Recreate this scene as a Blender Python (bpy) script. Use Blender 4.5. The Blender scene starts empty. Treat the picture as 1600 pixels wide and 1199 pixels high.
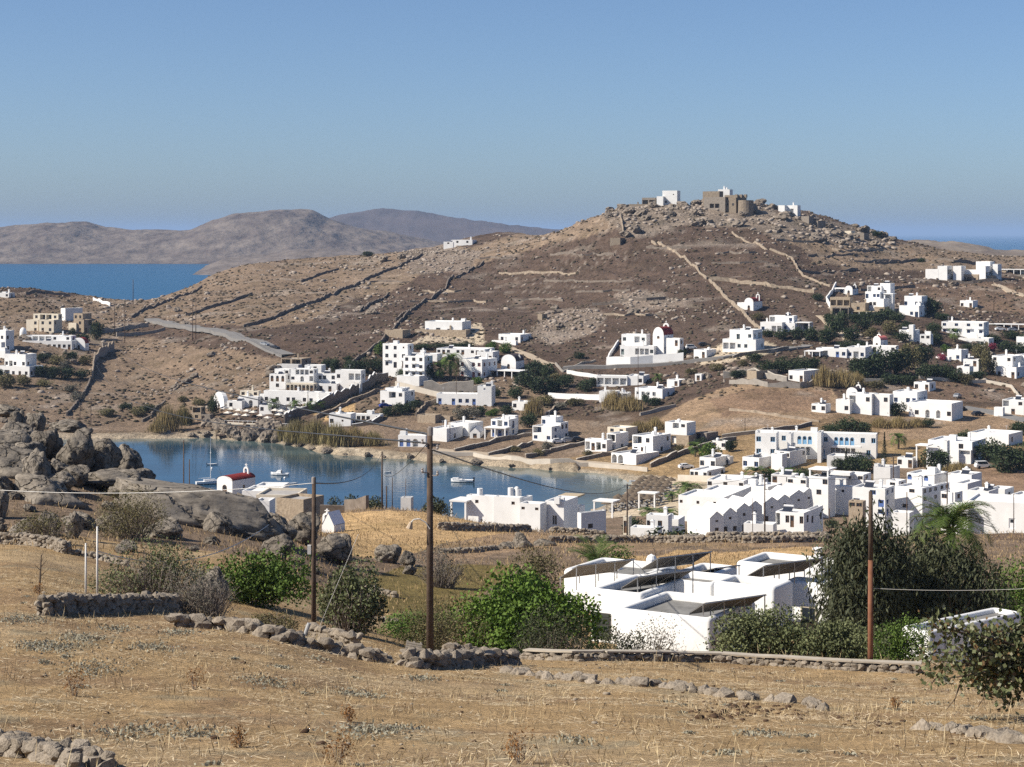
import bpy, bmesh, math, random
import numpy as np
from mathutils import Vector, Matrix
R = math.radians
S = bpy.context.scene
COL = S.collection
F, H, HV, CU = 2986.0, 66.0, 365.0, 800.0     # focal length in photo pixels, eye height over the sea, horizon row, centre column

# ---------------------------------------------------------------- camera, sky, sun, exposure
cam = bpy.data.cameras.new('camera'); camo = bpy.data.objects.new('camera', cam); COL.objects.link(camo)
camo.location = (0, 0, H); camo.rotation_euler = (R(90), 0, 0)
cam.sensor_width = 36; cam.lens = 36 * F / 1600; cam.shift_y = -(599.5 - HV) / 1600
cam.clip_start = 0.5; cam.clip_end = 150000
S.camera = camo
SUN_EL, SUN_AZ = 40.0, 104.0                   # azimuth measured from +Y (away from the camera) towards -X (left)
sun_dir = Vector((-math.sin(R(SUN_AZ)) * math.cos(R(SUN_EL)), math.cos(R(SUN_AZ)) * math.cos(R(SUN_EL)), math.sin(R(SUN_EL))))
W = bpy.data.worlds.new('World'); S.world = W; W.use_nodes = True
wn = W.node_tree.nodes; wl = W.node_tree.links
bg = wn['Background']; bg.inputs['Strength'].default_value = 0.083
sky = wn.new('ShaderNodeTexSky'); sky.sky_type = 'NISHITA'; sky.sun_disc = False
sky.sun_elevation = R(SUN_EL); sky.sun_rotation = -R(SUN_AZ)
sky.altitude = 0; sky.air_density = 0.70; sky.dust_density = 0.85; sky.ozone_density = 5.6
wl.new(sky.outputs[0], bg.inputs[0])
sl = bpy.data.lights.new('sun', 'SUN'); sl.energy = 5.0; sl.angle = R(0.5); sl.color = (1.0, 0.925, 0.80)
so = bpy.data.objects.new('sun', sl); COL.objects.link(so); so.rotation_mode = 'QUATERNION'
so.rotation_quaternion = sun_dir.to_track_quat('Z', 'Y'); so.location = (0, 0, 300)
S.view_settings.view_transform = 'Standard'; S.view_settings.look = 'None'
S.view_settings.exposure = 0.52; S.view_settings.gamma = 1.0
try: S.view_settings.use_curve_mapping = False
except Exception: pass
try:
    S.cycles.max_bounces = 5; S.cycles.diffuse_bounces = 2; S.cycles.glossy_bounces = 2
    S.cycles.transmission_bounces = 2; S.cycles.volume_bounces = 0; S.cycles.transparent_max_bounces = 6
    S.cycles.use_adaptive_sampling = True; S.cycles.adaptive_threshold = 0.006
    S.cycles.use_denoising = False
except Exception: pass
HAZE_DENSITY = 0.00005
HAZE_COLOR = (0.42, 0.61, 0.93)

# ---------------------------------------------------------------- noise
def _hash(ix, iy, seed):
    n = (ix.astype(np.int64) * 374761393 + iy.astype(np.int64) * 668265263 + seed * 1442695041) & 0x7fffffff
    n = ((n ^ (n >> 13)) * 1274126177) & 0x7fffffff
    n = n ^ (n >> 16)
    return (n & 0xffff) / 65535.0
def vnoise(x, y, seed=0):
    x = np.asarray(x, float); y = np.asarray(y, float)
    ix = np.floor(x); iy = np.floor(y); fx = x - ix; fy = y - iy
    fx = fx * fx * (3 - 2 * fx); fy = fy * fy * (3 - 2 * fy)
    a = _hash(ix, iy, seed); b = _hash(ix + 1, iy, seed); c = _hash(ix, iy + 1, seed); d = _hash(ix + 1, iy + 1, seed)
    return (a * (1 - fx) + b * fx) * (1 - fy) + (c * (1 - fx) + d * fx) * fy - 0.5
def fbm(x, y, octv=4, seed=0):
    s = 0; a = 1.0
    for k in range(octv):
        s = s + a * vnoise(np.asarray(x) * 2 ** k + 17.3 * k, np.asarray(y) * 2 ** k - 9.1 * k, seed + k); a *= 0.5
    return s
def sstep(a, b, x):
    t = np.clip((x - a) / (b - a), 0, 1); return t * t * (3 - 2 * t)
def pchip(xs, ys, xq):
    xs = np.asarray(xs, float); ys = np.asarray(ys, float)
    h = np.diff(xs); dl = np.diff(ys) / h; m = np.zeros(len(xs))
    for i in range(1, len(xs) - 1):
        if dl[i - 1] * dl[i] > 0:
            w1 = 2 * h[i] + h[i - 1]; w2 = h[i] + 2 * h[i - 1]
            m[i] = (w1 + w2) / (w1 / dl[i - 1] + w2 / dl[i])
    m[0] = dl[0]; m[-1] = dl[-1]
    k = np.clip(np.searchsorted(xs, xq) - 1, 0, len(xs) - 2)
    t = (np.clip(xq, xs[0], xs[-1]) - xs[k]) / h[k]
    return ((1 + 2 * t) * (1 - t) ** 2 * ys[k] + t * (1 - t) ** 2 * h[k] * m[k] + t * t * (3 - 2 * t) * ys[k + 1] + t * t * (t - 1) * h[k] * m[k + 1])

# ---------------------------------------------------------------- the lie of the land: heights (z) along bearings; bearings are given by the photo column they fall on
def zz(v, Y): return H - (v - HV) / F * Y
NEAR = [(0, 64.4, 0), (10, 62.2, 0), (20, 59.9, 0)]
BEAR = {
 0:    [(30,1199),(62,952),(100,852),(118,828),(134,775),(150,706),(162,676),(172,690),(200,800),(220,35.,0),(330,12.,0),(420,1.,0),(600,.6,0),(680,620),(720,590),(780,540),(850,500),(960,458),(990,453),(1080,30.,0),(1250,-4.,0),(2000,-8.,0)],
 200:  [(30,1199),(62,976),(80,932),(100,880),(122,842),(140,790),(155,752),(168,748),(220,32.,0),(330,10.,0),(420,1.,0),(610,.8,0),(640,668),(670,640),(730,600),(800,550),(860,510),(930,478),(965,469),(1060,26.,0),(1220,-4.,0),(2000,-8.,0)],
 400:  [(30,1199),(66,988),(82,968),(110,892),(140,842),(165,805),(200,34.5,0),(260,26.,0),(350,778),(390,13.,0),(430,2.,0),(600,.8,0),(618,677),(640,655),(680,612),(720,572),(760,533),(850,490),(1000,440),(1090,413),(1110,411),(1300,22.,0),(1550,-4.,0),(2000,-8.,0)],
 600:  [(30,1199),(63,1038),(70,1024),(82,1006),(100,980),(115,955),(135,912),(160,872),(190,842),(215,818),(240,797),(262,27.5,0),(300,15.,0),(360,6.,0),(425,.6,0),(560,.8,0),(575,700),(600,680),(630,650),(660,620),(700,585),(730,555),(780,520),(870,478),(1000,430),(1100,399),(1125,395),(1400,20.,0),(1700,-4.,0),(2000,-8.,0)],
 800:  [(30,1199),(66,1046),(74,1031),(82,46.8,0),(90,45.2,0),(100,44.,0),(120,42.,0),(150,902),(170,870),(200,846),(225,828),(240,29.,0),(260,25.,0),(300,17.,0),(340,12.,0),(380,8.,0),(420,3.,0),(450,.6,0),(540,.8,0),(550,722),(565,708),(590,680),(620,655),(650,630),(680,600),(710,575),(740,550),(780,520),(850,480),(950,430),(1060,384),(1120,369),(1140,367),(1400,35.,0),(1700,-4.,0),(2000,-8.,0)],
 1000: [(30,1199),(66,1050),(80,1023),(86,46.2,0),(95,43.5,0),(110,43.,0),(130,42.,0),(150,892),(165,876),(185,858),(205,846),(218,840),(240,27.,0),(300,15.,0),(350,8.,0),(400,5.,0),(440,2.,0),(470,1.,0),(500,1.,0),(520,735),(540,715),(570,688),(600,660),(640,625),(680,590),(700,565),(730,540),(780,500),(850,450),(930,390),(980,345),(1000,328),(1025,321),(1150,60.,0),(1400,30.,0),(1700,-4.,0),(2000,-8.,0)],
 1200: [(30,1199),(66,1058),(80,1027),(87,45.8,0),(95,43.5,0),(110,43.,0),(130,42.,0),(150,892),(170,870),(190,855),(210,842),(222,838),(240,27.,0),(300,14.,0),(350,8.,0),(385,6.,0),(440,4.,0),(490,745),(520,715),(550,685),(580,650),(610,620),(650,585),(680,560),(720,530),(780,490),(850,440),(920,390),(970,350),(1000,332),(1020,324),(1150,62.,0),(1400,35.,0),(1700,-4.,0),(2000,-8.,0)],
 1400: [(30,1199),(66,1066),(80,1036),(88,45.2,0),(95,43.5,0),(110,43.,0),(130,41.6,0),(150,895),(170,872),(190,854),(210,841),(222,837),(240,27.,0),(300,14.,0),(350,8.,0),(385,6.5,0),(440,5.,0),(490,5.5,0),(520,705),(560,670),(590,645),(640,600),(680,565),(720,535),(760,505),(820,470),(900,430),(980,395),(1020,378),(1035,376),(1150,50.,0),(1400,30.,0),(1700,12.,0),(2000,5.,0)],
 1600: [(30,1199),(66,1066),(80,1042),(90,45.5,0),(95,43.8,0),(110,43.,0),(130,41.2,0),(150,892),(180,860),(200,842),(213,834),(240,27.,0),(300,15.,0),(350,9.,0),(400,8.,0),(440,7.,0),(490,8.,0),(540,8.,0),(580,660),(620,630),(660,600),(700,570),(740,540),(780,515),(840,475),(900,440),(980,413),(1050,402),(1080,400),(1200,44.,0),(1400,24.,0),(1700,12.,0),(2000,5.,0)],
}
BEAR[-900] = BEAR[-250] = BEAR[0]; BEAR[1850] = BEAR[2700] = BEAR[1600]
UC = np.array(sorted(BEAR))
YG = np.concatenate([np.linspace(0, 24, 13), 25 * np.exp(np.arange(0, 740) * 0.006)]); YG = YG[YG < 2000]
UG = np.arange(-900, 2701, 12.5)
_cols = []
for u in UC:
    k = NEAR + [(p[0], p[1] if len(p) == 3 else zz(p[1], p[0])) + (0,) for p in BEAR[u]]
    _cols.append(pchip([p[0] for p in k], [p[1] for p in k], YG))
_cols = np.array(_cols)
TAB = np.array([pchip(UC, _cols[:, j], UG) for j in range(len(YG))])      # [Y, u]
def table(x, y):
    x = np.asarray(x, float); y = np.asarray(y, float)
    u = CU + F * x / np.maximum(y, 25.0)
    fu = np.clip((u - UG[0]) / 12.5, 0, len(UG) - 1.001); iu = fu.astype(int); fu = fu - iu
    yy = np.clip(y, 0, YG[-1] - .01); iy = np.clip(np.searchsorted(YG, yy, side='right') - 1, 0, len(YG) - 2)
    fy = (yy - YG[iy]) / (YG[iy + 1] - YG[iy])
    return (TAB[iy, iu] * (1 - fu) + TAB[iy, iu + 1] * fu) * (1 - fy) + (TAB[iy + 1, iu] * (1 - fu) + TAB[iy + 1, iu + 1] * fu) * fy
# outline of the bay on the water plane
def onsea(u, v): Y = H * F / (v - HV); return ((u - CU) / F * Y, Y)
BAY = np.array([onsea(*p) for p in [(-700,686),(-200,686),(100,687),(230,686),(285,686),(330,684),(352,687),(395,690),(440,694),(470,699),(500,709),(522,712),(560,712),(600,716),(640,718),(680,722),(720,724),(760,729),(815,731),(870,736),(925,740),(962,745),(986,752),(984,764),(970,776),(952,787),(935,796),(912,806),(860,812),(800,816),(720,816),(640,816),(560,814),(480,806),(420,800),(360,792),(250,790),(100,790),(-200,792),(-700,800)]])
def bay_dist(x, y):
    x = np.asarray(x, float); y = np.asarray(y, float)
    d = np.full(x.shape, 1e9); ins = np.zeros(x.shape, bool); n = len(BAY)
    for i in range(n):
        ax, ay = BAY[i]; bx, by = BAY[(i + 1) % n]
        ex, ey = bx - ax, by - ay; t = np.clip(((x - ax) * ex + (y - ay) * ey) / (ex * ex + ey * ey), 0, 1)
        d = np.minimum(d, np.hypot(x - ax - t * ex, y - ay - t * ey))
        c = ((ay > y) != (by > y)); xi = (bx - ax) * (y - ay) / ((by - ay) if by != ay else 1e-9) + ax
        ins ^= c & (x < xi)
    return np.where(ins, -d, d)
def hgt(x, y):
    x = np.asarray(x, float); y = np.asarray(y, float); shp = np.broadcast(x, y).shape
    x = np.broadcast_to(x, shp).ravel(); y = np.broadcast_to(y, shp).ravel()
    z = table(x, y)
    far = sstep(560, 760, y)
    z = z + fbm(x / 9., y / 9., 4, 3) * 0.22 * sstep(20, 60, y) + fbm(x / 2.2, y / 2.2, 3, 7) * 0.07
    z = z + fbm(x / 60., y / 60., 4, 11) * 3.0 * far * sstep(1.5, 14, z) + fbm(x / 14., y / 14., 4, 13) * 1.1 * far
    tr = (np.mod(z * 0.33 + fbm(x / 90., y / 90., 2, 41) * 2.2, 1.0) - .5)                       # old cultivation terraces
    z = z + tr * 1.5 * sstep(800, 880, y) * sstep(-0.15, .25, fbm(x / 120., y / 120., 2, 43) + .1)
    m = (y > 380) & (y < 720)
    if m.any():
        d = bay_dist(x[m], y[m]); zm = z[m]
        wob = fbm(x[m] / 6., y[m] / 6., 3, 5)
        dd = d + wob * 3.0
        beach = ((x[m] > 18) & (y[m] < 560)) | (y[m] < 500)
        bank = np.where(beach, 0.12 + 0.05 * np.maximum(dd, 0), 0.2 + 0.5 * np.maximum(dd, 0))
        out = bank + (np.maximum(zm, .5) - bank) * sstep(0, np.where(beach, 26., 9.), np.maximum(dd, 0))
        z[m] = np.where(dd < 0, np.maximum(-2.6, dd * .25), out)
    return z.reshape(shp)
_YS = np.concatenate([np.arange(12, 130, .1), np.arange(130, 460, .4), np.arange(460, 1200, .8)])
def at(u, v, y0=12., y1=1200.):
    """first point where the line of sight through photo position (u, v) meets the land between distances y0 and y1"""
    ys = _YS[(_YS >= y0) & (_YS <= y1)]
    xs = (u - CU) / F * ys; d = hgt(xs, ys) - (H - (v - HV) / F * ys)
    k = np.nonzero(d > 0)[0]
    if len(k) == 0: i = int(np.argmax(d)); y = ys[i]
    elif k[0] == 0: y = ys[0]
    else:
        i = k[0]; t = d[i - 1] / (d[i - 1] - d[i]); y = ys[i - 1] + t * (ys[i] - ys[i - 1])
    return Vector(((u - CU) / F * y, y, float(hgt((u - CU) / F * y, y))))
def gnd(u, Y):
    x = (u - CU) / F * Y; return Vector((x, Y, float(hgt(x, Y))))
def pt(u, v, Y): return Vector(((u - CU) / F * Y, Y, zz(v, Y)))

# ---------------------------------------------------------------- materials
def mat(name, col, rough=.9, spec=.2, var=.0, scale=1., bump=0., bscale=None, col2=None, detail=6, metal=0., attr=None, objvar=0., trans=0.):
    m = bpy.data.materials.get(name)
    if m: return m
    m = bpy.data.materials.new(name); m.use_nodes = True
    n = m.node_tree.nodes; l = m.node_tree.links; b = n['Principled BSDF']
    b.inputs['Roughness'].default_value = rough; b.inputs['Specular IOR Level'].default_value = spec; b.inputs['Metallic'].default_value = metal
    b.inputs['Base Color'].default_value = (*col, 1)
    tc = n.new('ShaderNodeTexCoord'); out = None
    if attr:
        a = n.new('ShaderNodeAttribute'); a.attribute_name = attr; out = a.outputs['Color']
    if var or col2:
        nz = n.new('ShaderNodeTexNoise'); nz.inputs['Scale'].default_value = scale; nz.inputs['Detail'].default_value = detail; nz.inputs['Roughness'].default_value = .62
        l.new(tc.outputs['Object'], nz.inputs['Vector'])
        mr = n.new('ShaderNodeMapRange'); mr.inputs[1].default_value = .3; mr.inputs[2].default_value = .7
        l.new(nz.outputs['Fac'], mr.inputs[0])
        if col2:
            mx = n.new('ShaderNodeMix'); mx.data_type = 'RGBA'
            l.new(mr.outputs[0], mx.inputs[0])
            if out: l.new(out, mx.inputs[6])
            else: mx.inputs[6].default_value = (*col, 1)
            mx.inputs[7].default_value = (*col2, 1); out = mx.outputs[2]
        else:
            mr.inputs[3].default_value = 1 - var; mr.inputs[4].default_value = 1 + var
            mx = n.new('ShaderNodeMix'); mx.data_type = 'RGBA'; mx.blend_type = 'MULTIPLY'; mx.inputs[0].default_value = 1
            if out: l.new(out, mx.inputs[6])
            else: mx.inputs[6].default_value = (*col, 1)
            l.new(mr.outputs[0], mx.inputs[7]); out = mx.outputs[2]
    if objvar:
        oi = n.new('ShaderNodeObjectInfo'); mr2 = n.new('ShaderNodeMapRange'); mr2.inputs[3].default_value = 1 - objvar; mr2.inputs[4].default_value = 1 + objvar
        l.new(oi.outputs['Random'], mr2.inputs[0])
        mx = n.new('ShaderNodeMix'); mx.data_type = 'RGBA'; mx.blend_type = 'MULTIPLY'; mx.inputs[0].default_value = 1
        if out: l.new(out, mx.inputs[6])
        else: mx.inputs[6].default_value = (*col, 1)
        l.new(mr2.outputs[0], mx.inputs[7]); out = mx.outputs[2]
    if out: l.new(out, b.inputs['Base Color'])
    if bump:
        nb = n.new('ShaderNodeTexNoise'); nb.inputs['Scale'].default_value = bscale or scale * 3; nb.inputs['Detail'].default_value = 5
        l.new(tc.outputs['Object'], nb.inputs['Vector'])
        bp = n.new('ShaderNodeBump'); bp.inputs['Strength'].default_value = 1; bp.inputs['Distance'].default_value = bump
        l.new(nb.outputs['Fac'], bp.inputs['Height']); l.new(bp.outputs[0], b.inputs['Normal'])
    if trans:
        b.inputs['Subsurface Weight'].default_value = 0
        td = n.new('ShaderNodeBsdfTranslucent'); ms = n.new('ShaderNodeMixShader'); ms.inputs[0].default_value = trans
        if out: l.new(out, td.inputs[0])
        else: td.inputs[0].default_value = (*col, 1)
        l.new(b.outputs[0], ms.inputs[1]); l.new(td.outputs[0], ms.inputs[2]); l.new(ms.outputs[0], n['Material Output'].inputs[0])
    return m

# ---------------------------------------------------------------- object helpers
class MB:
    """collects faces; build() links them as one mesh object"""
    def __init__(s): s.v = []; s.f = []; s.m = []; s.k = 0
    def poly(s, pts, m=None):
        i = len(s.v); s.v += [tuple(p) for p in pts]; s.f.append(tuple(range(i, i + len(pts)))); s.m.append(s.k if m is None else m)
    def raw(s, vs, fs, m=None):
        i = len(s.v); s.v += [tuple(p) for p in vs]; s.f += [tuple(i + q for q in f) for f in fs]; s.m += [s.k if m is None else m] * len(fs)
    def box(s, x0, x1, y0, y1, z0, z1, m=None):
        vs = [(x0,y0,z0),(x1,y0,z0),(x1,y1,z0),(x0,y1,z0),(x0,y0,z1),(x1,y0,z1),(x1,y1,z1),(x0,y1,z1)]
        s.raw(vs, [(0,3,2,1),(4,5,6,7),(0,1,5,4),(1,2,6,5),(2,3,7,6),(3,0,4,7)], m)
    def bar(s, a, b, r0, r1=None, n=6, m=None, cap=True):
        a = Vector(a); b = Vector(b); r1 = r0 if r1 is None else r1
        d = (b - a); q = d.to_track_quat('Z', 'Y') if d.length > 1e-9 else None
        if q is None: return
        vs = []
        for p, r in ((a, r0), (b, r1)):
            for i in range(n):
                t = 2 * math.pi * i / n; vs.append(p + q @ Vector((r * math.cos(t), r * math.sin(t), 0)))
        fs = [(i, (i + 1) % n, n + (i + 1) % n, n + i) for i in range(n)]
        if cap: fs += [tuple(range(n))[::-1], tuple(range(n, 2 * n))]
        s.raw(vs, fs, m)
    def path(s, pts, r, n=5, m=None):
        for i in range(len(pts) - 1):
            ra = r[i] if hasattr(r, '__len__') else r; rb = r[i + 1] if hasattr(r, '__len__') else r
            s.bar(pts[i], pts[i + 1], ra, rb, n, m, cap=True)
    def lathe(s, prof, cx=0, cy=0, n=12, m=None, a0=0, a1=2 * math.pi):
        full = abs(a1 - a0 - 2 * math.pi) < 1e-6; k = n if full else n + 1; vs = []
        for r, z in prof:
            for i in range(k):
                t = a0 + (a1 - a0) * i / n; vs.append((cx + r * math.cos(t), cy + r * math.sin(t), z))
        fs = []
        for j in range(len(prof) - 1):
            for i in range(n):
                i2 = (i + 1) % k if full else i + 1
                fs.append((j * k + i, j * k + i2, (j + 1) * k + i2, (j + 1) * k + i))
        s.raw(vs, fs, m)
    def mesh(s, name, mats, smooth=False):
        me = bpy.data.meshes.new(name); me.from_pydata(s.v, [], s.f)
        for q in mats: me.materials.append(q)
        if any(s.m): me.polygons.foreach_set('material_index', np.array(s.m, dtype=np.int32))
        if smooth: me.polygons.foreach_set('use_smooth', np.ones(len(s.f), dtype=bool))
        me.update(); return me
    def build(s, name, mats, parent=None, smooth=False):
        if not isinstance(mats, (list, tuple)): mats = [mats]
        return link(name, s.mesh(name, mats, smooth), parent)
def link(name, me, parent=None, loc=None, rz=None, sc=None, rot=None):
    o = bpy.data.objects.new(name, me); COL.objects.link(o)
    if parent: o.parent = parent
    if loc is not None: o.location = loc
    if rz is not None: o.rotation_euler = (0, 0, rz)
    if rot is not None: o.rotation_euler = rot
    if sc is not None: o.scale = sc if hasattr(sc, '__len__') else (sc, sc, sc)
    return o
def tag(o, label=None, cat=None, group=None, kind=None):
    if label: o['label'] = label
    if cat: o['category'] = cat
    if group: o['group'] = group
    if kind: o['kind'] = kind
    return o
def thing(name, label, cat, loc=(0, 0, 0), rz=0, group=None):
    o = bpy.data.objects.new(name, None); COL.objects.link(o); o.location = loc; o.rotation_euler = (0, 0, rz); o.empty_display_size = .3
    return tag(o, label, cat, group)
def npmesh(name, verts, faces, mats, smooth=False, midx=None):
    """numpy arrays to a mesh; faces is (n,3) or (n,4)"""
    me = bpy.data.meshes.new(name); verts = np.asarray(verts, np.float32); faces = np.asarray(faces, np.int32); k = faces.shape[1]
    me.vertices.add(len(verts)); me.vertices.foreach_set('co', verts.ravel())
    me.loops.add(faces.size); me.loops.foreach_set('vertex_index', faces.ravel())
    me.polygons.add(len(faces)); me.polygons.foreach_set('loop_start', np.arange(0, faces.size, k, dtype=np.int32))
    me.polygons.foreach_set('loop_total', np.full(len(faces), k, dtype=np.int32))
    for q in mats: me.materials.append(q)
    if midx is not None: me.polygons.foreach_set('material_index', np.asarray(midx, np.int32))
    if smooth: me.polygons.foreach_set('use_smooth', np.ones(len(faces), dtype=bool))
    me.update(calc_edges=True); me.validate(); return me
def add_color(me, name, rgb):
    a = me.color_attributes.new(name, 'FLOAT_COLOR', 'POINT')
    c = np.ones((len(rgb), 4), np.float32); c[:, :3] = rgb; a.data.foreach_set('color', c.ravel())
# ---------------------------------------------------------------- ground colours: what grows where
def inpoly(u, v, poly):
    ins = np.zeros(u.shape, bool); n = len(poly)
    for i in range(n):
        ax, ay = poly[i]; bx, by = poly[(i + 1) % n]
        c = ((ay > v) != (by > v)); ins ^= c & (u < (bx - ax) * (v - ay) / ((by - ay) if by != ay else 1e-9) + ax)
    return ins
STRAW = (.325,.222,.115); TAN = (.29,.20,.125); HEATH = (.100,.069,.051); GOLD = (.48,.32,.16); SOIL = (.235,.155,.10)
BUFF = (.205,.148,.102); SAND = (.50,.41,.30); RUST = (.165,.112,.078); ROCKY = (.30,.25,.205); FLANK = (.225,.165,.115); CRAG = (.20,.16,.125); SCREE = (.21,.165,.13); MOSS = (.17,.13,.05); GREEN = (.10,.13,.035)
ZONES = [  # (colour, nearest, farthest, outline in photo positions)
 (BUFF, 560, 1300, [(-400,455),(210,465),(330,415),(560,395),(700,385),(640,420),(470,505),(380,512),(250,500),(150,520),(440,560),(400,640),(300,690),(-400,690)]),
 (FLANK, 560, 1300, [(520,400),(760,380),(980,322),(960,360),(800,400),(660,430),(560,470),(450,500),(560,440)]),
 (CRAG, 900, 1300, [(940,335),(1100,290),(1260,340),(1400,372),(1400,392),(1300,392),(1180,360),(1060,352),(980,372)]),
 (SCREE, 700, 1000, [(820,525),(850,490),(930,482),(950,495),(930,520),(860,545)]),
 (SCREE, 800, 1000, [(960,460),(1010,452),(1060,470),(1100,482),(1060,500),(980,490)]),
 (SCREE, 900, 1250, [(620,395),(700,382),(760,390),(730,425),(640,430)]),
 (FLANK, 880, 1300, [(1240,372),(1320,380),(1420,385),(1620,400),(1620,430),(1480,425),(1330,425),(1270,410)]),
 (RUST, 780, 900, [(1390,445),(1620,450),(1620,495),(1450,490)]),
 (SAND, 600, 800, [(1110,540),(1150,520),(1240,545),(1150,565),(1080,570)]),
 (SAND, 700, 800, [(690,515),(760,500),(765,535),(730,540),(640,536)]),
 (GOLD, 540, 720, [(470,640),(560,600),(640,600),(690,620),(600,668),(520,668)]),
 (BUFF, 540, 720, [(560,600),(840,590),(860,660),(1000,660),(980,700),(840,725),(700,715),(600,700),(560,670)]),
 (TAN, 540, 720, [(1040,640),(1120,605),(1300,595),(1310,650),(1260,665),(1160,672),(1090,675),(1020,660)]),
 (SOIL, 560, 700, [(1100,622),(1200,606),(1300,612),(1290,640),(1120,650)]),
 (RUST, 540, 720, [(1400,600),(1600,590),(1620,640),(1500,630),(1400,620)]),
 (TAN, 520, 700, [(1380,655),(1560,640),(1620,660),(1500,690),(1380,690)]),
 (SOIL, 430, 560, [(1520,730),(1620,730),(1620,770),(1540,765)]),
 (RUST, 200, 225, [(1545,830),(1640,830),(1640,880),(1560,880)]),
 (SAND, 430, 560, [(880,735),(1000,742),(1140,745),(1110,765),(1060,800),(930,830),(930,790),(985,765),(985,750),(900,740)]),
 (SAND, 540, 640, [(480,700),(640,722),(640,712),(520,698)]),
 (GOLD, 155, 262, [(515,855),(525,806),(600,793),(660,796),(760,815),(820,825),(810,835),(700,845),(640,862),(560,870)]),
 (TAN, 150, 240, [(680,850),(830,830),(1000,835),(1290,840),(1290,850),(860,860),(700,875)]),
 (GOLD, 130, 190, [(960,866),(1290,852),(1300,885),(960,890)]),
 (MOSS, 90, 160, [(560,905),(620,885),(730,880),(820,885),(800,900),(720,950),(600,960)]),
 (GREEN, 80, 130, [(585,968),(640,955),(720,955),(700,975),(620,985)]),
 (STRAW, 60, 130, [(-200,850),(160,870),(150,930),(-200,950)]),
 (STRAW, 70, 130, [(300,940),(420,930),(600,1010),(700,1010),(660,1040),(420,1000)]),
]
def zone_colour(x, y, z):
    u = CU + F * x / np.maximum(y, 1); v = HV + F * (H - z) / np.maximum(y, 1)
    ju = fbm(x / (y * .02 + .5), y / (y * .05 + .5), 4, 21); jv = fbm(x / (y * .02 + .5), y / (y * .05 + .5), 4, 25)
    uu = u + ju * 22; vv = v + jv * 9
    c = np.empty((len(x), 3))
    t = sstep(500, 640, y)[:, None]
    c[:] = np.array(STRAW) * (1 - t) + np.array(HEATH) * t
    near = (y < 500) & (y > 118); c[near] = BUFF
    for col, y0, y1, poly in ZONES:
        m = inpoly(uu, vv, poly) & (y > y0) & (y < y1); c[m] = col
    # dung, sage and worn earth in the near field; bleached rock and dark scrub on the hill
    n1 = fbm(x / 3., y / 3., 4, 31); f = (y < 118)
    w = (sstep(.0, .35, n1) * f)[:, None]; c = c * (1 - w * .6) + np.array((.215,.14,.082)) * w * .6; n5 = fbm(x / 9. + 5, y / 9., 4, 39); w = (sstep(.1, .4, n5) * f)[:, None]; c = c * (1 - w * .5) + np.array((.40,.30,.18)) * w * .5
    n2 = fbm(x / 1.7 + 40, y / 1.7, 3, 33); w = (sstep(.25, .5, n2) * f)[:, None]; c = c * (1 - w * .5) + np.array((.24,.215,.15)) * w * .5
    n3 = fbm(x / 16., y / 16., 5, 35); w = (sstep(.22, .5, n3) * (y > 560))[:, None]; c = c * (1 - w * .55) + np.array(ROCKY) * w * .55
    n4 = fbm(x / 7., y / 7., 4, 37); w = (sstep(.1, .45, n4) * (y > 120))[:, None]; c = c * (1 - w * .45) + c * np.array((.55,.58,.5)) * w * .45
    zb = table(x, y); tp = np.mod(zb * 0.33 + fbm(x / 90., y / 90., 2, 41) * 2.2, 1.0)               # stone risers of the old terraces
    w = (sstep(.13, .02, tp) * sstep(800, 880, y) * sstep(-.1, .3, fbm(x / 30., y / 30., 3, 45) + .08))[:, None]; c = c * (1 - w * .7) + np.array(ROCKY) * w * .7
    b = bay_dist(x, y) if len(x) else x
    w = (sstep(9, 1, np.abs(b)) * (y > 380))[:, None]; c = c * (1 - w * .8) + np.array((.36,.30,.22)) * w * .8
    return c
def ground_mat(name, s):
    m = bpy.data.materials.new(name); m.use_nodes = True; n = m.node_tree.nodes; l = m.node_tree.links; b = n['Principled BSDF']
    b.inputs['Roughness'].default_value = .95; b.inputs['Specular IOR Level'].default_value = .1
    a = n.new('ShaderNodeAttribute'); a.attribute_name = 'tint'; tc = n.new('ShaderNodeTexCoord'); out = a.outputs['Color']
    for sc, lo, hi, det in ((1.0 * s, .68, 1.32, 8), (9.0 * s, .58, 1.42, 6)):
        z = n.new('ShaderNodeTexNoise'); z.inputs['Scale'].default_value = sc; z.inputs['Detail'].default_value = det; z.inputs['Roughness'].default_value = .7
        l.new(tc.outputs['Object'], z.inputs['Vector'])
        r = n.new('ShaderNodeMapRange'); r.inputs[1].default_value = .32; r.inputs[2].default_value = .68; r.inputs[3].default_value = lo; r.inputs[4].default_value = hi
        l.new(z.outputs['Fac'], r.inputs[0])
        mx = n.new('ShaderNodeMix'); mx.data_type = 'RGBA'; mx.blend_type = 'MULTIPLY'; mx.inputs[0].default_value = 1
        l.new(out, mx.inputs[6]); l.new(r.outputs[0], mx.inputs[7]); out = mx.outputs[2]
    l.new(out, b.inputs['Base Color'])
    nb = n.new('ShaderNodeTexNoise'); nb.inputs['Scale'].default_value = 5 * s; nb.inputs['Detail'].default_value = 8; nb.inputs['Roughness'].default_value = .7
    l.new(tc.outputs['Object'], nb.inputs['Vector'])
    bp = n.new('ShaderNodeBump'); bp.inputs['Distance'].default_value = .12 / s; bp.inputs['Strength'].default_value = .9
    l.new(nb.outputs['Fac'], bp.inputs['Height']); l.new(bp.outputs[0], b.inputs['Normal'])
    return m
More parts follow.
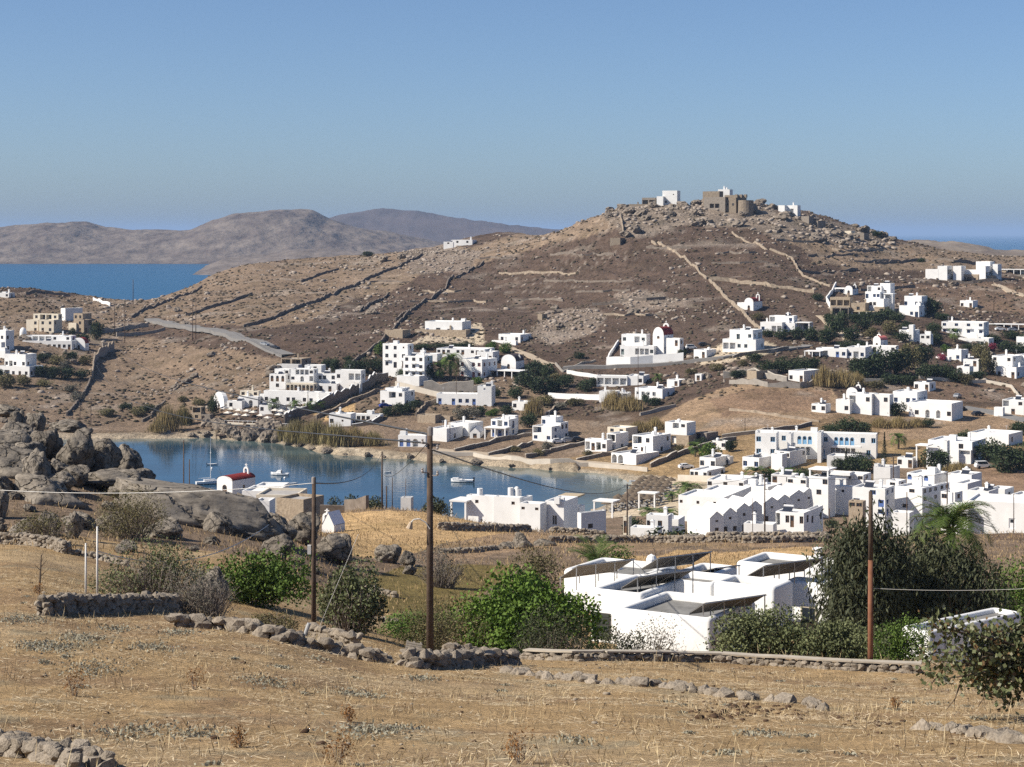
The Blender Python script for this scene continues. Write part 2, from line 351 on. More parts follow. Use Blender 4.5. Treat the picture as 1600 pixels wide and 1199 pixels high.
def sheet(name, ys, us, m, w0=25.):
    """a strip of land between two distances, rows at ys, bearings us"""
    X = (us[None, :] - CU) / F * (ys[:, None] + w0); Y = np.repeat(ys[:, None], len(us), 1)
    Z = hgt(X, Y); v = np.stack([X.ravel(), Y.ravel(), Z.ravel()], 1)
    r, c = len(ys), len(us); i = np.arange((r - 1) * c).reshape(r - 1, c)[:, :-1].ravel()
    f = np.stack([i, i + 1, i + c + 1, i + c], 1)
    me = npmesh(name, v, f, [m], True); add_color(me, 'tint', zone_colour(v[:, 0], v[:, 1], v[:, 2]))
    return tag(link(name, me), kind='structure')
US = np.unique(np.concatenate([np.linspace(-900, -30, 26), np.linspace(-30, 1630, 430), np.linspace(1630, 2700, 30)]))
def rows(a, b, q): n = max(2, int(math.log(b / a) / q)); return a * np.exp(np.linspace(0, math.log(b / a), n + 1))
sheet('dry_field', np.concatenate([np.array([-12, -4, 0.5]), rows(3, 118, .0085)[0:]]), US, ground_mat('dry_field_earth', 1.0))
sheet('coastal_slope', rows(118, 455, .0075), US, ground_mat('coastal_earth', .35))
sheet('hillside', rows(455, 1990, .0042), US, ground_mat('hillside_earth', .1))

# ---------------------------------------------------------------- water
def water_mat(name, deep, attr=None, wscale=.25, bump=.05, rough=.06):
    m = mat(name, deep, rough=rough, spec=.5, attr=attr, bump=None)
    n = m.node_tree.nodes; l = m.node_tree.links; b = n['Principled BSDF']; b.inputs['IOR'].default_value = 1.33; b.inputs['Specular IOR Level'].default_value = .16
    tc = n.new('ShaderNodeTexCoord'); mp = n.new('ShaderNodeMapping'); mp.inputs['Scale'].default_value = (.6, 1.3, 1)
    nz = n.new('ShaderNodeTexNoise'); nz.inputs['Scale'].default_value = wscale; nz.inputs['Detail'].default_value = 4
    l.new(tc.outputs['Object'], mp.inputs[0]); l.new(mp.outputs[0], nz.inputs['Vector'])
    bp = n.new('ShaderNodeBump'); bp.inputs['Distance'].default_value = bump; bp.inputs['Strength'].default_value = 1
    l.new(nz.outputs['Fac'], bp.inputs['Height']); l.new(bp.outputs[0], b.inputs['Normal'])
    return m
def make_water():
    mb = MB(); q = 60000.
    mb.poly([(-q, -400, -.3), (q, -400, -.3), (q, 2 * q, -.3), (-q, 2 * q, -.3)])
    tag(mb.build('sea', water_mat('sea_water', (.004,.072,.16), wscale=.05, bump=.5, rough=.3)), kind='structure')
    xs = np.linspace(-340, 90, 216); ys = np.linspace(410, 640, 116)
    X, Y = np.meshgrid(xs, ys); x = X.ravel(); y = Y.ravel()
    d = bay_dist(x, y); keep = d < 14
    idx = -np.ones(len(x), int); idx[keep] = np.arange(keep.sum())
    i = np.arange(115 * 216).reshape(115, 216)[:, :-1].ravel(); f = np.stack([i, i + 1, i + 217, i + 216], 1)
    f = idx[f]; f = f[(f >= 0).all(1)]
    v = np.stack([x[keep], y[keep], np.full(keep.sum(), .05)], 1)
    me = npmesh('bay_water', v, f, [water_mat('bay_water', (.02,.08,.12), attr='tint', wscale=.5, bump=.03, rough=.06)])
    dd = -d[keep]; xx = x[keep]
    sh = sstep(26, 0, dd)[:, None] * .8; ea = sstep(-60, 60, xx)[:, None]
    deep = np.array((.010,.042,.080)) * (1 - ea) + np.array((.034,.055,.062)) * ea
    c = deep * (1 - sh) + np.array((.10,.13,.115)) * sh
    n = fbm(xx / 25., y[keep] / 12., 3, 51)[:, None]; c = c * (1 + n * .5)
    add_color(me, 'tint', np.clip(c, 0, 1)); tag(link('bay_water', me), kind='structure')
make_water()

# ---------------------------------------------------------------- islands and the headland on the horizon
def island(name, prof, y0, yr, y1, m, rough, seed, n=(260, 70), base=-3.):
    us = np.linspace(prof[0][0], prof[-1][0], n[0]); ts = np.linspace(0, 1, n[1]); ys = y0 + (y1 - y0) * ts
    top = np.maximum(0, zz(np.interp(us, [p[0] for p in prof], [p[1] for p in prof]), yr))
    X = (us[None, :] - CU) / F * yr + 0 * ys[:, None]; Y = np.repeat(ys[:, None], len(us), 1)
    w = np.where(Y < yr, sstep(y0, yr, Y) ** .8, sstep(y1, yr, Y))
    nz = fbm(X / (rough * 12), Y / (rough * 12), 6, seed)
    rd = np.abs(fbm(X / (rough * 5), Y / (rough * 5), 5, seed + 9))
    Z = base + (top[None, :] - base) * w * (1 + nz * .22 * (1 - .5 * w)) + (nz * .5 - rd) * rough * .55 * np.clip(w * 4, 0, 1)
    v = np.stack([X.ravel(), Y.ravel(), Z.ravel()], 1); r, c = Z.shape
    i = np.arange((r - 1) * c).reshape(r - 1, c)[:, :-1].ravel(); f = np.stack([i, i + 1, i + c + 1, i + c], 1)
    return tag(link(name, npmesh(name, v, f, [m], False)), kind='structure')
isl = mat('island_rock', (.078,.058,.050), var=.45, scale=.014, col2=(.20,.165,.135), bump=14, bscale=.03, detail=10)
isl2 = mat('far_island_rock', (.09,.07,.066), var=.3, scale=.004, bump=8, bscale=.01)
hd = mat('headland_scrub', (.13,.10,.08), col2=(.24,.20,.16), var=.3, scale=.03, bump=1.5, bscale=.12, detail=9)
island('island', [(-500,372),(-200,362),(0,357),(60,352),(130,347),(160,354),(230,358),(310,357),(345,342),(380,335),(430,332),(490,334),(515,345),(560,355),(620,364),(680,376),(740,386),(820,396),(900,420)], 4120, 4750, 5500, isl, 24, 61, (460, 130))
island('rocky_headland', [(335,412),(360,402),(420,396),(470,389),(520,390),(560,394),(640,399),(760,402),(900,400),(1000,415)], 3000, 3300, 3700, mat('headland_rock', (.20,.165,.14), col2=(.10,.08,.068), scale=.03, bump=4, bscale=.06, detail=10), 6, 71, (260, 60))
island('far_island', [(380,372),(480,352),(515,339),(545,331),(600,328),(650,330),(700,337),(760,347),(830,355),(930,362),(1100,372)], 6600, 7500, 8600, isl2, 14, 81, (240, 60))
island('distant_hills', [(1250,395),(1330,378),(1390,374),(1440,374),(1480,379),(1520,386),(1560,392),(1640,394),(1800,392),(2100,398)], 1340, 1850, 2500, hd, 4, 91, (260, 70), base=10.)

# ---------------------------------------------------------------- the air
def make_haze():
    mb = MB(); mb.box(-70000, 70000, -500, 125000, -12., 215.)
    m = bpy.data.materials.new('haze_air'); m.use_nodes = True; n = m.node_tree.nodes; l = m.node_tree.links
    n.remove(n['Principled BSDF']); pv = n.new('ShaderNodeVolumePrincipled')
    pv.inputs['Density'].default_value = HAZE_DENSITY; pv.inputs['Color'].default_value = (*HAZE_COLOR, 1); pv.inputs['Anisotropy'].default_value = 0.0
    l.new(pv.outputs[0], n['Material Output'].inputs['Volume'])
    o = mb.build('haze', m); o['kind'] = 'stuff'; o['label'] = 'thin pale blue sea haze over the whole bay'
make_haze()
# ---------------------------------------------------------------- houses
PL = {
 'W': mat('white_plaster', (.75,.74,.72), rough=.85, var=.08, scale=.35, objvar=.05),
 'C': mat('cream_plaster', (.62,.55,.44), rough=.9, var=.1, scale=.8),
 'T': mat('tan_stone', (.42,.34,.25), rough=.95, col2=(.27,.21,.15), scale=1.4, bump=.15, bscale=1.6),
 'S': mat('grey_stone', (.27,.235,.20), rough=.95, col2=(.17,.145,.12), scale=1.2, bump=.15, bscale=1.5),
 'K': mat('castle_stone', (.27,.22,.165), rough=.95, col2=(.16,.13,.10), scale=1.0, bump=.2, bscale=1.2),
 'G': mat('pale_grey_render', (.55,.54,.53), rough=.9, var=.08, scale=.6),
}
ROOF = {'W': mat('white_roof', (.74,.73,.71), rough=.9, var=.09, scale=.5), 'G': mat('cement_roof', (.36,.34,.32), rough=.95, var=.15, scale=.5),
        'R': mat('red_roof_paint', (.20,.025,.02), rough=.7, var=.15, scale=1.), 'P': mat('pink_roof_paint', (.55,.17,.15), rough=.8, var=.1, scale=1.),
        'D': mat('dark_roof_paint', (.07,.055,.06), rough=.8), 'B': mat('pale_blue_white', (.70,.74,.82), rough=.8)}
TRIM = {'b': mat('blue_paint', (.09,.15,.36), rough=.6), 'l': mat('light_blue_paint', (.20,.40,.62), rough=.6), 'n': mat('brown_wood', (.12,.07,.04), rough=.8),
        'g': mat('grey_green_paint', (.20,.24,.23), rough=.7), 'w': mat('white_paint', (.75,.75,.75), rough=.6), 'p': mat('pink_paint', (.5,.2,.17), rough=.7)}
GLASS = mat('window_glass', (.02,.026,.035), rough=.08, spec=.6)
WOODP = mat('pergola_wood', (.30,.22,.15), rough=.9, var=.2, scale=2.)
REED = mat('reed_mat', (.42,.34,.23), rough=.95, var=.2, scale=3.)
_wc = {}
def window_mesh(kind, w, h, c):
    k = (kind, round(w, 1), round(h, 1), c)
    if k not in _wc:
        mb = MB(); w, h = k[1], k[2]; t = .09
        if kind in 'd':                                     # boarded door: leaf, stiles, lintel bar
            mb.box(-w/2, w/2, 0, .06, 0, h, 0); mb.box(-w/2, -w/2+t, -.03, 0, 0, h, 0); mb.box(w/2-t, w/2, -.03, 0, 0, h, 0)
            mb.box(-w/2+t, w/2-t, -.03, 0, h-t, h, 0); mb.box(-w*.3, w*.3, -.012, 0, h*.55, h*.88, 1)
        else:
            mb.box(-w/2+t, w/2-t, .02, .05, t, h-t, 1)
            mb.box(-w/2, -w/2+t, 0, .07, 0, h, 0); mb.box(w/2-t, w/2, 0, .07, 0, h, 0)
            mb.box(-w/2+t, w/2-t, 0, .07, 0, t, 0); mb.box(-w/2+t, w/2-t, 0, .07, h-t, h, 0); mb.box(-.04, .04, -.005, .06, t, h-t, 0)
        _wc[k] = mb.mesh('door' if kind == 'd' else 'window', [TRIM[c], GLASS])
    return _wc[k]
OPEN = {'w': (1.25, 1.35, .85), 'd': (1.2, 2.2, .06), 'a': (1.9, 2.4, .05), 's': (.65, .65, 1.35), 'b': (1.35, 2.15, .06), 'o': (9, 2.25, .3), 'v': (1.0, 1.7, .5), 'A': (1.1, 2.2, .06)}
def wall_face(mb, O, ax, inw, w, h, ext, rows, wins, clr):
    """one outer wall from corner O along ax (unit), openings cut into it, reveals running inwards"""
    O = Vector(O); ax = Vector(ax); inw = Vector(inw); ops = []
    nr = max(1, len(rows)); rh = h / nr
    for ri, row in enumerate(rows):
        z0 = h - (ri + 1) * rh; cw = w / max(1, len(row))
        for ci, chn in enumerate(row):
            if chn not in OPEN: continue
            ow, oh, sl = OPEN[chn]; ow = min(ow, cw * .8); q = min(1., rh / 2.85); oh *= q; sl *= q
            if chn == 'o': ow = cw * .84
            xc = (ci + .5) * cw; ops.append((xc - ow/2, xc + ow/2, z0 + sl, z0 + sl + oh, chn))
    xs = sorted({0., w} | {o[0] for o in ops} | {o[1] for o in ops}); zs = sorted({-ext, h} | {o[2] for o in ops} | {o[3] for o in ops})
    P = lambda x, z, d=0.: O + ax * x + inw * d + Vector((0, 0, z))
    for i in range(len(xs) - 1):
        for j in range(len(zs) - 1):
            cx = (xs[i] + xs[i+1]) / 2; cz = (zs[j] + zs[j+1]) / 2
            if any(o[0] < cx < o[1] and o[2] < cz < o[3] for o in ops): continue
            mb.poly([P(xs[i], zs[j]), P(xs[i+1], zs[j]), P(xs[i+1], zs[j+1]), P(xs[i], zs[j+1])])
    for x0, x1, a, b, chn in ops:
        dp = 1.6 if chn in 'oa' else .2
        for q in ([(x0,a,0),(x0,a,dp),(x0,b,dp),(x0,b,0)], [(x1,a,0),(x1,b,0),(x1,b,dp),(x1,a,dp)], [(x0,b,0),(x0,b,dp),(x1,b,dp),(x1,b,0)], [(x0,a,0),(x1,a,0),(x1,a,dp),(x0,a,dp)]):
            mb.poly([P(*t) for t in q])
        if chn in 'aA':
            r = (x1 - x0) / 2; xc = (x0 + x1) / 2
            arc = [(xc - r * math.cos(math.pi * t / 10), b - r + r * math.sin(math.pi * t / 10)) for t in range(11)]
            mb.poly([P(x, z) for x, z in [(x0, b)] + arc[:6]]); mb.poly([P(x, z) for x, z in arc[5:] + [(x1, b)]])
        if chn in 'oa':
            mb.poly([P(x0,a,dp), P(x1,a,dp), P(x1,b,dp), P(x0,b,dp)])
            if chn == 'o' and x1 - x0 > 2.5:
                n = max(1, int((x1 - x0) / 3.2))
                for i in range(n): wins.append((P(x0 + (x1 - x0) * (i + .5) / n, a + .02, dp - .08), ax, 'b', 1.5, (b - a) * .9, clr))
        else:
            k = 'd' if chn in 'dA' else 'w'
            wins.append((P((x0 + x1) / 2, a, .11), ax, k, x1 - x0, b - a, clr))
        if chn == 'b' and a > 1.5:
            q0 = (x0 + x1) / 2; 
            for bx in ((q0-1.1, q0+1.1, -.9, 0, a-.2, a-.05), (q0-1.1, q0+1.1, -.9, -.82, a-.05, a+.85)):
                vs = [P(x, z, d) for x in bx[:2] for d in bx[2:4] for z in bx[4:]]
                mb.raw(vs, [(0,1,3,2),(4,6,7,5),(0,4,5,1),(2,3,7,6),(0,2,6,4),(1,5,7,3)])
HEATP = mat('heater_panel', (.03,.035,.05), rough=.2); TANKM = mat('tank_metal', (.55,.55,.56), rough=.4)
def clutter(root, X0, X1, Y0, Y1, zr, rng, big):
    """what stands on a flat roof: solar water heater, tank, aerial"""
    k = rng.random(); x = rng.uniform(X0 + .9, X1 - .9); y = rng.uniform(Y0 + (Y1 - Y0) * .35, Y1 - .8)
    if k < .34:
        b = MB(); b.raw([(x-.9,y-.7,zr+.15),(x+.9,y-.7,zr+.15),(x+.9,y+.5,zr+1.),(x-.9,y+.5,zr+1.),(x-.9,y-.66,zr+.08),(x+.9,y-.66,zr+.08),(x+.9,y+.54,zr+.93),(x-.9,y+.54,zr+.93)], [(0,1,2,3),(4,7,6,5),(0,4,5,1),(3,2,6,7),(0,3,7,4),(1,5,6,2)]); q = b.build('water_heater', HEATP, root)
        t = MB(); t.bar((x-.95,y+.62,zr+1.1),(x+.95,y+.62,zr+1.1),.24,n=8); t.bar((x-.7,y+.6,zr),(x-.7,y+.6,zr+1.),.03,n=4); t.bar((x+.7,y+.6,zr),(x+.7,y+.6,zr+1.),.03,n=4); t.build('tank', TANKM, q)
    elif k < .5:
        b = MB(); b.lathe([(.5,zr),(.5,zr+1.),(.3,zr+1.15),(.01,zr+1.2)], x, y, 10); b.build('water_tank', PL['W'], root)
    elif k < .7:
        b = MB(); b.bar((x,y,zr),(x,y,zr+2.2),.03,n=4); b.bar((x-.5,y,zr+2.1),(x+.5,y,zr+2.1),.02,n=4); b.bar((x-.3,y,zr+1.8),(x+.3,y,zr+1.8),.02,n=4); b.build('aerial', TANKM, root)
    elif k < .85 and big:
        b = MB(); b.box(x-.9, x+.9, y-.8, y+.7, zr, zr+1.5); b.build('roof_hut', PL['W'], root)
def auto_rows(w, h, rng):
    nr = max(1, int(round(h / 3.1))); nc = max(1, int(w / 3.0)); out = []
    for r in range(nr):
        pool = 'wwbw.' if r < nr - 1 else 'wdw.d'
        out.append(''.join(rng.choice(pool) for _ in range(nc)))
    return out
def solve_box(P, th, u0, u1):
    c, s = math.cos(th), math.sin(th); a = (u0 - CU) / F; b = (u1 - CU) / F
    w = (P.x - a * P.y) / (c + a * s); den = s - b * c
    d = (b * P.y - P.x) / den if den > .04 else 0
    return w, d
BUILT = {}
def house(label, vols, th=24, y=None, cat='house', group=None, name='house', seed=0, trim='n', ray=(455, 1250), chim=1, gv=None):
    rng = random.Random(seed + int(vols[0][0] * 7)); v0 = vols[0]
    bear = math.atan((v0[1] - CU) / F); th = R(th) + bear * (1 if bear > 0 else .5); c, s = math.cos(th), math.sin(th)
    g = gv or (v0[1], v0[4]); Y = y if y and y < 460 else at(g[0], g[1], *ray).y
    O = Vector(((v0[1] - CU) / F * Y, Y, zz(v0[4], Y)))
    root = thing(name, label, cat, O, -th, group)
    for vi, v in enumerate(vols):
        u0, uc, u1, vt, vb = v[:5]; o = v[5] if len(v) > 5 else {}
        Yv = Y + o.get('dy', 0); P = Vector(((uc - CU) / F * Yv, Yv, 0))
        w, d = solve_box(P, th, u0, u1)
        d = o.get('d', min(max(d, 1.2), o.get('dm', 11)) if u1 > uc + 1.5 else rng.uniform(4.5, 6.5)); w = max(w, 1.)
        zt = zz(vt, Yv); zb = zz(vb, Yv); h = max(zt - zb, .5)
        if o.get('float'): ext = 0
        else:
            cs = [P + Vector((-c * i * w + s * j * d, s * i * w + c * j * d, 0)) for i in (0, 1) for j in (0, 1)]
            ext = max(0.3, zb - min(float(hgt(q.x, q.y)) for q in cs) + .5)
        D = P - Vector((O.x, O.y, 0)); lx, ly = D.x * c - D.y * s, D.x * s + D.y * c
        z0 = zb - O.z; kind = o.get('k', 'box'); m = PL[o.get('m', 'W')]; rm = ROOF[o.get('roof', 'W')]; clr = o.get('c', trim); wins = []
        mb = MB()
        if kind in ('box', 'barrel', 'gable', 'gablex'):
            f = o.get('f'); r = o.get('r')
            if f is None: f = auto_rows(w, h, rng)
            if r is None: r = auto_rows(d, h, rng) if d > 2.5 else ['']
            wall_face(mb, (lx - w, ly, z0), (1,0,0), (0,1,0), w, h, ext, f, wins, clr)
            wall_face(mb, (lx, ly, z0), (0,1,0), (-1,0,0), d, h, ext, r, wins, clr)
            wall_face(mb, (lx, ly + d, z0), (-1,0,0), (0,-1,0), w, h, ext, [''], wins, clr)
            wall_face(mb, (lx - w, ly + d, z0), (0,-1,0), (1,0,0), d, h, ext, [''], wins, clr)
            X0, X1, Y0, Y1, zt = lx - w, lx, ly, ly + d, z0 + h
        if kind == 'box':
            t = min(.3, w * .15, d * .15); q = min(.4, h * .2)
            for a, b in (((X0,Y0),(X1,Y0)), ((X1,Y0),(X1,Y1)), ((X1,Y1),(X0,Y1)), ((X0,Y1),(X0,Y0))):
                ai = (a[0] + (t if a[0] == X0 else -t), a[1] + (t if a[1] == Y0 else -t)); bi = (b[0] + (t if b[0] == X0 else -t), b[1] + (t if b[1] == Y0 else -t))
                mb.poly([(*a, zt), (*b, zt), (*bi, zt), (*ai, zt)]); mb.poly([(*ai, zt), (*bi, zt), (*bi, zt - q), (*ai, zt - q)])
            rb = MB(); rb.poly([(X0+t,Y0+t,zt-q),(X1-t,Y0+t,zt-q),(X1-t,Y1-t,zt-q),(X0+t,Y1-t,zt-q)])
            rb.build('roof', rm, root)
        elif kind in ('barrel', 'gable', 'gablex'):           # vault or pitched roof; its gable on the front wall (x: on the right-hand wall)
            along_y = kind != 'gablex'; W_ = w if along_y else d; L = d if along_y else w; rise = o.get('rise', W_ * (.42 if kind == 'barrel' else .45))
            n = 10 if kind == 'barrel' else 2; prof = []
            for i in range(n + 1):
                if kind == 'barrel': t = math.pi * i / n; prof.append((-math.cos(t) * W_/2, math.sin(t) * rise))
                else: prof.append(((i - 1) * W_/2, rise * (1 - abs(i - 1))))
            pos = (lambda p, q: (X0 + W_/2 + p[0], Y0 + q, zt + p[1])) if along_y else (lambda p, q: (X1 - q, Y0 + W_/2 + p[0], zt + p[1]))
            for q in (0., L): mb.poly([pos(p, q) for p in prof])
            rb = MB(); 
            for i in range(n): rb.poly([pos((prof[i][0], prof[i][1] + .06), -.05), pos((prof[i+1][0], prof[i+1][1] + .06), -.05), pos((prof[i+1][0], prof[i+1][1] + .06), L + .05), pos((prof[i][0], prof[i][1] + .06), L + .05)])
            rb.build('roof', rm, root, smooth=(kind == 'barrel'))
        elif kind == 'slab':
            mb.box(lx - w, lx, ly, ly + d, z0 + h - .28, z0 + h); mb.build(o.get('name', 'veranda_roof'), [REED if o.get('reed') else m], root)
            n = max(2, int(w / 3.0) + 1)
            for i in range(n):
                pb = MB(); x = lx - w + .3 + (w - .6) * i / (n - 1); pb.box(x - .16, x + .16, ly + .1, ly + .42, z0 - ext, z0 + h - .28); pb.build('post', m, root)
            if o.get('back'):
                bb = MB(); bb.box(lx - w, lx, ly + d - .1, ly + d + .1, z0 - ext, z0 + h - .3); bb.build('wall', m, root)
                for i in range(n - 1):
                    link('door', window_mesh('w', 1.5, 2.0, clr), root, (lx - w + w * (i + .5) / (n - 1), ly + d - .2, z0 + .1))
            continue
        elif kind == 'cyl':
            rr = w / 2; mb.lathe([(rr * 1.05, z0 - ext), (rr, z0 + h), (rr - .3, z0 + h), (rr - .3, z0 + h - .5), (.01, z0 + h - .5)], lx - rr * c, ly + rr, 18)
        elif kind == 'dome':
            rr = w / 2; pr = [(rr, z0 - .5), (rr, z0)] + [(rr * math.cos(math.pi/2 * i / 6) + .001, z0 + h * math.sin(math.pi/2 * i / 6)) for i in range(1, 7)]
            mb.lathe(pr, lx - rr, ly + rr, 16); mb.build('dome', rm, root, smooth=True); continue
        elif kind == 'belfry':                                # wall with an arched opening and a cross on top
            t = .35; ow = w * .5; aw = h * .62
            mb.box(lx - w, lx - w/2 - ow/2, ly, ly + t, z0 - ext, z0 + aw); mb.box(lx - w/2 + ow/2, lx, ly, ly + t, z0 - ext, z0 + aw)
            pts = [(lx - w, aw), (lx - w/2, h * .88), (lx, aw)]
            for i in range(6):
                a0, a1 = math.pi * i / 6, math.pi * (i + 1) / 6; f0 = (lx - w/2 - math.cos(a0) * w/2, aw + math.sin(a0) * h * .26); f1 = (lx - w/2 - math.cos(a1) * w/2, aw + math.sin(a1) * h * .26)
                g0 = (lx - w/2 - math.cos(a0) * ow/2, aw + math.sin(a0) * h * .12); g1 = (lx - w/2 - math.cos(a1) * ow/2, aw + math.sin(a1) * h * .12)
                for yy in (ly, ly + t): mb.poly([(f0[0],yy,z0+f0[1]), (f1[0],yy,z0+f1[1]), (g1[0],yy,z0+g1[1]), (g0[0],yy,z0+g0[1])])
                mb.poly([(f0[0],ly,z0+f0[1]), (f1[0],ly,z0+f1[1]), (f1[0],ly+t,z0+f1[1]), (f0[0],ly+t,z0+f0[1])])
            mb.box(lx - w/2 - .07, lx - w/2 + .07, ly + .1, ly + .24, z0 + h * .84, z0 + h * 1.12); mb.box(lx - w/2 - .28, lx - w/2 + .28, ly + .1, ly + .24, z0 + h * .98, z0 + h * 1.03)
            mb.build('belfry', m, root); continue
        mb.build('wall', m, root)
        for p, ax, k, ww, hh, cl in wins:
            link('door' if k == 'd' else 'window', window_mesh(k, ww, hh, cl), root, p, math.atan2(ax[1], ax[0]))
        if kind == 'box' and chim and not o.get('float') and w > 3.8 and d > 3.2 and o.get('m', 'W') == 'W': clutter(root, X0, X1, Y0, Y1, zt - q, rng, w > 6)
        if kind == 'box' and chim and vi < 2 and not o.get('float') and w > 4 and rng.random() < .75:
            cb = MB(); x = rng.uniform(lx - w * .85, lx - w * .15); yy = ly + d * rng.uniform(.55, .85); hh = rng.uniform(.9, 1.5)
            cb.box(x - .3, x + .3, yy - .3, yy + .3, zt - .3, zt + hh); cb.box(x - .4, x + .4, yy - .4, yy + .4, zt + hh, zt + hh + .12); cb.box(x - .2, x + .2, yy - .2, yy + .2, zt + hh + .12, zt + hh + .35)
            cb.build('chimney', m, root)
    BUILT[label] = root
    return root
def chapel(label, u0, uc, u1, ve, vb, roof='R', bel=None, th=24, y=None, ray=(455, 1250), seed=0, extra=(), cat='chapel', f=None, rise=None, gv=None):
    """small white chapel: barrel vault, belfry (its own left, right, top, foot) and door"""
    o = {'k': 'barrel', 'roof': roof, 'f': f or ['A'], 'r': ['.s.']}
    if rise: o['rise'] = rise
    vols = [(u0, uc, u1, ve, vb, o)]
    if bel: vols.append((bel[0], bel[1], bel[1], bel[2], bel[3], {'k': 'belfry', 'dy': bel[4], 'float': 1}))
    return house(label, vols + list(extra), th=th, y=y, cat=cat, name='chapel', ray=ray, seed=seed, chim=0, gv=gv)
B_ = lambda **k: k
# --- far left cluster
house('small white house at the far left edge on the saddle above the sea', [(-6,14,23,458,466,B_(f=['w.w'],r=['d'])), (3,9,12,456,462,B_(dy=1,f=[''],r=['']))], y=930)
house('unfinished bare concrete house with empty window openings', [(61,84,95,500,521,B_(m='C',f=['ww','dw'],r=['w.','..'])), (52,91,97,491,501,B_(m='C',dy=5,f=['woow'],r=['w'])), (41,60,66,500,521,B_(m='C',dy=4,f=['.w','.d'],r=['d','d']))], ray=(700,1000), chim=0)
house('tall plain white house with a blank shaded side wall', [(95,102,129,482,502,B_(f=['.','s'],r=['....','....']))], y=850, th=50)
house('tan stone house with flat roofs above the retaining wall', [(119,131,144,500,521,B_(m='T',f=['w','d'],r=['.o','d.'])), (115,129,143,490,501,B_(m='T',dy=6,f=['ww'],r=['.'])), (107,119,122,505,518,B_(m='C',dy=1,f=['.'],r=['.']))], ray=(700,1000), chim=0, th=35)
house('long two-storey white house with a glazed upper gallery', [(35,112,120,533,547,B_(f=['wdwd.wwdwd'],r=['w'])), (40,111,119,525,534,B_(dy=5,f=['wooow.w'],r=['w']))], ray=(650,1000), th=14)
house('round white dovecote with a domed top', [(30,41,41,520,532,B_(k='cyl')), (30,41,41,512,520,B_(k='dome',float=1))], y=805, th=0, name='dovecote', cat='dovecote')
chapel('small white chapel with a red roof patch below the stone house', 113,133,139,537,548, y=765, bel=(130,134,531,538,5), th=20)
house('white house cut by the left edge above the front-left house', [(-14,9,22,517,550,B_(f=['ww','d.'],r=['w.','w.'])), (-20,2,8,535,552,B_(dy=-6,f=['d'],r=['w']))], y=745, th=35)
house('white house nearest the lower left edge with two stepped storeys', [(-4,46,68,573,590,B_(f=['wowdw'],r=['w.w'])), (7,40,57,554,575,B_(dy=6,f=['wow.w'],r=['w.']))], ray=(650,900), th=30)
# --- resort on the far shore
house('grey flat-roofed house at the top of the stepped resort', [(439,471,486,561,571,B_(m='T',f=['oo'],r=['w'],roof='G')), (433,466,472,570,577,B_(m='G',dy=-4,f=['.'],r=['.'],roof='G'))], y=722, th=22, gv=(471,577))
house('white arcaded house in the middle of the resort', [(454,490,497,577,597,B_(f=['.ooow','w.a.o'],r=['w','.'])), (476,502,509,571,580,B_(dy=7,f=['..w.'],r=['.'])), (447,490,496,600,612,B_(dy=-5,m='C',f=['dadadad'],r=['w']))], y=690, th=16, gv=(490,612))
house('white house with three arched windows at the resort left end', [(421,446,456,585,609,B_(f=['AAA','.w.'],r=['w','.'])), (429,452,458,577,587,B_(dy=5,f=['..w'],r=['.']))], y=685, th=20)
house('plain white two-storey resort house beside the arcade', [(490,524,529,584,610,B_(f=['.ww.w','.d.d.'],r=['.','w']))], y=684, th=16)
house('white resort house with yellow recess at the right end of its row', [(524,564,571,579,612,B_(f=['w.oo','d.wd'],r=['w','.'])), (552,563,566,596,612,B_(k='slab',dy=-3))], y=684, th=18)
house('long low white resort row with stepped shaded bays', [(412,480,485,612,632,B_(f=['w.w.ww.w'],r=['.'])), (482,498,505,613,633,B_(dy=-3,f=['w.'],r=['.'])), (499,515,522,614,637,B_(dy=-6,f=['.w'],r=['.']))], y=658, th=20)
house('white resort house with arches and an olive upper storey', [(373,403,408,620,637,B_(f=['a.a.'],r=['.'])), (375,404,408,611,621,B_(dy=3,m='C',f=['w.w'],r=['.'])), (405,425,430,616,634,B_(dy=2,f=['w.d'],r=['w']))], y=650, th=18)
chapel('white barrel-vaulted chapel at the seaward end of the resort', 334,350,356,629,640, roof='W', y=650, bel=(352,355,621,630,3), th=60)
house('narrow stone watch house on the shore by the resort', [(300,314,321,636,657,B_(m='T',f=['o','w'],r=['w','.'])), (314,328,333,648,660,B_(m='S',dy=-2,f=['d.'],r=['.']))], y=632, th=24)
house('white house with arched gate between two dark garden walls', [(514,548,556,647,666,B_(f=['w.s.'],r=['d'])), (549,594,599,648,661,B_(dy=5,f=['.wdw.d'],r=['.']))], y=625, th=16)
house('white house with loggia beside a parked blue car', [(594,632,648,612,636,B_(f=['.ow','d...'],r=['.w','d.'])), (602,628,640,607,614,B_(dy=5,f=['.'],r=['.']))], ray=(600,760), th=24)
# --- hotel above the bay
house('three-storey white hotel wing at the left of the palm tree', [(630,663,676,557,591,B_(f=['wbw','bbb','www'],r=['w','w','.'])), (598,637,646,538,576,B_(dy=8,f=['wws','bwb','wbd'],r=['w','.','.'])), (620,655,664,588,599,B_(dy=-7,f=['.'],r=['.']))], y=668, th=26, seed=3, gv=(663,598))
house('long white hotel wing behind the palm tree', [(682,757,778,546,565,B_(f=['wdw.wd.wdw','..........'],r=['w.','..'])), (646,683,690,553,570,B_(dy=-3,f=['..w.'],r=['.'])), (745,770,780,550,566,B_(dy=-5,f=['d.d'],r=['w']))], y=715, th=20, seed=5)
house('square white hotel block with pink doors right of the palm', [(718,753,784,562,592,B_(f=['w.ww','dpdw'],r=['www','w.w'],c='p')), (764,812,816,580,595,B_(k='slab',dy=-2,d=7,back=1))], y=668, th=30, seed=1)
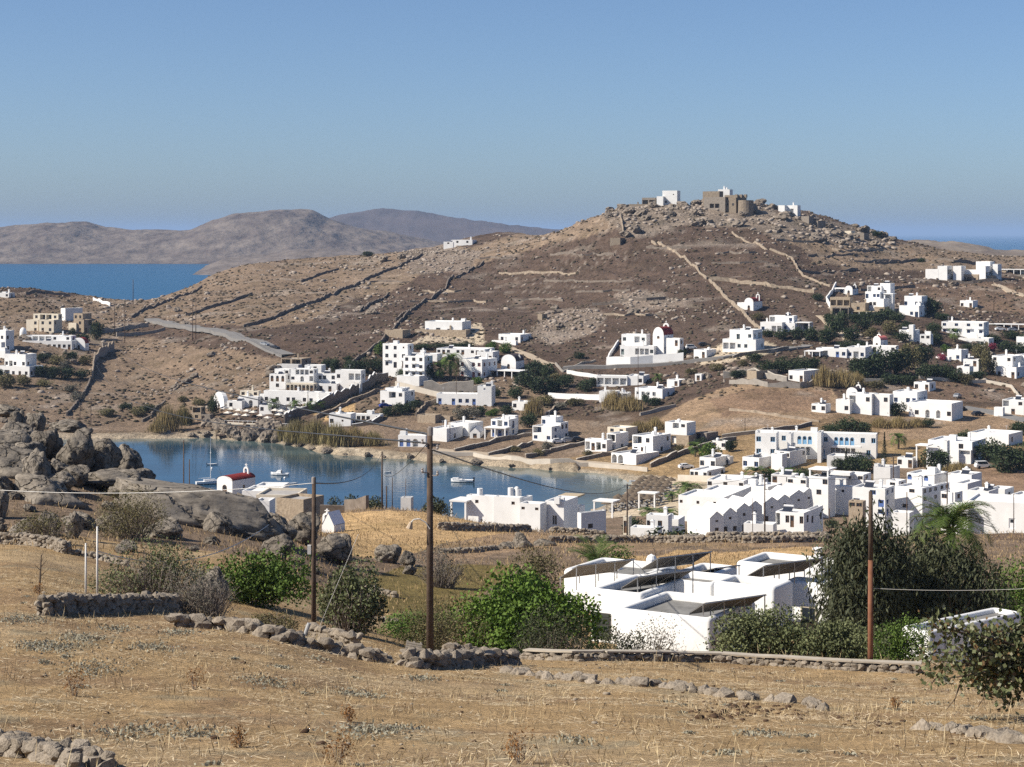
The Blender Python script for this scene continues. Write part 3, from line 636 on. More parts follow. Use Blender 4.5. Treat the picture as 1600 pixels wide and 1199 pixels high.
chapel('small white chapel with dark roof at the hotel right end', 783,806,819,565,579, roof='D', y=690, bel=(809,813,554,566,4), th=24)
house('long white house with blue doors on a stone terrace below the heath', [(664,722,736,503,523,B_(f=['d.o.w..'],r=['ww'],c='b')), (648,728,735,516,525,B_(m='T',dy=-5,f=['.'],r=['.'],roof='G'))], y=765, th=20)
house('roofless tan stone barn beside the long blue-doored house', [(601,629,641,516,529,B_(m='T',f=['.'],r=['.'],roof='G'))], y=755, th=25, cat='barn', name='stone_barn', chim=0)
house('white house with low garden wall on the dirt track', [(779,813,830,523,536,B_(f=['w.w'],r=['w.d'])), (768,806,812,533,539,B_(dy=-5,f=['.'],r=['.'],d=1.5))], y=760, th=30)
house('white tower house with blue doors and a square tower', [(682,746,752,616,634,B_(f=['d.dwwd'],r=['w'],c='b')), (746,768,774,604,635,B_(dy=-1,f=['s','.','.'],r=['.','.','.'],c='b'))], ray=(580,760), th=12)
house('ruined tan stone hut in the brown field above the shore', [(652,680,690,649,662,B_(m='T',f=['..'],r=['.'],roof='G')), (683,703,708,651,660,B_(m='T',dy=3,f=['.'],r=['.'],roof='G'))], ray=(570,760), cat='ruin', name='stone_ruin', chim=0)
house('tiny tan stone hut alone on the heath', [(840,847,855,491,500,B_(m='T',f=['.'],r=['d'],roof='G'))], ray=(700,1100), cat='hut', name='stone_hut', chim=0)
# --- church and its neighbours
chapel('white church with a dark red vault standing on an arcaded base', 1020,1037,1052,524,530, y=675, bel=(1036,1045,503,520,6), th=30, cat='church',
       extra=[(1020,1062,1068,529,554,B_(dy=-3,f=['.d.d','.o..'],r=['w','.']))], rise=3., gv=(1062,554))
house('white flat-roofed house left of the church', [(971,1010,1016,523,537,B_(f=['w.ow'],r=['.'],c='g')), (969,1022,1027,541,556,B_(dy=-6,f=['d..ooow'],r=['.'],c='g'))], y=668, th=16, gv=(1022,556))
house('white garage block with blank shaded side below the church', [(1084,1104,1119,547,560,B_(f=['.d'],r=['..'],m='W'))], ray=(560,760), th=30, cat='garage')
house('long low white house with four wide porch windows', [(932,980,985,588,603,B_(f=['oooo'],r=['.'],c='g')), (978,1005,1015,588,602,B_(dy=-1,f=['..w'],r=['.']))], ray=(560,740), th=14)
house('low white house with pale doors above the stone heap', [(992,1035,1054,608,624,B_(f=['dwdw.'],r=['.w.'],c='w'))], ray=(560,700), th=30)
house('low white house half hidden by a yellow reed clump', [(936,962,969,612,629,B_(f=['.w'],r=['.'])), (962,981,986,614,626,B_(dy=2,f=['oo'],r=['.']))], ray=(560,700), th=15)
house('small white cottage right of the long porch house', [(1042,1061,1073,594,604,B_(f=['.d'],r=['w']))], ray=(560,700), th=28)
house('tiny white shed alone on the scrub slope', [(1086,1096,1103,585,595,B_(f=['d'],r=['w']))], ray=(560,700), cat='shed', name='shed', chim=0)
# --- upper right
chapel('white chapel with red dome beside the pale boundary wall', 1163,1177,1191,472,486, y=795, bel=(1181,1187,458,470,4), extra=[(1152,1163,1168,473,485,B_(dy=3,f=['.'],r=['.']))])
house('white villa with blue veranda below the red-domed chapel', [(1188,1222,1228,504,520,B_(f=['w.oo'],r=['.'],c='b')), (1202,1240,1246,494,506,B_(dy=5,f=['o..w'],r=['.'],c='b')), (1222,1242,1248,505,519,B_(dy=1,f=['d.'],r=['.'],c='b')), (1243,1265,1270,504,516,B_(k='slab',dy=0,d=5,back=1,c='b'))], y=745, th=16)
house('two-storey white house with dark ground-floor porch by the parking', [(1140,1176,1191,516,532,B_(f=['.b.w'],r=['wo'],c='g')), (1129,1181,1194,531,548,B_(dy=-4,f=['ooww.'],r=['.w'],c='g'))], ray=(600,860), th=22, gv=(1176,548))
chapel('cream chapel with dark dome on the terrace villa', 1320,1332,1341,452,462, roof='D', y=800, bel=(1333,1338,443,454,3), extra=[(1304,1321,1325,450,461,B_(dy=2,f=['o'],r=['.'],c='b'))])
house('terrace villa with long veranda and dark arches', [(1297,1328,1333,465,479,B_(f=['ooo'],r=['.'],m='T')), (1330,1352,1358,474,488,B_(dy=-6,f=['.w.'],r=['.'],m='T')), (1300,1326,1331,481,492,B_(dy=-8,m='S',f=['oo'],r=['.'])), (1330,1366,1370,487,496,B_(k='slab',dy=-10,reed=1,d=4))], y=785, th=14, gv=(1340,494))
house('white villa with blue windows rising in three steps', [(1352,1381,1390,467,481,B_(f=['.ww..'],r=['.'])), (1352,1375,1384,456,468,B_(dy=4,f=['b.ww'],r=['w'],c='b')), (1375,1391,1398,443,460,B_(dy=8,f=['.','w'],r=['.','.'])), (1355,1377,1384,447,457,B_(dy=9,f=['o.w'],r=['.'])), (1379,1395,1400,459,465,B_(k='slab',dy=3,d=4)), (1366,1382,1390,480,491,B_(dy=-2,m='T',f=['.w'],r=['.'],roof='G'))], y=785, th=22, gv=(1385,493))
house('white house on two levels with blue doors among shrubs', [(1405,1436,1444,478,496,B_(f=['..wb'],r=['w'],c='b')), (1413,1440,1449,463,480,B_(dy=6,f=['w..ww'],r=['w'],c='b'))], ray=(650,900), th=20)
house('low white house row with deep eaves under dark trees', [(1275,1323,1330,545,560,B_(f=['.o.dw'],r=['.'],c='b')), (1323,1352,1362,543,561,B_(dy=-2,f=['wow'],r=['.'],c='b')), (1256,1282,1288,549,559,B_(k='slab',dy=-1,d=6,back=1,c='b')), (1352,1400,1404,541,552,B_(dy=4,f=['.d..w'],r=['.']))], ray=(580,760), th=14)
chapel('white chapel with a pink roof behind the low house row', 1364,1376,1387,532,546, roof='P', y=672, bel=(1370,1376,521,531,2), th=40)
house('white house with stepped parapets and a chimney turret', [(1405,1454,1458,523,541,B_(f=['w.w.ww','.w.w..'],r=['w','.'])), (1405,1432,1437,516,525,B_(dy=2,f=['.'],r=['.'])), (1420,1427,1430,508,518,B_(dy=1,f=['.'],r=['.']))], ray=(580,800), th=12)
house('large white hotel with two rows of blue doors and a palm', [(1471,1537,1545,504,534,B_(f=['b.b.b.b','d.w.w.w','.......'],r=['w','.','.'],c='b'))], ray=(620,820), th=12, cat='hotel')
house('low white annexe in front of the blue-doored hotel', [(1497,1545,1553,529,544,B_(f=['.w.dowd'],r=['w'],c='n'))], ray=(600,760), th=15)
house('small white cube house beside a pink bougainvillea hedge', [(1480,1502,1513,547,565,B_(f=['.w'],r=['.w'],c='b')), (1462,1483,1487,558,565,B_(dy=-1,f=['.'],r=['.'],d=2))], ray=(590,760), th=25)
house('white two-storey house with low front annexe by the poplar', [(1505,1529,1535,562,585,B_(f=['.d','w.'],r=['.','.'])), (1495,1515,1521,573,586,B_(dy=-5,f=['a.'],r=['.']))], ray=(590,760), th=20)
house('cluster of stepped white houses at the right edge', [(1556,1588,1612,574,592,B_(f=['d.d'],r=['w.w'])), (1549,1582,1610,557,580,B_(dy=6,f=['w.w','...'],r=['w.w','...'])), (1580,1612,1640,556,585,B_(dy=10,f=['w..','.w.'],r=['.','.']))], y=640, th=24, seed=2)
house('wide modern white villa on a stone base high on the right', [(1446,1466,1470,421,430,B_(f=['...'],r=['.'])), (1465,1480,1488,416,430,B_(dy=-2,f=['.'],r=['o'])), (1489,1502,1509,416,430,B_(dy=-2,f=['.'],r=['.'])), (1504,1530,1536,422,430,B_(dy=1,f=['...'],r=['o'])), (1525,1547,1554,409,432,B_(dy=5,f=['...','...'],r=['.','w'])), (1530,1540,1550,416,434,B_(dy=-4,f=['.'],r=['oo'])), (1551,1559,1565,413,432,B_(dy=2,f=['.'],r=['o'])), (1455,1528,1537,429,442,B_(dy=-1,m='T',f=['wwdooood'],r=['.'],roof='G')), (1535,1552,1556,431,438,B_(dy=-3,m='T',f=['.'],r=['.'],roof='G'))], gv=(1510,440), th=16, cat='villa', name='villa', chim=0)
house('low white pergola house at the upper right edge', [(1562,1606,1612,421,431,B_(k='slab',d=5,back=1)), (1560,1572,1577,423,436,B_(dy=2,m='T',f=['.'],r=['.'])), (1585,1612,1616,430,442,B_(dy=-9,m='S',f=['.'],r=['.'],roof='G'))], y=880, th=10)
# --- houses on the castle hill
house('white cube house standing left on the rocky hilltop', [(1035,1058,1063,298,320,B_(f=['.s','w.'],r=['.','.'])), (1026,1036,1042,307,320,B_(dy=-1,f=['.'],r=['.']))], y=985, th=14)
house('glazed stone pavilion beside the white cube on the hilltop', [(1003,1024,1030,309,320,B_(m='S',f=['oo'],r=['o'],roof='G')), (984,1014,1022,319,328,B_(m='K',dy=-5,f=['.'],r=['.'],roof='G'))], y=985, th=18, name='pavilion', cat='pavilion')
house('white house crowning the stone castle', [(1122,1140,1145,296,308,B_(f=['..'],r=['.']))], y=1000, th=14)
house('square stone castle with crenellated top and round bastion', [(1132,1150,1168,305,334,B_(m='K',f=['w.','ww','..'],r=['.','.','.'],roof='G')), (1147,1168,1168,313,336,B_(k='cyl',m='K',dy=-7)), (1100,1133,1138,308,326,B_(m='S',dy=2,f=['.oo.'],r=['.'],roof='G')), (1166,1176,1182,318,336,B_(m='S',dy=2,f=['.'],r=['.'],roof='G')), (1098,1124,1130,299,312,B_(m='K',dy=12,f=['.'],r=['.'],roof='G'))] + [(1148 + 7*i,1152 + 7*i,1154 + 7*i,304,309,B_(m='K',dy=-2,float=1,f=['.'],r=['.'],d=1.2)) for i in range(3)], y=985, th=30, cat='castle', name='castle', chim=0)
house('twin white cube houses on the right shoulder of the castle hill', [(1216,1226,1231,321,333,B_(f=['.'],r=['.'])), (1229,1246,1251,321,334,B_(dy=1,f=['.o.'],r=['.'])), (1192,1214,1219,330,337,B_(m='K',dy=-1,f=['.'],r=['.'],roof='G')), (1216,1236,1258,333,346,B_(m='S',dy=-3,f=['.'],r=['.'],roof='G'))], y=985, th=18)
house('stone farmhouse ruin on the right flank of the castle hill', [(1313,1330,1336,361,368,B_(m='C',f=['.'],r=['.'])), (1334,1350,1358,364,374,B_(m='S',dy=-3,f=['d'],r=['.'],roof='G'))], y=985, th=25, cat='ruin', name='stone_ruin', chim=0)
house('dark stone sheepfold stepping down the skyline right of the castle', [(1252,1264,1272,338,350,B_(m='S',f=['.'],r=['.'],roof='G')), (1263,1278,1290,345,355,B_(m='S',dy=1,f=['.'],r=['.'],roof='G'))], y=1000, th=40, cat='sheepfold', name='sheepfold', chim=0)
house('square stone hut below the castle hill left wall', [(953,969,977,372,382,B_(m='K',f=['.'],r=['d'],roof='G'))], ray=(700,1200), cat='hut', name='stone_hut', chim=0)
house('low white house peeping over the ridge left of the castle', [(707,738,752,375,382,B_(f=['ww'],r=['.'])), (693,708,712,378,383,B_(dy=2,f=['w'],r=['.']))], y=1098, th=12)
# --- along the bay road
house('low white seafront house with arched windows by the slipway', [(622,665,671,681,699,B_(f=['dda.'],r=['.'],c='b'))], ray=(545,700), th=12)
house('blank white boxy house behind the tall wooden pole', [(672,698,723,670,691,B_(f=['..'],r=['.w.']))], ray=(545,720), th=30)
house('plain white block behind the gabled cottage', [(701,732,755,662,682,B_(f=['..s.'],r=['..']))], ray=(545,720), th=30)
house('small white gabled cottage', [(734,750,757,676,685,B_(k='gable',f=['d'],r=['.']))], ray=(545,720), th=10)
house('two-storey white house with columned porch on the bay road', [(767,795,809,656,684,B_(f=['wow','ddd'],r=['b','w'],c='b')), (756,790,796,669,686,B_(k='slab',dy=-4,d=4)), (788,805,810,650,657,B_(dy=8,f=['.'],r=['.']))], ray=(545,720), th=24)
house('tall white house with outside stair and roof terrace', [(832,862,887,667,691,B_(f=['o.','w.w'],r=['w.','d.'],c='b')), (846,868,880,652,668,B_(dy=6,f=['w..'],r=['.'],c='b')), (866,876,888,661,690,B_(dy=4,f=['.','.'],r=['ww','.w']))], ray=(545,720), th=30)
house('white house with porch and a blank wall facing the bay', [(914,948,957,688,706,B_(f=['odow'],r=['.'])), (948,962,982,678,707,B_(dy=3,f=['o','w'],r=['...','.w.'])), (949,978,996,669,690,B_(dy=14,f=['ww','..'],r=['...','...'],m='C'))], ray=(520,640), th=32)
house('white house with two balconies and a pale side wall', [(988,1020,1048,682,712,B_(f=['ow','wd.'],r=['..w','.w.']))], ray=(520,640), th=32)
house('white house with two arches at the end of the sea wall', [(955,994,1031,711,727,B_(f=['aa..'],r=['.....']))], ray=(510,600), th=36)
house('white house on a brown stone base behind the balcony house', [(1039,1073,1087,661,682,B_(f=['.ow','...'],r=['.','.'])), (1048,1076,1088,681,696,B_(dy=-1,m='T',f=['o..'],r=['.']))], ray=(530,680), th=26, gv=(1076,696))
house('low dark stone outbuilding beside the brown-based house', [(1087,1104,1122,677,690,B_(m='S',f=['o.'],r=['.'],roof='G'))], ray=(530,680), th=35, chim=0)
house('pale flat house behind the beach taverna', [(1093,1118,1140,716,734,B_(f=['w.w'],r=['..'],roof='G')), (1118,1140,1146,714,732,B_(dy=5,f=['.w'],r=['.'],m='G',roof='G'))], y=505, th=26)
house('low white beach taverna with flat roof', [(1078,1105,1133,736,749,B_(f=['wd.w'],r=['w.w']))], y=480, th=28)
# --- blue-shuttered hotel and the houses below it
house('long white hotel with light blue arched doors and shutters', [(1180,1369,1388,679,717,B_(f=['w.w..w..lAl.ww.lAlA.w.w'.replace('l','A'),'w.w.w..oooo..A.ooooo..w.'],r=['.w','.w'],c='l',d=4.5)), (1180,1213,1217,677,715,B_(dy=-3,f=['w.w','w.w'],r=['.','.'],c='l')), (1232,1236,1240,678,700,B_(dy=-1.5,f=['.'],r=['.'])), (1279,1283,1287,676,700,B_(dy=-1.5,f=['.'],r=['.'])), (1300,1345,1349,698,701,B_(dy=-2,float=1,f=['.'],r=['.'],d=2))], y=524, th=5, cat='hotel', seed=4)
house('small white house with outside chimney below the blue hotel', [(1160,1186,1204,716,735,B_(f=['w.w'],r=['.'],c='b'))], y=490, th=30)
house('white house with wedge stair wall below the blue hotel', [(1210,1234,1260,706,731,B_(f=['.ow','...'],r=['..w','...'])), (1205,1222,1230,710,732,B_(dy=-3,f=['..'],r=['.']))], y=495, th=30)
house('long flat white roof row beside the beach palms', [(1105,1162,1180,752,765,B_(f=['w..d..w'],r=['.'])), (1163,1194,1200,750,762,B_(dy=6,f=['w.w'],r=['.']))], y=455, th=14)
house('white flat-roofed taverna block above the stacked gables', [(1162,1200,1222,761,778,B_(f=['w..w'],r=['.']))], y=430, th=25)
house('broad white flat roof behind the round green tree', [(1060,1130,1165,778,800,B_(f=['s..s..s.'],r=['..'])), (1095,1150,1180,770,786,B_(dy=9,f=['.....'],r=['.']))], y=405, th=18, chim=0)
G6 = [(1120,1131,803,836,372),(1141,1152,797,836,376),(1163,1175,790,836,380),(1180,1191,786,832,385),(1206,1219,780,820,391),(1226,1238,776,814,397),(1248,1262,769,808,403),(1264,1276,766,802,409)]
G6L = ['first gabled white row house from the left, with a small porch in front', 'second gabled white row house from the left, with two doors', 'third gabled white row house from the left, under the thin lamp post', 'fourth gabled white row house from the left, half behind the power pole', 'fifth gabled white row house from the left, right of the power pole', 'sixth gabled white row house from the left', 'seventh gabled white row house from the left, the widest gable', 'eighth gabled white row house, last on the right beside the tall chimney']
for i, (up, u1, vp, vb, Yg) in enumerate(G6):
    hw = u1 - up
    house(G6L[i], [(up - 46, up - hw, u1, vp + 7, vb, B_(k='gablex', f=['.'], r=['.s.', 'd.w' if i in (1, 4) else '.d.' if i % 2 == 0 else '...'], rise=1.25))], y=Yg, th=58, group='gabled row houses of the beach hamlet')
house('white low house with patio furniture in front of the gabled row', [(1212,1256,1268,802,826,B_(f=['o.wd.w'],r=['w'])), (1256,1266,1286,798,826,B_(dy=4,f=['.'],r=['w.w']))], y=352, th=18)
house('plain white annexe at the foot of the power pole', [(1162,1208,1214,820,836,B_(f=['....'],r=['.']))], y=350, th=12)
house('white roof-terrace kiosk house left of the flat slab roof', [(1265,1294,1305,746,779,B_(f=['..w','.w.'],r=['.','.'])), (1263,1295,1298,734,746,B_(k='slab',dy=1,d=5))], y=408, th=20)
house('white house topped by an overhanging flat slab', [(1298,1322,1330,744,768,B_(f=['o..','w..'],r=['.','.'])), (1294,1328,1334,739,744,B_(dy=-1,float=1,f=['.'],r=['.']))], y=425, th=18)
house('white house with two small windows beside the slab-roofed house', [(1321,1349,1361,742,764,B_(f=['w.w','...'],r=['w','.'])), (1303,1331,1337,761,779,B_(dy=-12,f=['.s.'],r=['.']))], y=425, th=20)
house('small tan stone store by the parked cars', [(1326,1348,1353,784,808,B_(m='T',f=['ww','..'],r=['.','.'],roof='G'))], y=372, th=16, cat='store', chim=0)
house('tall white apartment block with one blue shutter', [(1332,1383,1398,764,808,B_(f=['..w.','b..d','w..w'],r=['ww','w.','d.'],c='b'))], y=378, th=18, cat='apartment block', seed=1)
house('white apartment block with many small dark windows', [(1398,1441,1466,763,800,B_(f=['..w.','....','.w..'],r=['www','w.w','.w.'])), (1440,1444,1493,762,798,B_(dy=8,f=['.'],r=['wwwww','.w...','.....']))], y=382, th=28, cat='apartment block')
house('white house with blue arched doors behind the apartment block', [(1417,1460,1481,742,764,B_(f=['A.AA.','.....'],r=['..','..'],c='b'))], y=430, th=24)
house('flat white block with roof clutter right of the arched doors', [(1481,1518,1534,742,760,B_(f=['....'],r=['..'])), (1492,1512,1533,756,778,B_(dy=-12,f=['...'],r=['...']))], y=428, th=22)
house('stepped white roofs behind the big white hall', [(1512,1545,1560,768,790,B_(f=['...'],r=['.'])), (1545,1570,1584,765,788,B_(dy=6,f=['..'],r=['w'])), (1580,1615,1630,775,792,B_(dy=3,f=['...'],r=['.']))], y=385, th=20)
house('big blank white hall with one framed gate', [(1511,1640,1660,789,830,B_(f=['','.....d....'],r=['.'],c='w'))], y=352, th=8, cat='hall', chim=0)
house('low white wing behind the palm crown', [(1393,1421,1428,802,818,B_(f=['...'],r=['.']))], y=352, th=15)
house('pale unplastered house between the hotel and apartment blocks', [(1365,1391,1406,731,757,B_(m='G',f=['...','...'],r=['.','.'])), (1366,1372,1376,725,733,B_(m='G',dy=3,f=['.'],r=['.']))], y=440, th=24)
house('white house with columned porch behind the round bush', [(1450,1519,1542,691,724,B_(f=['....w.','......'],r=['..','..'],m='W')), (1476,1480,1484,689,722,B_(dy=-2,f=['.'],r=['.'])), (1430,1450,1454,696,712,B_(k='slab',dy=1,d=4)), (1498,1517,1522,704,712,B_(dy=-1.5,f=['o'],r=['.'],d=1.4))], y=500, th=18, seed=6)
house('long white house behind the porch house at the right', [(1514,1576,1602,679,697,B_(f=['......'],r=['w.']))], y=545, th=20, seed=7)
house('white house at the right edge beside the asphalt road', [(1566,1600,1615,626,649,B_(f=['o.w','.d.'],r=['w','w'])), (1553,1567,1572,637,646,B_(dy=-4,f=['.'],r=['.'],d=2))], y=592, th=16)
house('large white villa with arched ground-floor windows and steps', [(1326,1362,1371,616,649,B_(f=['o.w','...'],r=['w','.'])), (1306,1328,1334,625,646,B_(dy=1,f=['.w'],r=['.'])), (1366,1390,1396,617,649,B_(dy=-1,f=['.w','..'],r=['.','.'])), (1395,1433,1449,613,634,B_(dy=8,f=['w.wd'],r=['ww'],c='b')), (1420,1487,1505,631,655,B_(dy=-6,f=['.w.a.a.w'],r=['..']))], ray=(540,700), th=20, cat='villa', name='villa')
chapel('white chapel with a dark dome rising over the arched villa', 1322,1340,1350,614,625, roof='D', y=588, bel=(1337,1345,599,614,3), th=24)
# --- near shore
house('white seaside villa with a row of chimneys by the water', [(771,812,818,778,822,B_(f=['....s.','......'],r=['.'])), (729,772,778,776,822,B_(dy=2,f=['.s..','....'],r=['.'])), (812,844,854,788,826,B_(dy=-4,f=['s.s','...'],r=['.'])), (852,881,903,784,826,B_(dy=-2,f=['.v.'],r=['...'],c='w')), (812,815,832,780,790,B_(dy=2,f=['.'],r=['..'])), (702,729,732,783,812,B_(k='slab',dy=2,d=5)), (880,905,914,792,824,B_(dy=8,f=['.'],r=['.'])), (744,752,752,764,780,B_(k='cyl',dy=4,float=1)), (795,800,800,763,780,B_(k='cyl',dy=5,float=1)), (802,812,812,766,780,B_(k='cyl',dy=5,float=1)), (804,810,810,761,766,B_(k='dome',dy=5.3,float=1)), (870,874,876,778,788,B_(dy=-2.2,float=1,f=['.'],r=['.'],d=.6)), (877,881,883,778,788,B_(dy=-1.6,float=1,f=['.'],r=['.'],d=.6)), (872,902,906,776,783,B_(k='slab',dy=6,d=4,reed=1))], y=338, th=22, cat='villa', name='villa', chim=0)
house('plain grey-shaded white annexe right of the seaside villa', [(903,908,947,802,832,B_(f=['.'],r=['....','.w..']))], y=330, th=50)
house('low white tavernas and yard walls beside the beach pole', [(1010,1044,1050,806,834,B_(f=['w.d.'],r=['.'])), (985,1028,1034,826,838,B_(dy=-8,f=['....'],r=['.'],d=3)), (974,982,987,808,834,B_(dy=-3,m='C',f=['d'],r=['.'])), (1028,1060,1070,812,836,B_(dy=4,f=['...'],r=['.']))], y=345, th=14)
chapel('white chapel with a dark red vault on the near shore', 339,363,399,752,778, y=352, bel=(380,388,727,748,5), th=36, f=['A'], rise=.8)
house('low flat white house right of the near-shore chapel', [(398,440,452,760,780,B_(f=['....'],r=['.'])), (378,430,448,768,786,B_(dy=-8,f=['....'],r=['.']))], y=340, th=12, chim=0)
house('white-walled house with tan cement roof below the chapel', [(398,421,430,783,800,B_(f=['..'],r=['.'],roof='G')), (400,462,480,774,792,B_(dy=10,f=['...'],r=['.'],roof='G',m='C'))], y=300, th=10, chim=0)
house('low dry-stone shed with flat earth roof behind the boulders', [(432,474,506,781,802,B_(m='T',f=['..'],r=['..'],roof='G'))], y=275, th=30, chim=0, cat='shed', name='shed')
house('white gabled chapel roof with a cross behind the boulders', [(503,522,539,822,838,B_(k='gable',f=['.'],r=['.'],roof='B',rise=1.35)), (510,516,516,799,823,B_(k='belfry',dy=.3,float=1))], y=205, th=30, cat='chapel', name='chapel', chim=0)
house('grey concrete tank box on the dry field by the sea', [(626,642,646,778,797,B_(m='G',f=['.'],r=['.'],roof='G'))], y=242, th=12, cat='tank', name='water_tank', chim=0)

# --- more of the settlement
house('white water-tank house behind the stone yard wall', [(1232,1256,1286,580,598,B_(f=['w.d'],r=['.w.']))], ray=(560,720), th=30, chim=0)
house('long tan stone byre left of the water-tank house', [(1167,1182,1222,580,594,B_(m='T',f=['.'],r=['.d..'],roof='G'))], ray=(560,720), th=40, cat='byre', name='stone_byre', chim=0)
house('low white garage wall below the blue-shuttered hotel', [(1292,1336,1346,714,733,B_(f=['....'],r=['.'],m='G'))], y=505, th=15, chim=0)
house('white kiosk house between the gabled row and the roof-terrace house', [(1230,1260,1270,748,772,B_(f=['w.w','.d.'],r=['w','.']))], y=425, th=22)
house('low white house with two doors behind the kiosk house', [(1205,1238,1248,743,758,B_(f=['d.w'],r=['.']))], y=450, th=18)
house('white cube house between the apartment blocks', [(1385,1404,1416,752,790,B_(f=['w','.','d'],r=['w','.','.']))], y=402, th=26)
house('narrow white house left of the stepped roofs', [(1470,1492,1504,770,800,B_(f=['w.','..'],r=['w','.']))], y=372, th=26)
house('white lean-to house against the big blank hall', [(1480,1512,1520,790,822,B_(f=['..w'],r=['.']))], y=356, th=16)
house('low white house under the conifers right of the blue hotel', [(1402,1426,1434,716,732,B_(f=['w.d'],r=['.']))], y=492, th=22)
house('long white pergola beside the car park at the right', [(1545,1604,1610,507,517,B_(k='slab',d=5))], ray=(620,820), th=8, name='pergola', cat='pergola')
house('white house cut by the right edge above the car park', [(1588,1614,1622,527,545,B_(f=['w.w'],r=['.']))], ray=(620,820), th=20)
house('small white beach bar frame among the umbrellas', [(996,1024,1028,771,778,B_(k='slab',d=3))], y=445, th=20, name='beach_bar', cat='beach bar')
house('white taverna frame on the sand left of the beach bar', [(926,958,964,784,796,B_(k='slab',d=4))], y=425, th=24, name='taverna_frame', cat='taverna')
house('white house behind the front-left house at the left edge', [(-12,8,16,548,560,B_(f=['w.'],r=['.']))], ray=(650,900), th=30)
house('low white annexe below the resort arcade', [(405,440,447,634,647,B_(f=['w.d.'],r=['.'])), (448,470,476,637,649,B_(dy=1,f=['.w'],r=['.']))], ray=(590,720), th=18)
house('white stepped annexe at the resort middle left', [(355,378,384,627,640,B_(f=['w.'],r=['.']))], ray=(590,720), th=20)
house('white annexe with a door beside the yellow-recess resort house', [(498,526,532,600,614,B_(f=['d.d.'],r=['w']))], ray=(600,760), th=18)
house('white cottage between the tower house and the grey-green bush', [(800,826,834,628,642,B_(f=['w.d'],r=['.']))], ray=(560,720), th=22)
house('small white cottage on the lane above the balcony house', [(1112,1134,1142,690,703,B_(f=['d.w'],r=['.']))], ray=(520,660), th=26)
house('small white house left of the arched villa', [(1268,1290,1298,632,646,B_(f=['w.w'],r=['.']))], ray=(540,700), th=24)
house('white house among the dark grove below the cube house', [(1428,1452,1462,598,612,B_(f=['w.d'],r=['w']))], ray=(560,740), th=24)
house('small white house on the slope under the modern villa', [(1500,1520,1528,470,482,B_(f=['w.d'],r=['.']))], ray=(650,950), th=20)
# ---------------------------------------------------------------- plants
LEAF = mat('leaves', (.06,.09,.03), rough=.7, spec=.25, attr='tint', trans=.10, objvar=.12)
BARK = mat('bark', (.13,.10,.075), rough=.95, var=.3, scale=4.)
TWIG = mat('dry_twigs', (.25,.21,.18), rough=.95, var=.2, scale=4.)
GREENS = {'dark': ((.022,.034,.015),(.05,.07,.026)), 'green': ((.04,.075,.012),(.11,.17,.03)), 'bright': ((.05,.11,.012),(.12,.21,.03)), 'olive': ((.085,.078,.035),(.18,.155,.07)),
          'grey': ((.10,.095,.07),(.20,.185,.145)), 'reed': ((.19,.14,.06),(.36,.28,.13)), 'mastic': ((.055,.105,.014),(.15,.24,.035)), 'cane': ((.15,.125,.05),(.27,.22,.10)), 'euc': ((.035,.045,.022),(.10,.105,.055)), 'red': ((.18,.03,.05),(.32,.05,.09)), 'sage': ((.22,.205,.15),(.37,.35,.27)), 'rust': ((.16,.075,.025),(.30,.15,.05)), 'fig': ((.06,.075,.03),(.17,.185,.085))}
def leaf_quads(P, A, B, L, Wd):
    """diamond leaves: centres P, long axes A, cross axes B"""
    n = len(P); v = np.empty((n, 4, 3)); L = np.asarray(L) * 1.; L = L[:, None]; Wd = Wd[:, None]
    v[:, 0] = P - A * L / 2; v[:, 1] = P + B * Wd / 2; v[:, 2] = P + A * L / 2; v[:, 3] = P - B * Wd / 2
    return v.reshape(-1, 3), np.arange(n * 4).reshape(n, 4)
def unit(v): return v / np.maximum(np.linalg.norm(v, axis=1, keepdims=True), 1e-9)
def crown_mesh(name, w, d, h, n, leaf, col, seed, lobes=9, droop=0., lift=.12, aspect=2., shell=.55, lob=.42):
    g = np.random.default_rng(seed); c0, c1 = (np.array(q) for q in GREENS[col])
    C = unit(g.normal(size=(lobes, 3))) * (g.random((lobes, 1)) ** .5) * .62; C[:, 2] = np.abs(C[:, 2]) * .9 - .12
    rad = lob * (.7 + .6 * g.random(lobes)); k = g.integers(0, lobes, n); dr = unit(g.normal(size=(n, 3)))
    rr = rad[k] * (shell + (1 - shell) * g.random(n) ** .5); rr *= 1 + .25 * g.normal(size=n) * .35
    P = C[k] + dr * rr[:, None]
    lo, hi = np.percentile(P, .5, axis=0), np.percentile(P, 99.5, axis=0)
    sp = g.random(n) < .07; P[sp] += dr[sp] * (g.random((int(sp.sum()), 1)) * .16)
    P = (P - lo) / (hi - lo) * np.array([w, d, h]) - np.array([w/2, d/2, -lift * h * .3])
    P[:, 2] = np.maximum(P[:, 2], .02)
    A = unit(g.normal(size=(n, 3)) + dr * .7 + np.array([0, 0, -droop])); B = unit(np.cross(A, unit(g.normal(size=(n, 3)))))
    L = leaf * (.6 + .8 * g.random(n)); v, f = leaf_quads(P, A, B, L, L / aspect)
    t = np.clip(.5 * g.random(n) + .5 * g.random(lobes)[k], 0, 1)[:, None]; cc = c0 * (1 - t) + c1 * t
    me = npmesh(name, v, f, [LEAF]); add_color(me, 'tint', np.repeat(cc, 4, 0)); return me
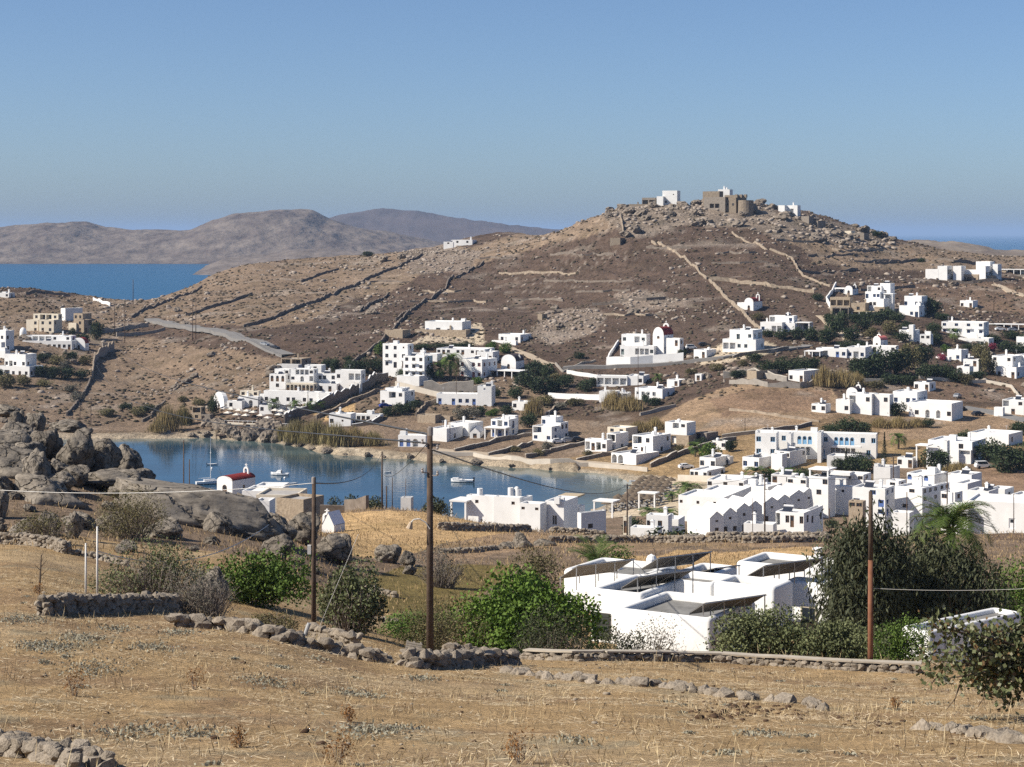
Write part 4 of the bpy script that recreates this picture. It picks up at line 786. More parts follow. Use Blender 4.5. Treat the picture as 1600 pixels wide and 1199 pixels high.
def stems_mesh(name, w, d, h, n, seed, r=.05, m=None, up=.75, sub=2):
    """a short trunk that forks into limbs reaching into the crown"""
    rg = random.Random(seed); mb = MB()
    for i in range(n):
        a = rg.uniform(0, 6.28); q = rg.uniform(.25, .95); e = Vector((math.cos(a) * w * .42 * q, math.sin(a) * d * .42 * q, h * up * rg.uniform(.7, 1.05)))
        b = Vector((rg.uniform(-.05, .05) * w, rg.uniform(-.05, .05) * d, -.15)); mid = b.lerp(e, .5) + Vector((rg.uniform(-.06, .06) * w, rg.uniform(-.06, .06) * d, .05 * h))
        mb.path([b, mid, e], [r, r * .7, r * .3], 5)
        for j in range(sub):
            t = mid.lerp(e, rg.uniform(0, .9)); mb.bar(t, t + Vector((rg.uniform(-.2, .2) * w, rg.uniform(-.2, .2) * d, rg.uniform(.05, .3) * h)), r * .35, r * .12, 4)
    return mb.mesh(name, [m or BARK])
def reed_mesh(name, w, d, h, n, col, seed, wd=.12):
    g = np.random.default_rng(seed); c0, c1 = (np.array(q) for q in GREENS[col])
    x = g.normal(size=(n, 2)) * .24; hh = h * (.55 + .45 * g.random(n)) * (1 - .5 * (np.hypot(x[:, 0], x[:, 1]) / .6) ** 2).clip(.35, 1)
    P = np.stack([x[:, 0] * w, x[:, 1] * d, hh / 2], 1); A = unit(np.stack([g.normal(size=n) * .16, g.normal(size=n) * .16, np.ones(n)], 1))
    B = unit(np.cross(A, unit(g.normal(size=(n, 3))))); v, f = leaf_quads(P, A, B, hh, np.full(n, wd))
    t = g.random(n)[:, None]; me = npmesh(name, v, f, [LEAF]); add_color(me, 'tint', np.repeat(c0 * (1 - t) + c1 * t, 4, 0)); return me
def palm_meshes(R_, nf, seed, H_, leafw=.05, nl=26, col=('dark', 'green'), drop=1.):
    """feather palm: fronds with paired leaflets (one mesh), and a ringed trunk of height H_"""
    rg = random.Random(seed); vs = []; cols = []; c0 = np.array(GREENS[col[0]][0]); c1 = np.array(GREENS[col[1]][1]); rb = MB()
    for i in range(nf):
        a = i * 2.39996 + rg.uniform(-.2, .2); el = R(rg.uniform(-15, 82)) if i > nf * .25 else R(rg.uniform(45, 88)); L = R_ * rg.uniform(.85, 1.1); p = Vector((0, 0, H_)); pts = [p]
        for s in range(10):
            p = p + Vector((math.cos(a) * math.cos(el), math.sin(a) * math.cos(el), math.sin(el))) * L / 10; pts.append(p); el -= .155 * drop * (1 + s * .09)
        rb.path([pts[0], pts[4], pts[8], pts[10]], [.035 * R_ / 3, .025 * R_ / 3, .012 * R_ / 3, .005], 4)
        tc = rg.random()
        for s in range(nl):
            t = .12 + .88 * s / nl; q = t * 10; j = min(9, int(q)); b = pts[j].lerp(pts[j + 1], q - j); d = (pts[j + 1] - pts[j]).normalized(); side = d.cross(Vector((0, 0, 1)));
            if side.length < .01: side = Vector((math.sin(a), -math.cos(a), 0))
            side.normalize(); ln = R_ * .22 * math.sin(math.pi * (.12 + .83 * t)) + .05
            for sg in (-1, 1):
                e = b + (side * sg * .75 + d * .65 + Vector((0, 0, -.25 * rg.random() + .1))).normalized() * ln; wv = d * leafw
                vs += [b - wv / 2, b + wv / 2, e + wv * .12, e - wv * .12]; cc = c0 + (c1 - c0) * (.2 + .5 * rg.random() + .3 * tc); cols += [cc] * 4
    me = npmesh('fronds', np.array([tuple(v) for v in vs]), np.arange(len(vs)).reshape(-1, 4), [LEAF]); add_color(me, 'tint', np.array(cols))
    tr = MB(); n = max(4, int(H_ / .25)); prof = []
    for i in range(n): prof += [(R_ * .075 * 1.12, H_ * i / n), (R_ * .075 * .92, H_ * (i + .8) / n)]
    tr.lathe([(R_ * .085, -.6)] + prof + [(R_ * .085, H_)], n=9)
    return me, rb.mesh('stalks', [mat('palm_stalk', (.16,.16,.06), rough=.8)]), tr.mesh('trunk', [BARK])
PROTO = {}
def proto(kind):
    if kind in PROTO: return PROTO[kind]
    base = kind.rstrip('0123456789'); sd = sum(map(ord, kind))
    if base in ('dark', 'green', 'olive', 'grey', 'red', 'euc'):
        r = [('crown', crown_mesh('crown', 1, 1, 1, 1500, .105, base, sd, lobes=8)), ('trunk', stems_mesh('trunk', .8, .8, .8, 5, sd, r=.03))]
    elif base == 'reed': r = [('canes', reed_mesh('canes', 1, 1, 1, 700, 'reed' if kind[-1] != '2' else 'cane', sd, .02))]
    elif base == 'palm':
        a, b, c = palm_meshes(.62, 26, sd, .55, leafw=.03, nl=14, drop=1.15); r = [('fronds', a), ('trunk', c)]
    elif base == 'conifer':
        g = np.random.default_rng(sd); n = 1200; z = g.random(n) ** 1.3; rad = .5 * (1 - z) * (.75 + .25 * np.cos(z * 60)) * (.4 + .6 * g.random(n)); a = g.random(n) * 6.28
        P = np.stack([rad * np.cos(a), rad * np.sin(a), z], 1); A = unit(np.stack([np.cos(a), np.sin(a), .2 + 0 * a], 1)); B = unit(np.cross(A, np.array([0, 0, 1.]))); v, f = leaf_quads(P, A, B, np.full(n, .12), np.full(n, .05))
        me = npmesh('crown', v, f, [LEAF]); c0, c1 = (np.array(q) for q in GREENS['dark']); t = np.repeat(g.random(n), 4)[:, None]; add_color(me, 'tint', c0 * (1 - t) + c1 * t)
        tb = MB(); tb.bar((0, 0, -.05), (0, 0, .9), .03, .005, 6); r = [('crown', me), ('trunk', tb.mesh('trunk', [BARK]))]
    PROTO[kind] = r; return r
CATS = {'dark': ('bush', 'bush'), 'green': ('bush', 'bush'), 'olive': ('bush', 'bush'), 'grey': ('bush', 'bush'), 'red': ('flowering bush', 'flowering_bush'), 'euc': ('tree', 'tree'), 'reed': ('reeds', 'reed_clump'), 'palm': ('palm', 'palm_tree'), 'conifer': ('conifer', 'conifer')}
def nth(i, n):
    w = ['leftmost', 'second', 'third', 'fourth', 'fifth', 'sixth', 'seventh', 'eighth', 'ninth', 'tenth', 'eleventh', 'twelfth']
    if n == 2: return ('left one of two', 'right one of two')[i]
    cnt = ['', '', 'two', 'three', 'four', 'five', 'six', 'seven', 'eight', 'nine', 'ten', 'eleven', 'twelve'][n]
    return 'leftmost' if i == 0 else 'rightmost' if i == n - 1 else '%s from left' % w[i]
def plants(label, items, group=None, ray=(455, 1250)):
    items = sorted(items)
    rng = random.Random(len(label) * 7 + int(items[0][0])); pending = []
    for i, it in enumerate(items):
        u, v, wp, hp, k = it[:5]; wp *= 1.15; hp *= 1.15 if k[:4] != 'reed' else 1.4; p = at(u, v, *ray) if len(it) < 6 else gnd(u, it[5]); base = k.rstrip('0123456789')
        w, h = wp * p.y / F, hp * p.y / F; cat, nm = CATS[base]
        o = thing(nm, (label + ', ' + nth(i, len(items))) if len(items) > 1 else label, cat, p + Vector((0, 0, -.1)), rng.uniform(0, 6.28), group or (label if len(items) > 1 else None))
        kk = k if k[-1].isdigit() else (k + str(rng.randint(1, 3)) if base != 'reed' else k)
        for pn, me in proto(kk):
            q = link(pn, me, o, sc=(w, w * (1 if base in ('palm', 'conifer') else .85), h))
            if pn == 'canes': q['kind'] = 'stuff'
plants('dark garden tree among the tan and stone houses', [(150,531,20,24,'dark'),(131,538,18,14,'dark'),(113,523,10,9,'dark')])
plants('dark hedge bush below the long two-storey white house', [(62,588,20,14,'dark'),(82,591,24,16,'dark'),(104,593,26,16,'dark'),(128,592,24,13,'dark'),(66,566,20,12,'dark'),(90,570,22,14,'olive'),(113,566,22,14,'dark'),(134,570,18,12,'olive'),(102,582,16,16,'grey')])
plants('olive scrub bush at the left edge below the nearest left house', [(8,606,26,18,'olive'),(36,602,24,14,'olive'),(-6,596,24,20,'dark'),(70,604,24,10,'olive'),(110,612,26,10,'grey')])
plants('yellow reed clump on the shore left of the stone watch house', [(262,674,36,36,'reed'),(286,664,26,26,'reed2'),(246,676,24,18,'reed')])
plants('dark tree beside the stone watch house on the shore', [(333,650,16,28,'dark'),(292,664,18,16,'dark')])
plants('palm on the resort terrace', [(428,648,20,28,'palm'),(461,648,20,25,'palm'),(484,645,22,18,'palm'),(500,641,20,15,'palm')])
plants('dark tree at the top right of the resort', [(512,578,18,16,'dark'),(526,582,20,18,'dark'),(548,584,22,18,'dark'),(566,583,24,20,'dark'),(590,580,24,18,'dark'),(612,580,22,14,'dark'),(592,556,18,18,'green'),(545,566,14,9,'dark')])
plants('yellow-green cane thicket on the slope above the shore', [(462,692,40,32,'reed2'),(492,694,42,34,'reed2'),(522,697,44,32,'reed2'),(552,697,40,26,'reed'),(582,696,34,20,'reed2'),(440,686,24,18,'reed2')])
plants('dark shrub in the hotel garden', [(648,590,26,18,'dark'),(668,594,26,22,'dark'),(632,592,22,14,'dark'),(745,600,18,9,'green')])
plants('tall palm in the middle of the white hotel garden', [(704,592,38,44,'palm2')])
plants('shorter palm left of the tall hotel palm', [(686,594,28,30,'palm3')])
plants('clipped hedge above the long white hotel wing', [(660,546,26,8,'dark'),(690,545,30,8,'dark'),(722,544,30,8,'dark'),(768,548,20,12,'green'),(790,552,20,14,'green')])
plants('dark bush filling the gully right of the hotel', [(838,586,32,20,'dark'),(856,592,26,20,'dark'),(824,606,36,22,'dark'),(846,614,38,24,'dark'),(806,622,24,16,'dark'),(868,600,24,14,'olive'),(776,622,14,14,'dark')])
plants('dark hedge beside the blue car house', [(606,650,20,13,'dark'),(622,648,24,15,'dark'),(638,644,22,14,'dark'),(650,636,16,10,'dark')])
plants('grey-green bush by the ruined tan stone hut', [(722,656,26,16,'grey'),(738,652,22,13,'grey'),(752,648,18,12,'dark'),(790,648,22,12,'dark'),(770,650,20,10,'green')])
plants('yellow bush behind the tall house with outside stair', [(833,652,26,28,'reed'),(826,668,24,20,'dark')])
plants('small tree in front of the four-windowed porch house', [(916,612,24,16,'dark'),(928,604,16,12,'dark')])
plants('palm between the low porch house and the cottage', [(1028,601,20,18,'palm')])
plants('yellow reed clump in front of the low white house', [(958,641,34,28,'reed'),(984,642,34,22,'reed')])
plants('dark hedge below the pale-doored low house', [(1022,634,24,11,'dark'),(1008,628,12,12,'dark')])
plants('dark bush at the church corner', [(1064,560,14,12,'dark')])
plants('reed patch behind the brown stone-base house', [(1000,676,34,16,'reed'),(1024,672,26,18,'reed'),(985,678,24,10,'olive')])
plants('garden bush below the blue-veranda villa', [(1200,526,20,10,'dark'),(1222,530,22,14,'dark'),(1246,530,24,16,'dark'),(1268,532,26,18,'dark'),(1186,500,18,10,'olive')])
plants('dark tree on the slope below the terrace villa', [(1290,538,26,20,'dark'),(1304,526,28,28,'dark'),(1318,518,28,26,'dark'),(1330,534,26,22,'dark'),(1350,515,24,16,'dark'),(1372,508,26,18,'dark'),(1390,522,26,18,'olive'),(1416,518,22,14,'dark'),(1278,470,16,10,'dark')])
plants('dark shrub in the belt left of the deep-eaved row', [(1200,584,28,18,'dark'),(1224,582,30,20,'dark'),(1250,584,32,22,'dark'),(1272,580,26,18,'dark')])
plants('rusty pampas reed clump beside the water tank house', [(1288,604,36,28,'reed'),(1316,605,36,25,'reed'),(1338,602,26,18,'reed')])
plants('large dark tree in the grove below the pink-roofed chapel', [(1350,592,34,28,'dark'),(1374,590,36,38,'dark'),(1400,586,36,34,'dark'),(1422,578,32,34,'olive'),(1440,572,28,28,'dark'),(1448,592,32,20,'dark'),(1476,590,30,18,'dark'),(1335,586,22,22,'dark'),(1392,600,30,14,'dark')])
plants('dark tree beside the two-level house with blue doors', [(1456,492,28,22,'dark'),(1446,478,18,14,'dark'),(1472,500,22,10,'dark')])
plants('palm in front of the blue-doored hotel', [(1491,534,22,22,'palm')])
plants('tall yellow-green poplar on the right slope', [(1540,586,18,42,'olive'),(1528,560,16,18,'olive'),(1552,584,12,20,'olive')])
plants('dark hedge near the right edge below the low annexe', [(1572,548,26,13,'dark'),(1594,554,26,15,'dark'),(1512,546,20,8,'dark'),(1530,592,26,10,'dark')])
plants('dark red bougainvillea beside the small cube house', [(1472,563,13,9,'red'),(1549,548,16,10,'red')])
plants('dark hedge in front of the large arched villa', [(1300,678,30,14,'dark'),(1324,676,34,20,'dark'),(1346,678,32,18,'dark'),(1400,650,24,18,'dark'),(1450,668,20,13,'dark')])
plants('dry reed hedge below the arched villa', [(1376,668,30,14,'reed'),(1404,668,32,15,'reed'),(1432,667,28,12,'reed')])
plants('round dark clipped bush in front of the columned porch house', [(1468,736,42,28,'dark')])
plants('dark palm right of the long blue-shuttered hotel', [(1404,702,28,26,'palm')])
plants('dark conifer in front of the blue hotel end wall', [(1382,728,18,46,'conifer'),(1322,738,16,34,'conifer')])
plants('dark tree below the blue-shuttered hotel', [(1334,738,30,26,'dark'),(1352,740,28,24,'dark'),(1312,734,24,16,'dark')])
plants('large dark tree at the right edge beside the long white house', [(1546,722,42,30,'dark'),(1572,738,46,38,'dark'),(1596,732,44,32,'dark'),(1592,680,26,18,'dark'),(1510,690,32,15,'dark')])
plants('dry reed hedge left of the right edge trees', [(1496,738,38,14,'reed'),(1432,728,32,13,'reed'),(1350,757,30,12,'reed')])
plants('big beach palm behind the umbrellas', [(1076,784,44,34,'palm2')])
plants('small palm left of the big beach palm', [(1050,784,24,16,'palm')])
plants('palm between the white houses below the blue hotel', [(1180,754,38,26,'palm3')])
plants('bushy hedge under the wedge-stair house', [(1206,752,34,16,'green'),(1232,752,36,18,'green'),(1256,748,30,14,'dark')])
plants('palm among the beach tavernas', [(1014,810,38,18,'palm'),(1044,812,36,18,'palm'),(1088,806,24,12,'palm')], ray=(340,470))
plants('dark tree beside the beach umbrellas', [(991,816,34,28,'dark',372)])
plants('big round green tree in front of the white flat roofs', [(1057,838,72,40,'dark2',312)])
plants('olive bush by the brown-based house gate', [(1108,715,32,20,'green'),(1086,714,24,24,'palm'),(1140,706,18,16,'dark')])
plants('wind-shaped tree at the cliff edge beyond the golden field', [(523,786,28,32,'euc',268),(552,786,30,36,'euc2',270),(580,788,36,30,'euc3',266),(683,800,38,32,'euc2',262)])
plants('small grey leafless tree in front of the seaside villa', [(766,818,40,32,'grey',300)])
plants('dark small tree at the corner of the seaside villa', [(896,826,20,20,'dark',318)])
plants('low dark scrub at the ridge line', [(574,402,18,7,'dark',1110),(1370,384,22,8,'dark',1010),(1440,412,12,6,'dark',960)])
plants('green cactus hedge at the sea cliff', [(470,752,0.1,0.1,'green',300)][:0] or [(445,766,26,12,'green',330)])

plants('dark bush in the gardens between the deep-eaved row and the cube house', [(1462,592,26,18,'dark'),(1490,596,28,16,'dark'),(1508,600,24,14,'olive'),(1418,602,28,14,'dark'),(1368,606,26,10,'olive'),(1530,548,20,12,'dark')])
plants('dark bush along the terraces under the terrace villa', [(1296,506,18,16,'dark'),(1336,504,24,12,'dark'),(1352,500,20,12,'dark'),(1384,500,24,16,'dark'),(1402,504,20,14,'dark'),(1360,528,26,14,'olive'),(1410,534,24,14,'dark'),(1322,548,24,14,'dark'),(1342,546,22,12,'dark')])
plants('dark bush between the hotel with blue doors and the right edge', [(1460,520,20,14,'dark'),(1462,538,22,16,'dark'),(1552,536,20,12,'dark'),(1580,530,24,12,'dark'),(1600,540,20,16,'dark'),(1478,550,16,10,'green')])
plants('scrub bush beside the long white garden wall', [(866,612,22,14,'dark'),(884,604,24,16,'dark'),(852,634,26,14,'olive'),(876,640,20,10,'grey'),(900,634,24,10,'olive')])
plants('bush along the lane between the bay houses', [(1094,700,20,14,'dark'),(1124,700,22,12,'dark'),(1062,706,14,10,'olive'),(1044,700,12,10,'dark'),(935,704,16,10,'dark'),(918,712,14,8,'olive'),(856,704,20,12,'grey'),(842,712,18,10,'olive'),(806,706,14,8,'olive')])
plants('dark scrub on the lower heath above the church road', [(905,560,18,9,'dark'),(1120,580,20,10,'olive'),(1150,590,24,10,'dark'),(1080,585,16,8,'olive'),(1180,566,22,12,'dark'),(1160,572,18,9,'olive')])
plants('dark bush in the left hillside gully', [(230,645,22,12,'dark'),(214,650,24,12,'olive'),(196,640,18,9,'dark'),(168,650,24,10,'olive'),(120,628,20,14,'grey'),(310,634,20,10,'olive'),(286,628,16,8,'olive')])
plants('dark roadside shrub near the apartment block', [(1300,790,20,12,'dark',390),(1376,770,18,14,'dark',420),(1405,796,20,14,'dark',372)])
# ---------------------------------------------------------------- near trees and shrubs, each its own leaves
def shrub(label, u, v, wp, hp, Y, col, n, leaf, seed, cat='bush', name='bush', tw=6, twr=.03, lobes=10, droop=0., aspect=2., twm=None, depth=.9, up=.75, sub=3, shell=.55, lift=.12, lob=.42):
    p = gnd(u, Y) if v is None else Vector(((u - CU) / F * Y, Y, min(zz(v, Y), float(hgt((u - CU) / F * Y, Y)))))
    w, h = wp * Y / F, (hp * Y / F) + (0 if v is None else max(0, zz(v, Y) - p.z)); o = thing(name, label, cat, p)
    link('foliage' if cat != 'tree' else 'crown', crown_mesh('foliage', w, w * depth, h, n, leaf, col, seed, lobes, droop, lift, aspect, shell, lob), o)
    link('stems' if cat != 'tree' else 'trunk', stems_mesh('stems', w, w * depth, h, tw, seed, twr, twm, up, sub), o)
    return o
def twigs(o, w, d, h, n, seed, r=.012, zoff=0., m=None):
    """a cloud of bare twigs as a part of plant o"""
    rg = random.Random(seed); mb = MB()
    for i in range(n):
        a = rg.uniform(0, 6.28); q = rg.random() ** .5; b = Vector((math.cos(a) * w * .25 * q, math.sin(a) * d * .25 * q, zoff)); e = Vector((math.cos(a) * w * .5 * q + rg.uniform(-.1,.1) * w, math.sin(a) * d * .5 * q, zoff + h * rg.uniform(.5, 1.05) * (1 - .35 * q)))
        mid = b.lerp(e, .55) + Vector((rg.uniform(-.1, .1), rg.uniform(-.1, .1), rg.uniform(-.05, .15))); mb.path([b, mid, e], [r * 1.4, r, r * .5], 3)
        for j in range(3):
            t = mid.lerp(e, rg.random()); mb.bar(t, t + Vector((rg.uniform(-.3, .3), rg.uniform(-.3, .3), rg.uniform(.05, .35))) * min(1, h * .6), r * .7, r * .3, 3, cap=False)
    return mb.build('twigs', m or TWIG, o)
shrub('large bright green mastic bush left of the white house', 822, 1000, 226, 96, 97, 'mastic', 22000, .20, 1, depth=.7, shell=.7, tw=8, aspect=1.5, lobes=34, lob=0.25)
shrub('grey-green thorny shrub behind the pale roadside pallet', 690, 1022, 150, 82, 84, 'olive', 9000, .11, 2, depth=.7, aspect=3, tw=9, lobes=22, lob=0.28)
o = shrub('brown and green half-dry shrub right of the mastic bush', 868, 1024, 140, 72, 85, 'euc', 6000, .11, 3, lobes=12, depth=.6, aspect=3, tw=9); twigs(o, 3.4, 2.2, 2.1, 90, 3, .012, .2)
o = shrub('bare reddish twiggy shrub in front of the white house wall', 1022, 1026, 94, 56, 88, 'grey', 2600, .09, 4, lobes=8, depth=.8, tw=10); twigs(o, 2.9, 2.4, 1.6, 130, 4, .012)
shrub('small green shrub left of the bare twiggy shrub', 972, 1026, 66, 44, 87, 'euc', 2600, .1, 5, lobes=7, tw=6)
shrub('tall leafy hedge in front of the house garage', 1190, 1034, 150, 78, 83, 'fig', 11000, .13, 6, depth=.6, aspect=1.5, tw=9, lobes=28, lob=0.26)
o = shrub('leafy hedge with white blossoms beside the tall leafy hedge', 1315, 1036, 130, 62, 82, 'fig', 8000, .12, 7, depth=.6, aspect=1.5, tw=8, lobes=26, lob=0.26)
shrub('dense green shrub behind the reddish utility pole', 1408, 1036, 96, 66, 84, 'green', 7000, .11, 8, lobes=11, depth=.7, tw=6)
shrub('big weeping pepper tree left half with grey-green hanging leaves', 1352, 1030, 150, 205, 96, 'euc', 26000, .30, 9, 'tree', 'pepper_tree', lobes=17, droop=2.2, aspect=3.4, tw=7, twr=.1, depth=.9, shell=.6)
shrub('broad weeping pepper tree right half with deep shade under it', 1478, 1022, 178, 166, 98.5, 'euc', 30000, .30, 10, 'tree', 'pepper_tree', lobes=18, droop=2.2, aspect=3.4, tw=8, twr=.12, depth=.9, shell=.6)
shrub('green bush at the right edge beyond the pepper trees', 1588, 1000, 100, 122, 108, 'green', 6000, .17, 11, lobes=12, tw=6)
o = shrub('large thorny bush with grey twigs behind the stacked stone wall', 238, 966, 190, 112, 79, 'fig', 9000, .10, 12, depth=.55, aspect=1.7, tw=10, lobes=26, lob=0.27); twigs(o, 4.8, 2.4, 2.9, 260, 12, .011, .2)
o = shrub('grey bare-twigged bush beside the leaning foreground boulder', 316, 984, 104, 98, 74, 'grey', 3000, .08, 13, lobes=9, depth=.7, tw=9); twigs(o, 2.6, 1.8, 2.4, 170, 13, .01)
shrub('green sprawling vine bush in the hollow behind the boulders', 404, 948, 176, 84, 90, 'green', 10000, .14, 14, depth=.6, aspect=1.4, tw=8, lobes=30, lob=0.24)
o = shrub('dark fig bush with grey branches right of the thin pole', 548, 992, 100, 108, 85, 'fig', 7500, .14, 15, depth=.8, aspect=1.4, tw=10, twr=.04, lobes=20, lob=0.28); twigs(o, 2.9, 2.2, 3.1, 110, 15, .016)
o = shrub('low brown scrub at the foot of the thin pole', 428, 994, 76, 36, 77, 'olive', 3000, .08, 16, lobes=8, tw=7); twigs(o, 2.1, 1.6, 1.0, 90, 16, .009)
o = shrub('round olive bush growing against the big smooth boulder', 205, 838, 112, 72, 122, 'olive', 7500, .13, 17, aspect=3, tw=10, twr=.05, lobes=20, lob=0.29); twigs(o, 4.4, 3.2, 2.6, 120, 17, .014)
o = shrub('small bush with bare twigs at the left rocks', 68, 846, 84, 44, 110, 'olive', 2400, .12, 18, lobes=8, tw=8); twigs(o, 3.0, 2.2, 1.6, 110, 18, .012)
shrub('yellow-green bush behind the mastic bush', 838, 898, 84, 40, 134, 'olive', 3500, .16, 19, lobes=9, tw=6)
o = shrub('pale leafless bush on the terrace behind the tallest pole', 690, 908, 78, 58, 138, 'grey', 1600, .12, 20, lobes=8, tw=8); twigs(o, 3.6, 2.6, 2.5, 150, 20, .016)
shrub('green bush right of the fan-shaped palm', 962, 892, 60, 36, 132, 'green', 2500, .15, 21, lobes=8, tw=5)
shrub('low green creeper patch in the hollow', 655, 985, 120, 26, 92, 'bright', 3500, .12, 22, lobes=10, depth=.8, tw=5)
def big_palm(label, u, Y, vt, Rm, nf, seed, drop, vb=None):
    p = gnd(u, Y); top = zz(vt, Y) - p.z; a, b, c = palm_meshes(Rm, nf, seed, max(.6, top - Rm * .62), leafw=.055, nl=30, drop=drop)
    o = thing('palm_tree', label, 'palm', p); link('fronds', a, o); link('stalks', b, o); link('trunk', c, o)
big_palm('tall palm rising above the weeping pepper trees', 1486, 101, 772, 3.1, 50, 5, 1.05)
big_palm('short palm with stiff fronds behind the solar panels', 932, 128, 846, 2.9, 30, 8, .75)
# the fig overhanging the lower right corner
def fig_tree():
    Y = 45.; c = pt(1560, 1038, Y); g0 = gnd(1690, Y + 1); o = thing('fig_tree', 'low fig tree with big leathery leaves overhanging the lower right corner', 'tree', g0)
    rg = random.Random(5); mb = MB(); tips = []; root = Vector((0, 0, -.2)); fork = (pt(1660, 1050, Y) - g0)
    mb.path([root, fork * .5 + Vector((.1, 0, 0)), fork], [.16, .13, .11], 8)
    for i in range(46):
        e = pt(rg.uniform(1450, 1700), rg.triangular(958, 1092, 1015), Y + rg.uniform(-1.3, 1.3)) - g0
        m1 = fork.lerp(e, .5) + Vector((rg.uniform(-.2,.2), rg.uniform(-.2,.2), rg.uniform(-.05,.25))); mb.path([fork, m1, e], [.05, .03, .012], 5)
        tips += [m1.lerp(e, t) for t in (.2, .5, .75, 1.)]
        for j in range(4):
            t = m1.lerp(e, rg.random()); q = t + Vector((rg.uniform(-.45,.25), rg.uniform(-.3,.3), rg.uniform(-.35,.3))); mb.bar(t, q, .014, .006, 4); tips.append(q)
    for (u0, v0, u1, v1) in ((1500,1070,1478,1110),(1540,1070,1528,1105),(1600,1075,1560,1108),(1470,1050,1440,1075)):
        a = pt(u0, v0, Y) - g0; b = pt(u1, v1, Y) - g0; mid = a.lerp(b, .5) + Vector((.04, 0, -.05)); mb.path([a, mid, b], [.02, .014, .006], 4); mb.bar(mid, mid + (b - a) * .4 + Vector((.12, 0, .03)), .01, .004, 4)
    mb.build('trunk', BARK, o)
    g = np.random.default_rng(3); n = 8200; T = np.array([tuple(t) for t in tips]); P = T[g.integers(0, len(T), n)] + g.normal(size=(n, 3)) * np.array([.17, .2, .15])
    A = unit(g.normal(size=(n, 3)) + np.array([0, 0, -.5])); B = unit(np.cross(A, unit(g.normal(size=(n, 3))))); L = .085 + .08 * g.random(n); v, f = leaf_quads(P, A, B, L, L * .85)
    c0, c1 = (np.array(q) for q in GREENS['fig']); t = g.random(n)[:, None]; cc = c0 * (1 - t) + c1 * t; br = g.random(n) < .12; cc[br] = np.array((.16,.10,.045)); cc[g.random(n) < .12] = np.array((.26,.26,.17))
    me = npmesh('leaves', v, f, [LEAF]); add_color(me, 'tint', np.repeat(cc, 4, 0)); link('leaves', me, o)
fig_tree()
# ---------------------------------------------------------------- boulders, stones and dry-stone walls
def rock_mat(name, a, b, s, bump=.05, cracks=False):
    m = mat(name, a, rough=.95, spec=.12, col2=b, scale=s, bump=bump, bscale=s * 2.2, detail=10, objvar=.14)
    if cracks:                                              # joints and lichen of weathered granite
        n = m.node_tree.nodes; l = m.node_tree.links; b_ = n['Principled BSDF']; tc = n.new('ShaderNodeTexCoord'); nz = n.new('ShaderNodeTexNoise'); nz.inputs['Scale'].default_value = s * .8; nz.inputs['Detail'].default_value = 4
        l.new(tc.outputs['Object'], nz.inputs['Vector']); ad = n.new('ShaderNodeVectorMath'); ad.operation = 'MULTIPLY_ADD'; l.new(nz.outputs['Color'], ad.inputs[0]); ad.inputs[1].default_value = (.35, .35, .35); l.new(tc.outputs['Object'], ad.inputs[2])
        vo = n.new('ShaderNodeTexVoronoi'); vo.feature = 'DISTANCE_TO_EDGE'; vo.inputs['Scale'].default_value = s * .42; l.new(ad.outputs[0], vo.inputs['Vector'])
        mr = n.new('ShaderNodeMapRange'); mr.inputs[1].default_value = 0; mr.inputs[2].default_value = .035; l.new(vo.outputs['Distance'], mr.inputs[0])
        old = next(k for k in l if k.to_socket == b_.inputs['Normal']).from_node; b2 = n.new('ShaderNodeBump'); b2.inputs['Distance'].default_value = bump * 1.6; b2.inputs['Strength'].default_value = 1; l.new(mr.outputs[0], b2.inputs['Height']); l.new(old.outputs[0], b2.inputs['Normal']); l.new(b2.outputs[0], b_.inputs['Normal'])
        oc = next(k for k in l if k.to_socket == b_.inputs['Base Color']).from_socket; li = n.new('ShaderNodeTexNoise'); li.inputs['Scale'].default_value = s * 3.1; li.inputs['Detail'].default_value = 8; li.inputs['Roughness'].default_value = .7; l.new(tc.outputs['Object'], li.inputs['Vector'])
        m3 = n.new('ShaderNodeMapRange'); m3.inputs[1].default_value = .5; m3.inputs[2].default_value = .66; m3.inputs[4].default_value = .7; l.new(li.outputs['Fac'], m3.inputs[0]); mx = n.new('ShaderNodeMix'); mx.data_type = 'RGBA'; l.new(m3.outputs[0], mx.inputs[0]); l.new(oc, mx.inputs[6]); mx.inputs[7].default_value = (.06, .052, .045, 1); l.new(mx.outputs[2], b_.inputs['Base Color'])
    return m
ROCK = rock_mat('granite', (.265,.232,.192), (.125,.108,.09), 5.0, .12, True)
STONE = rock_mat('field_stone', (.335,.285,.225), (.15,.125,.10), 5.0, .03)
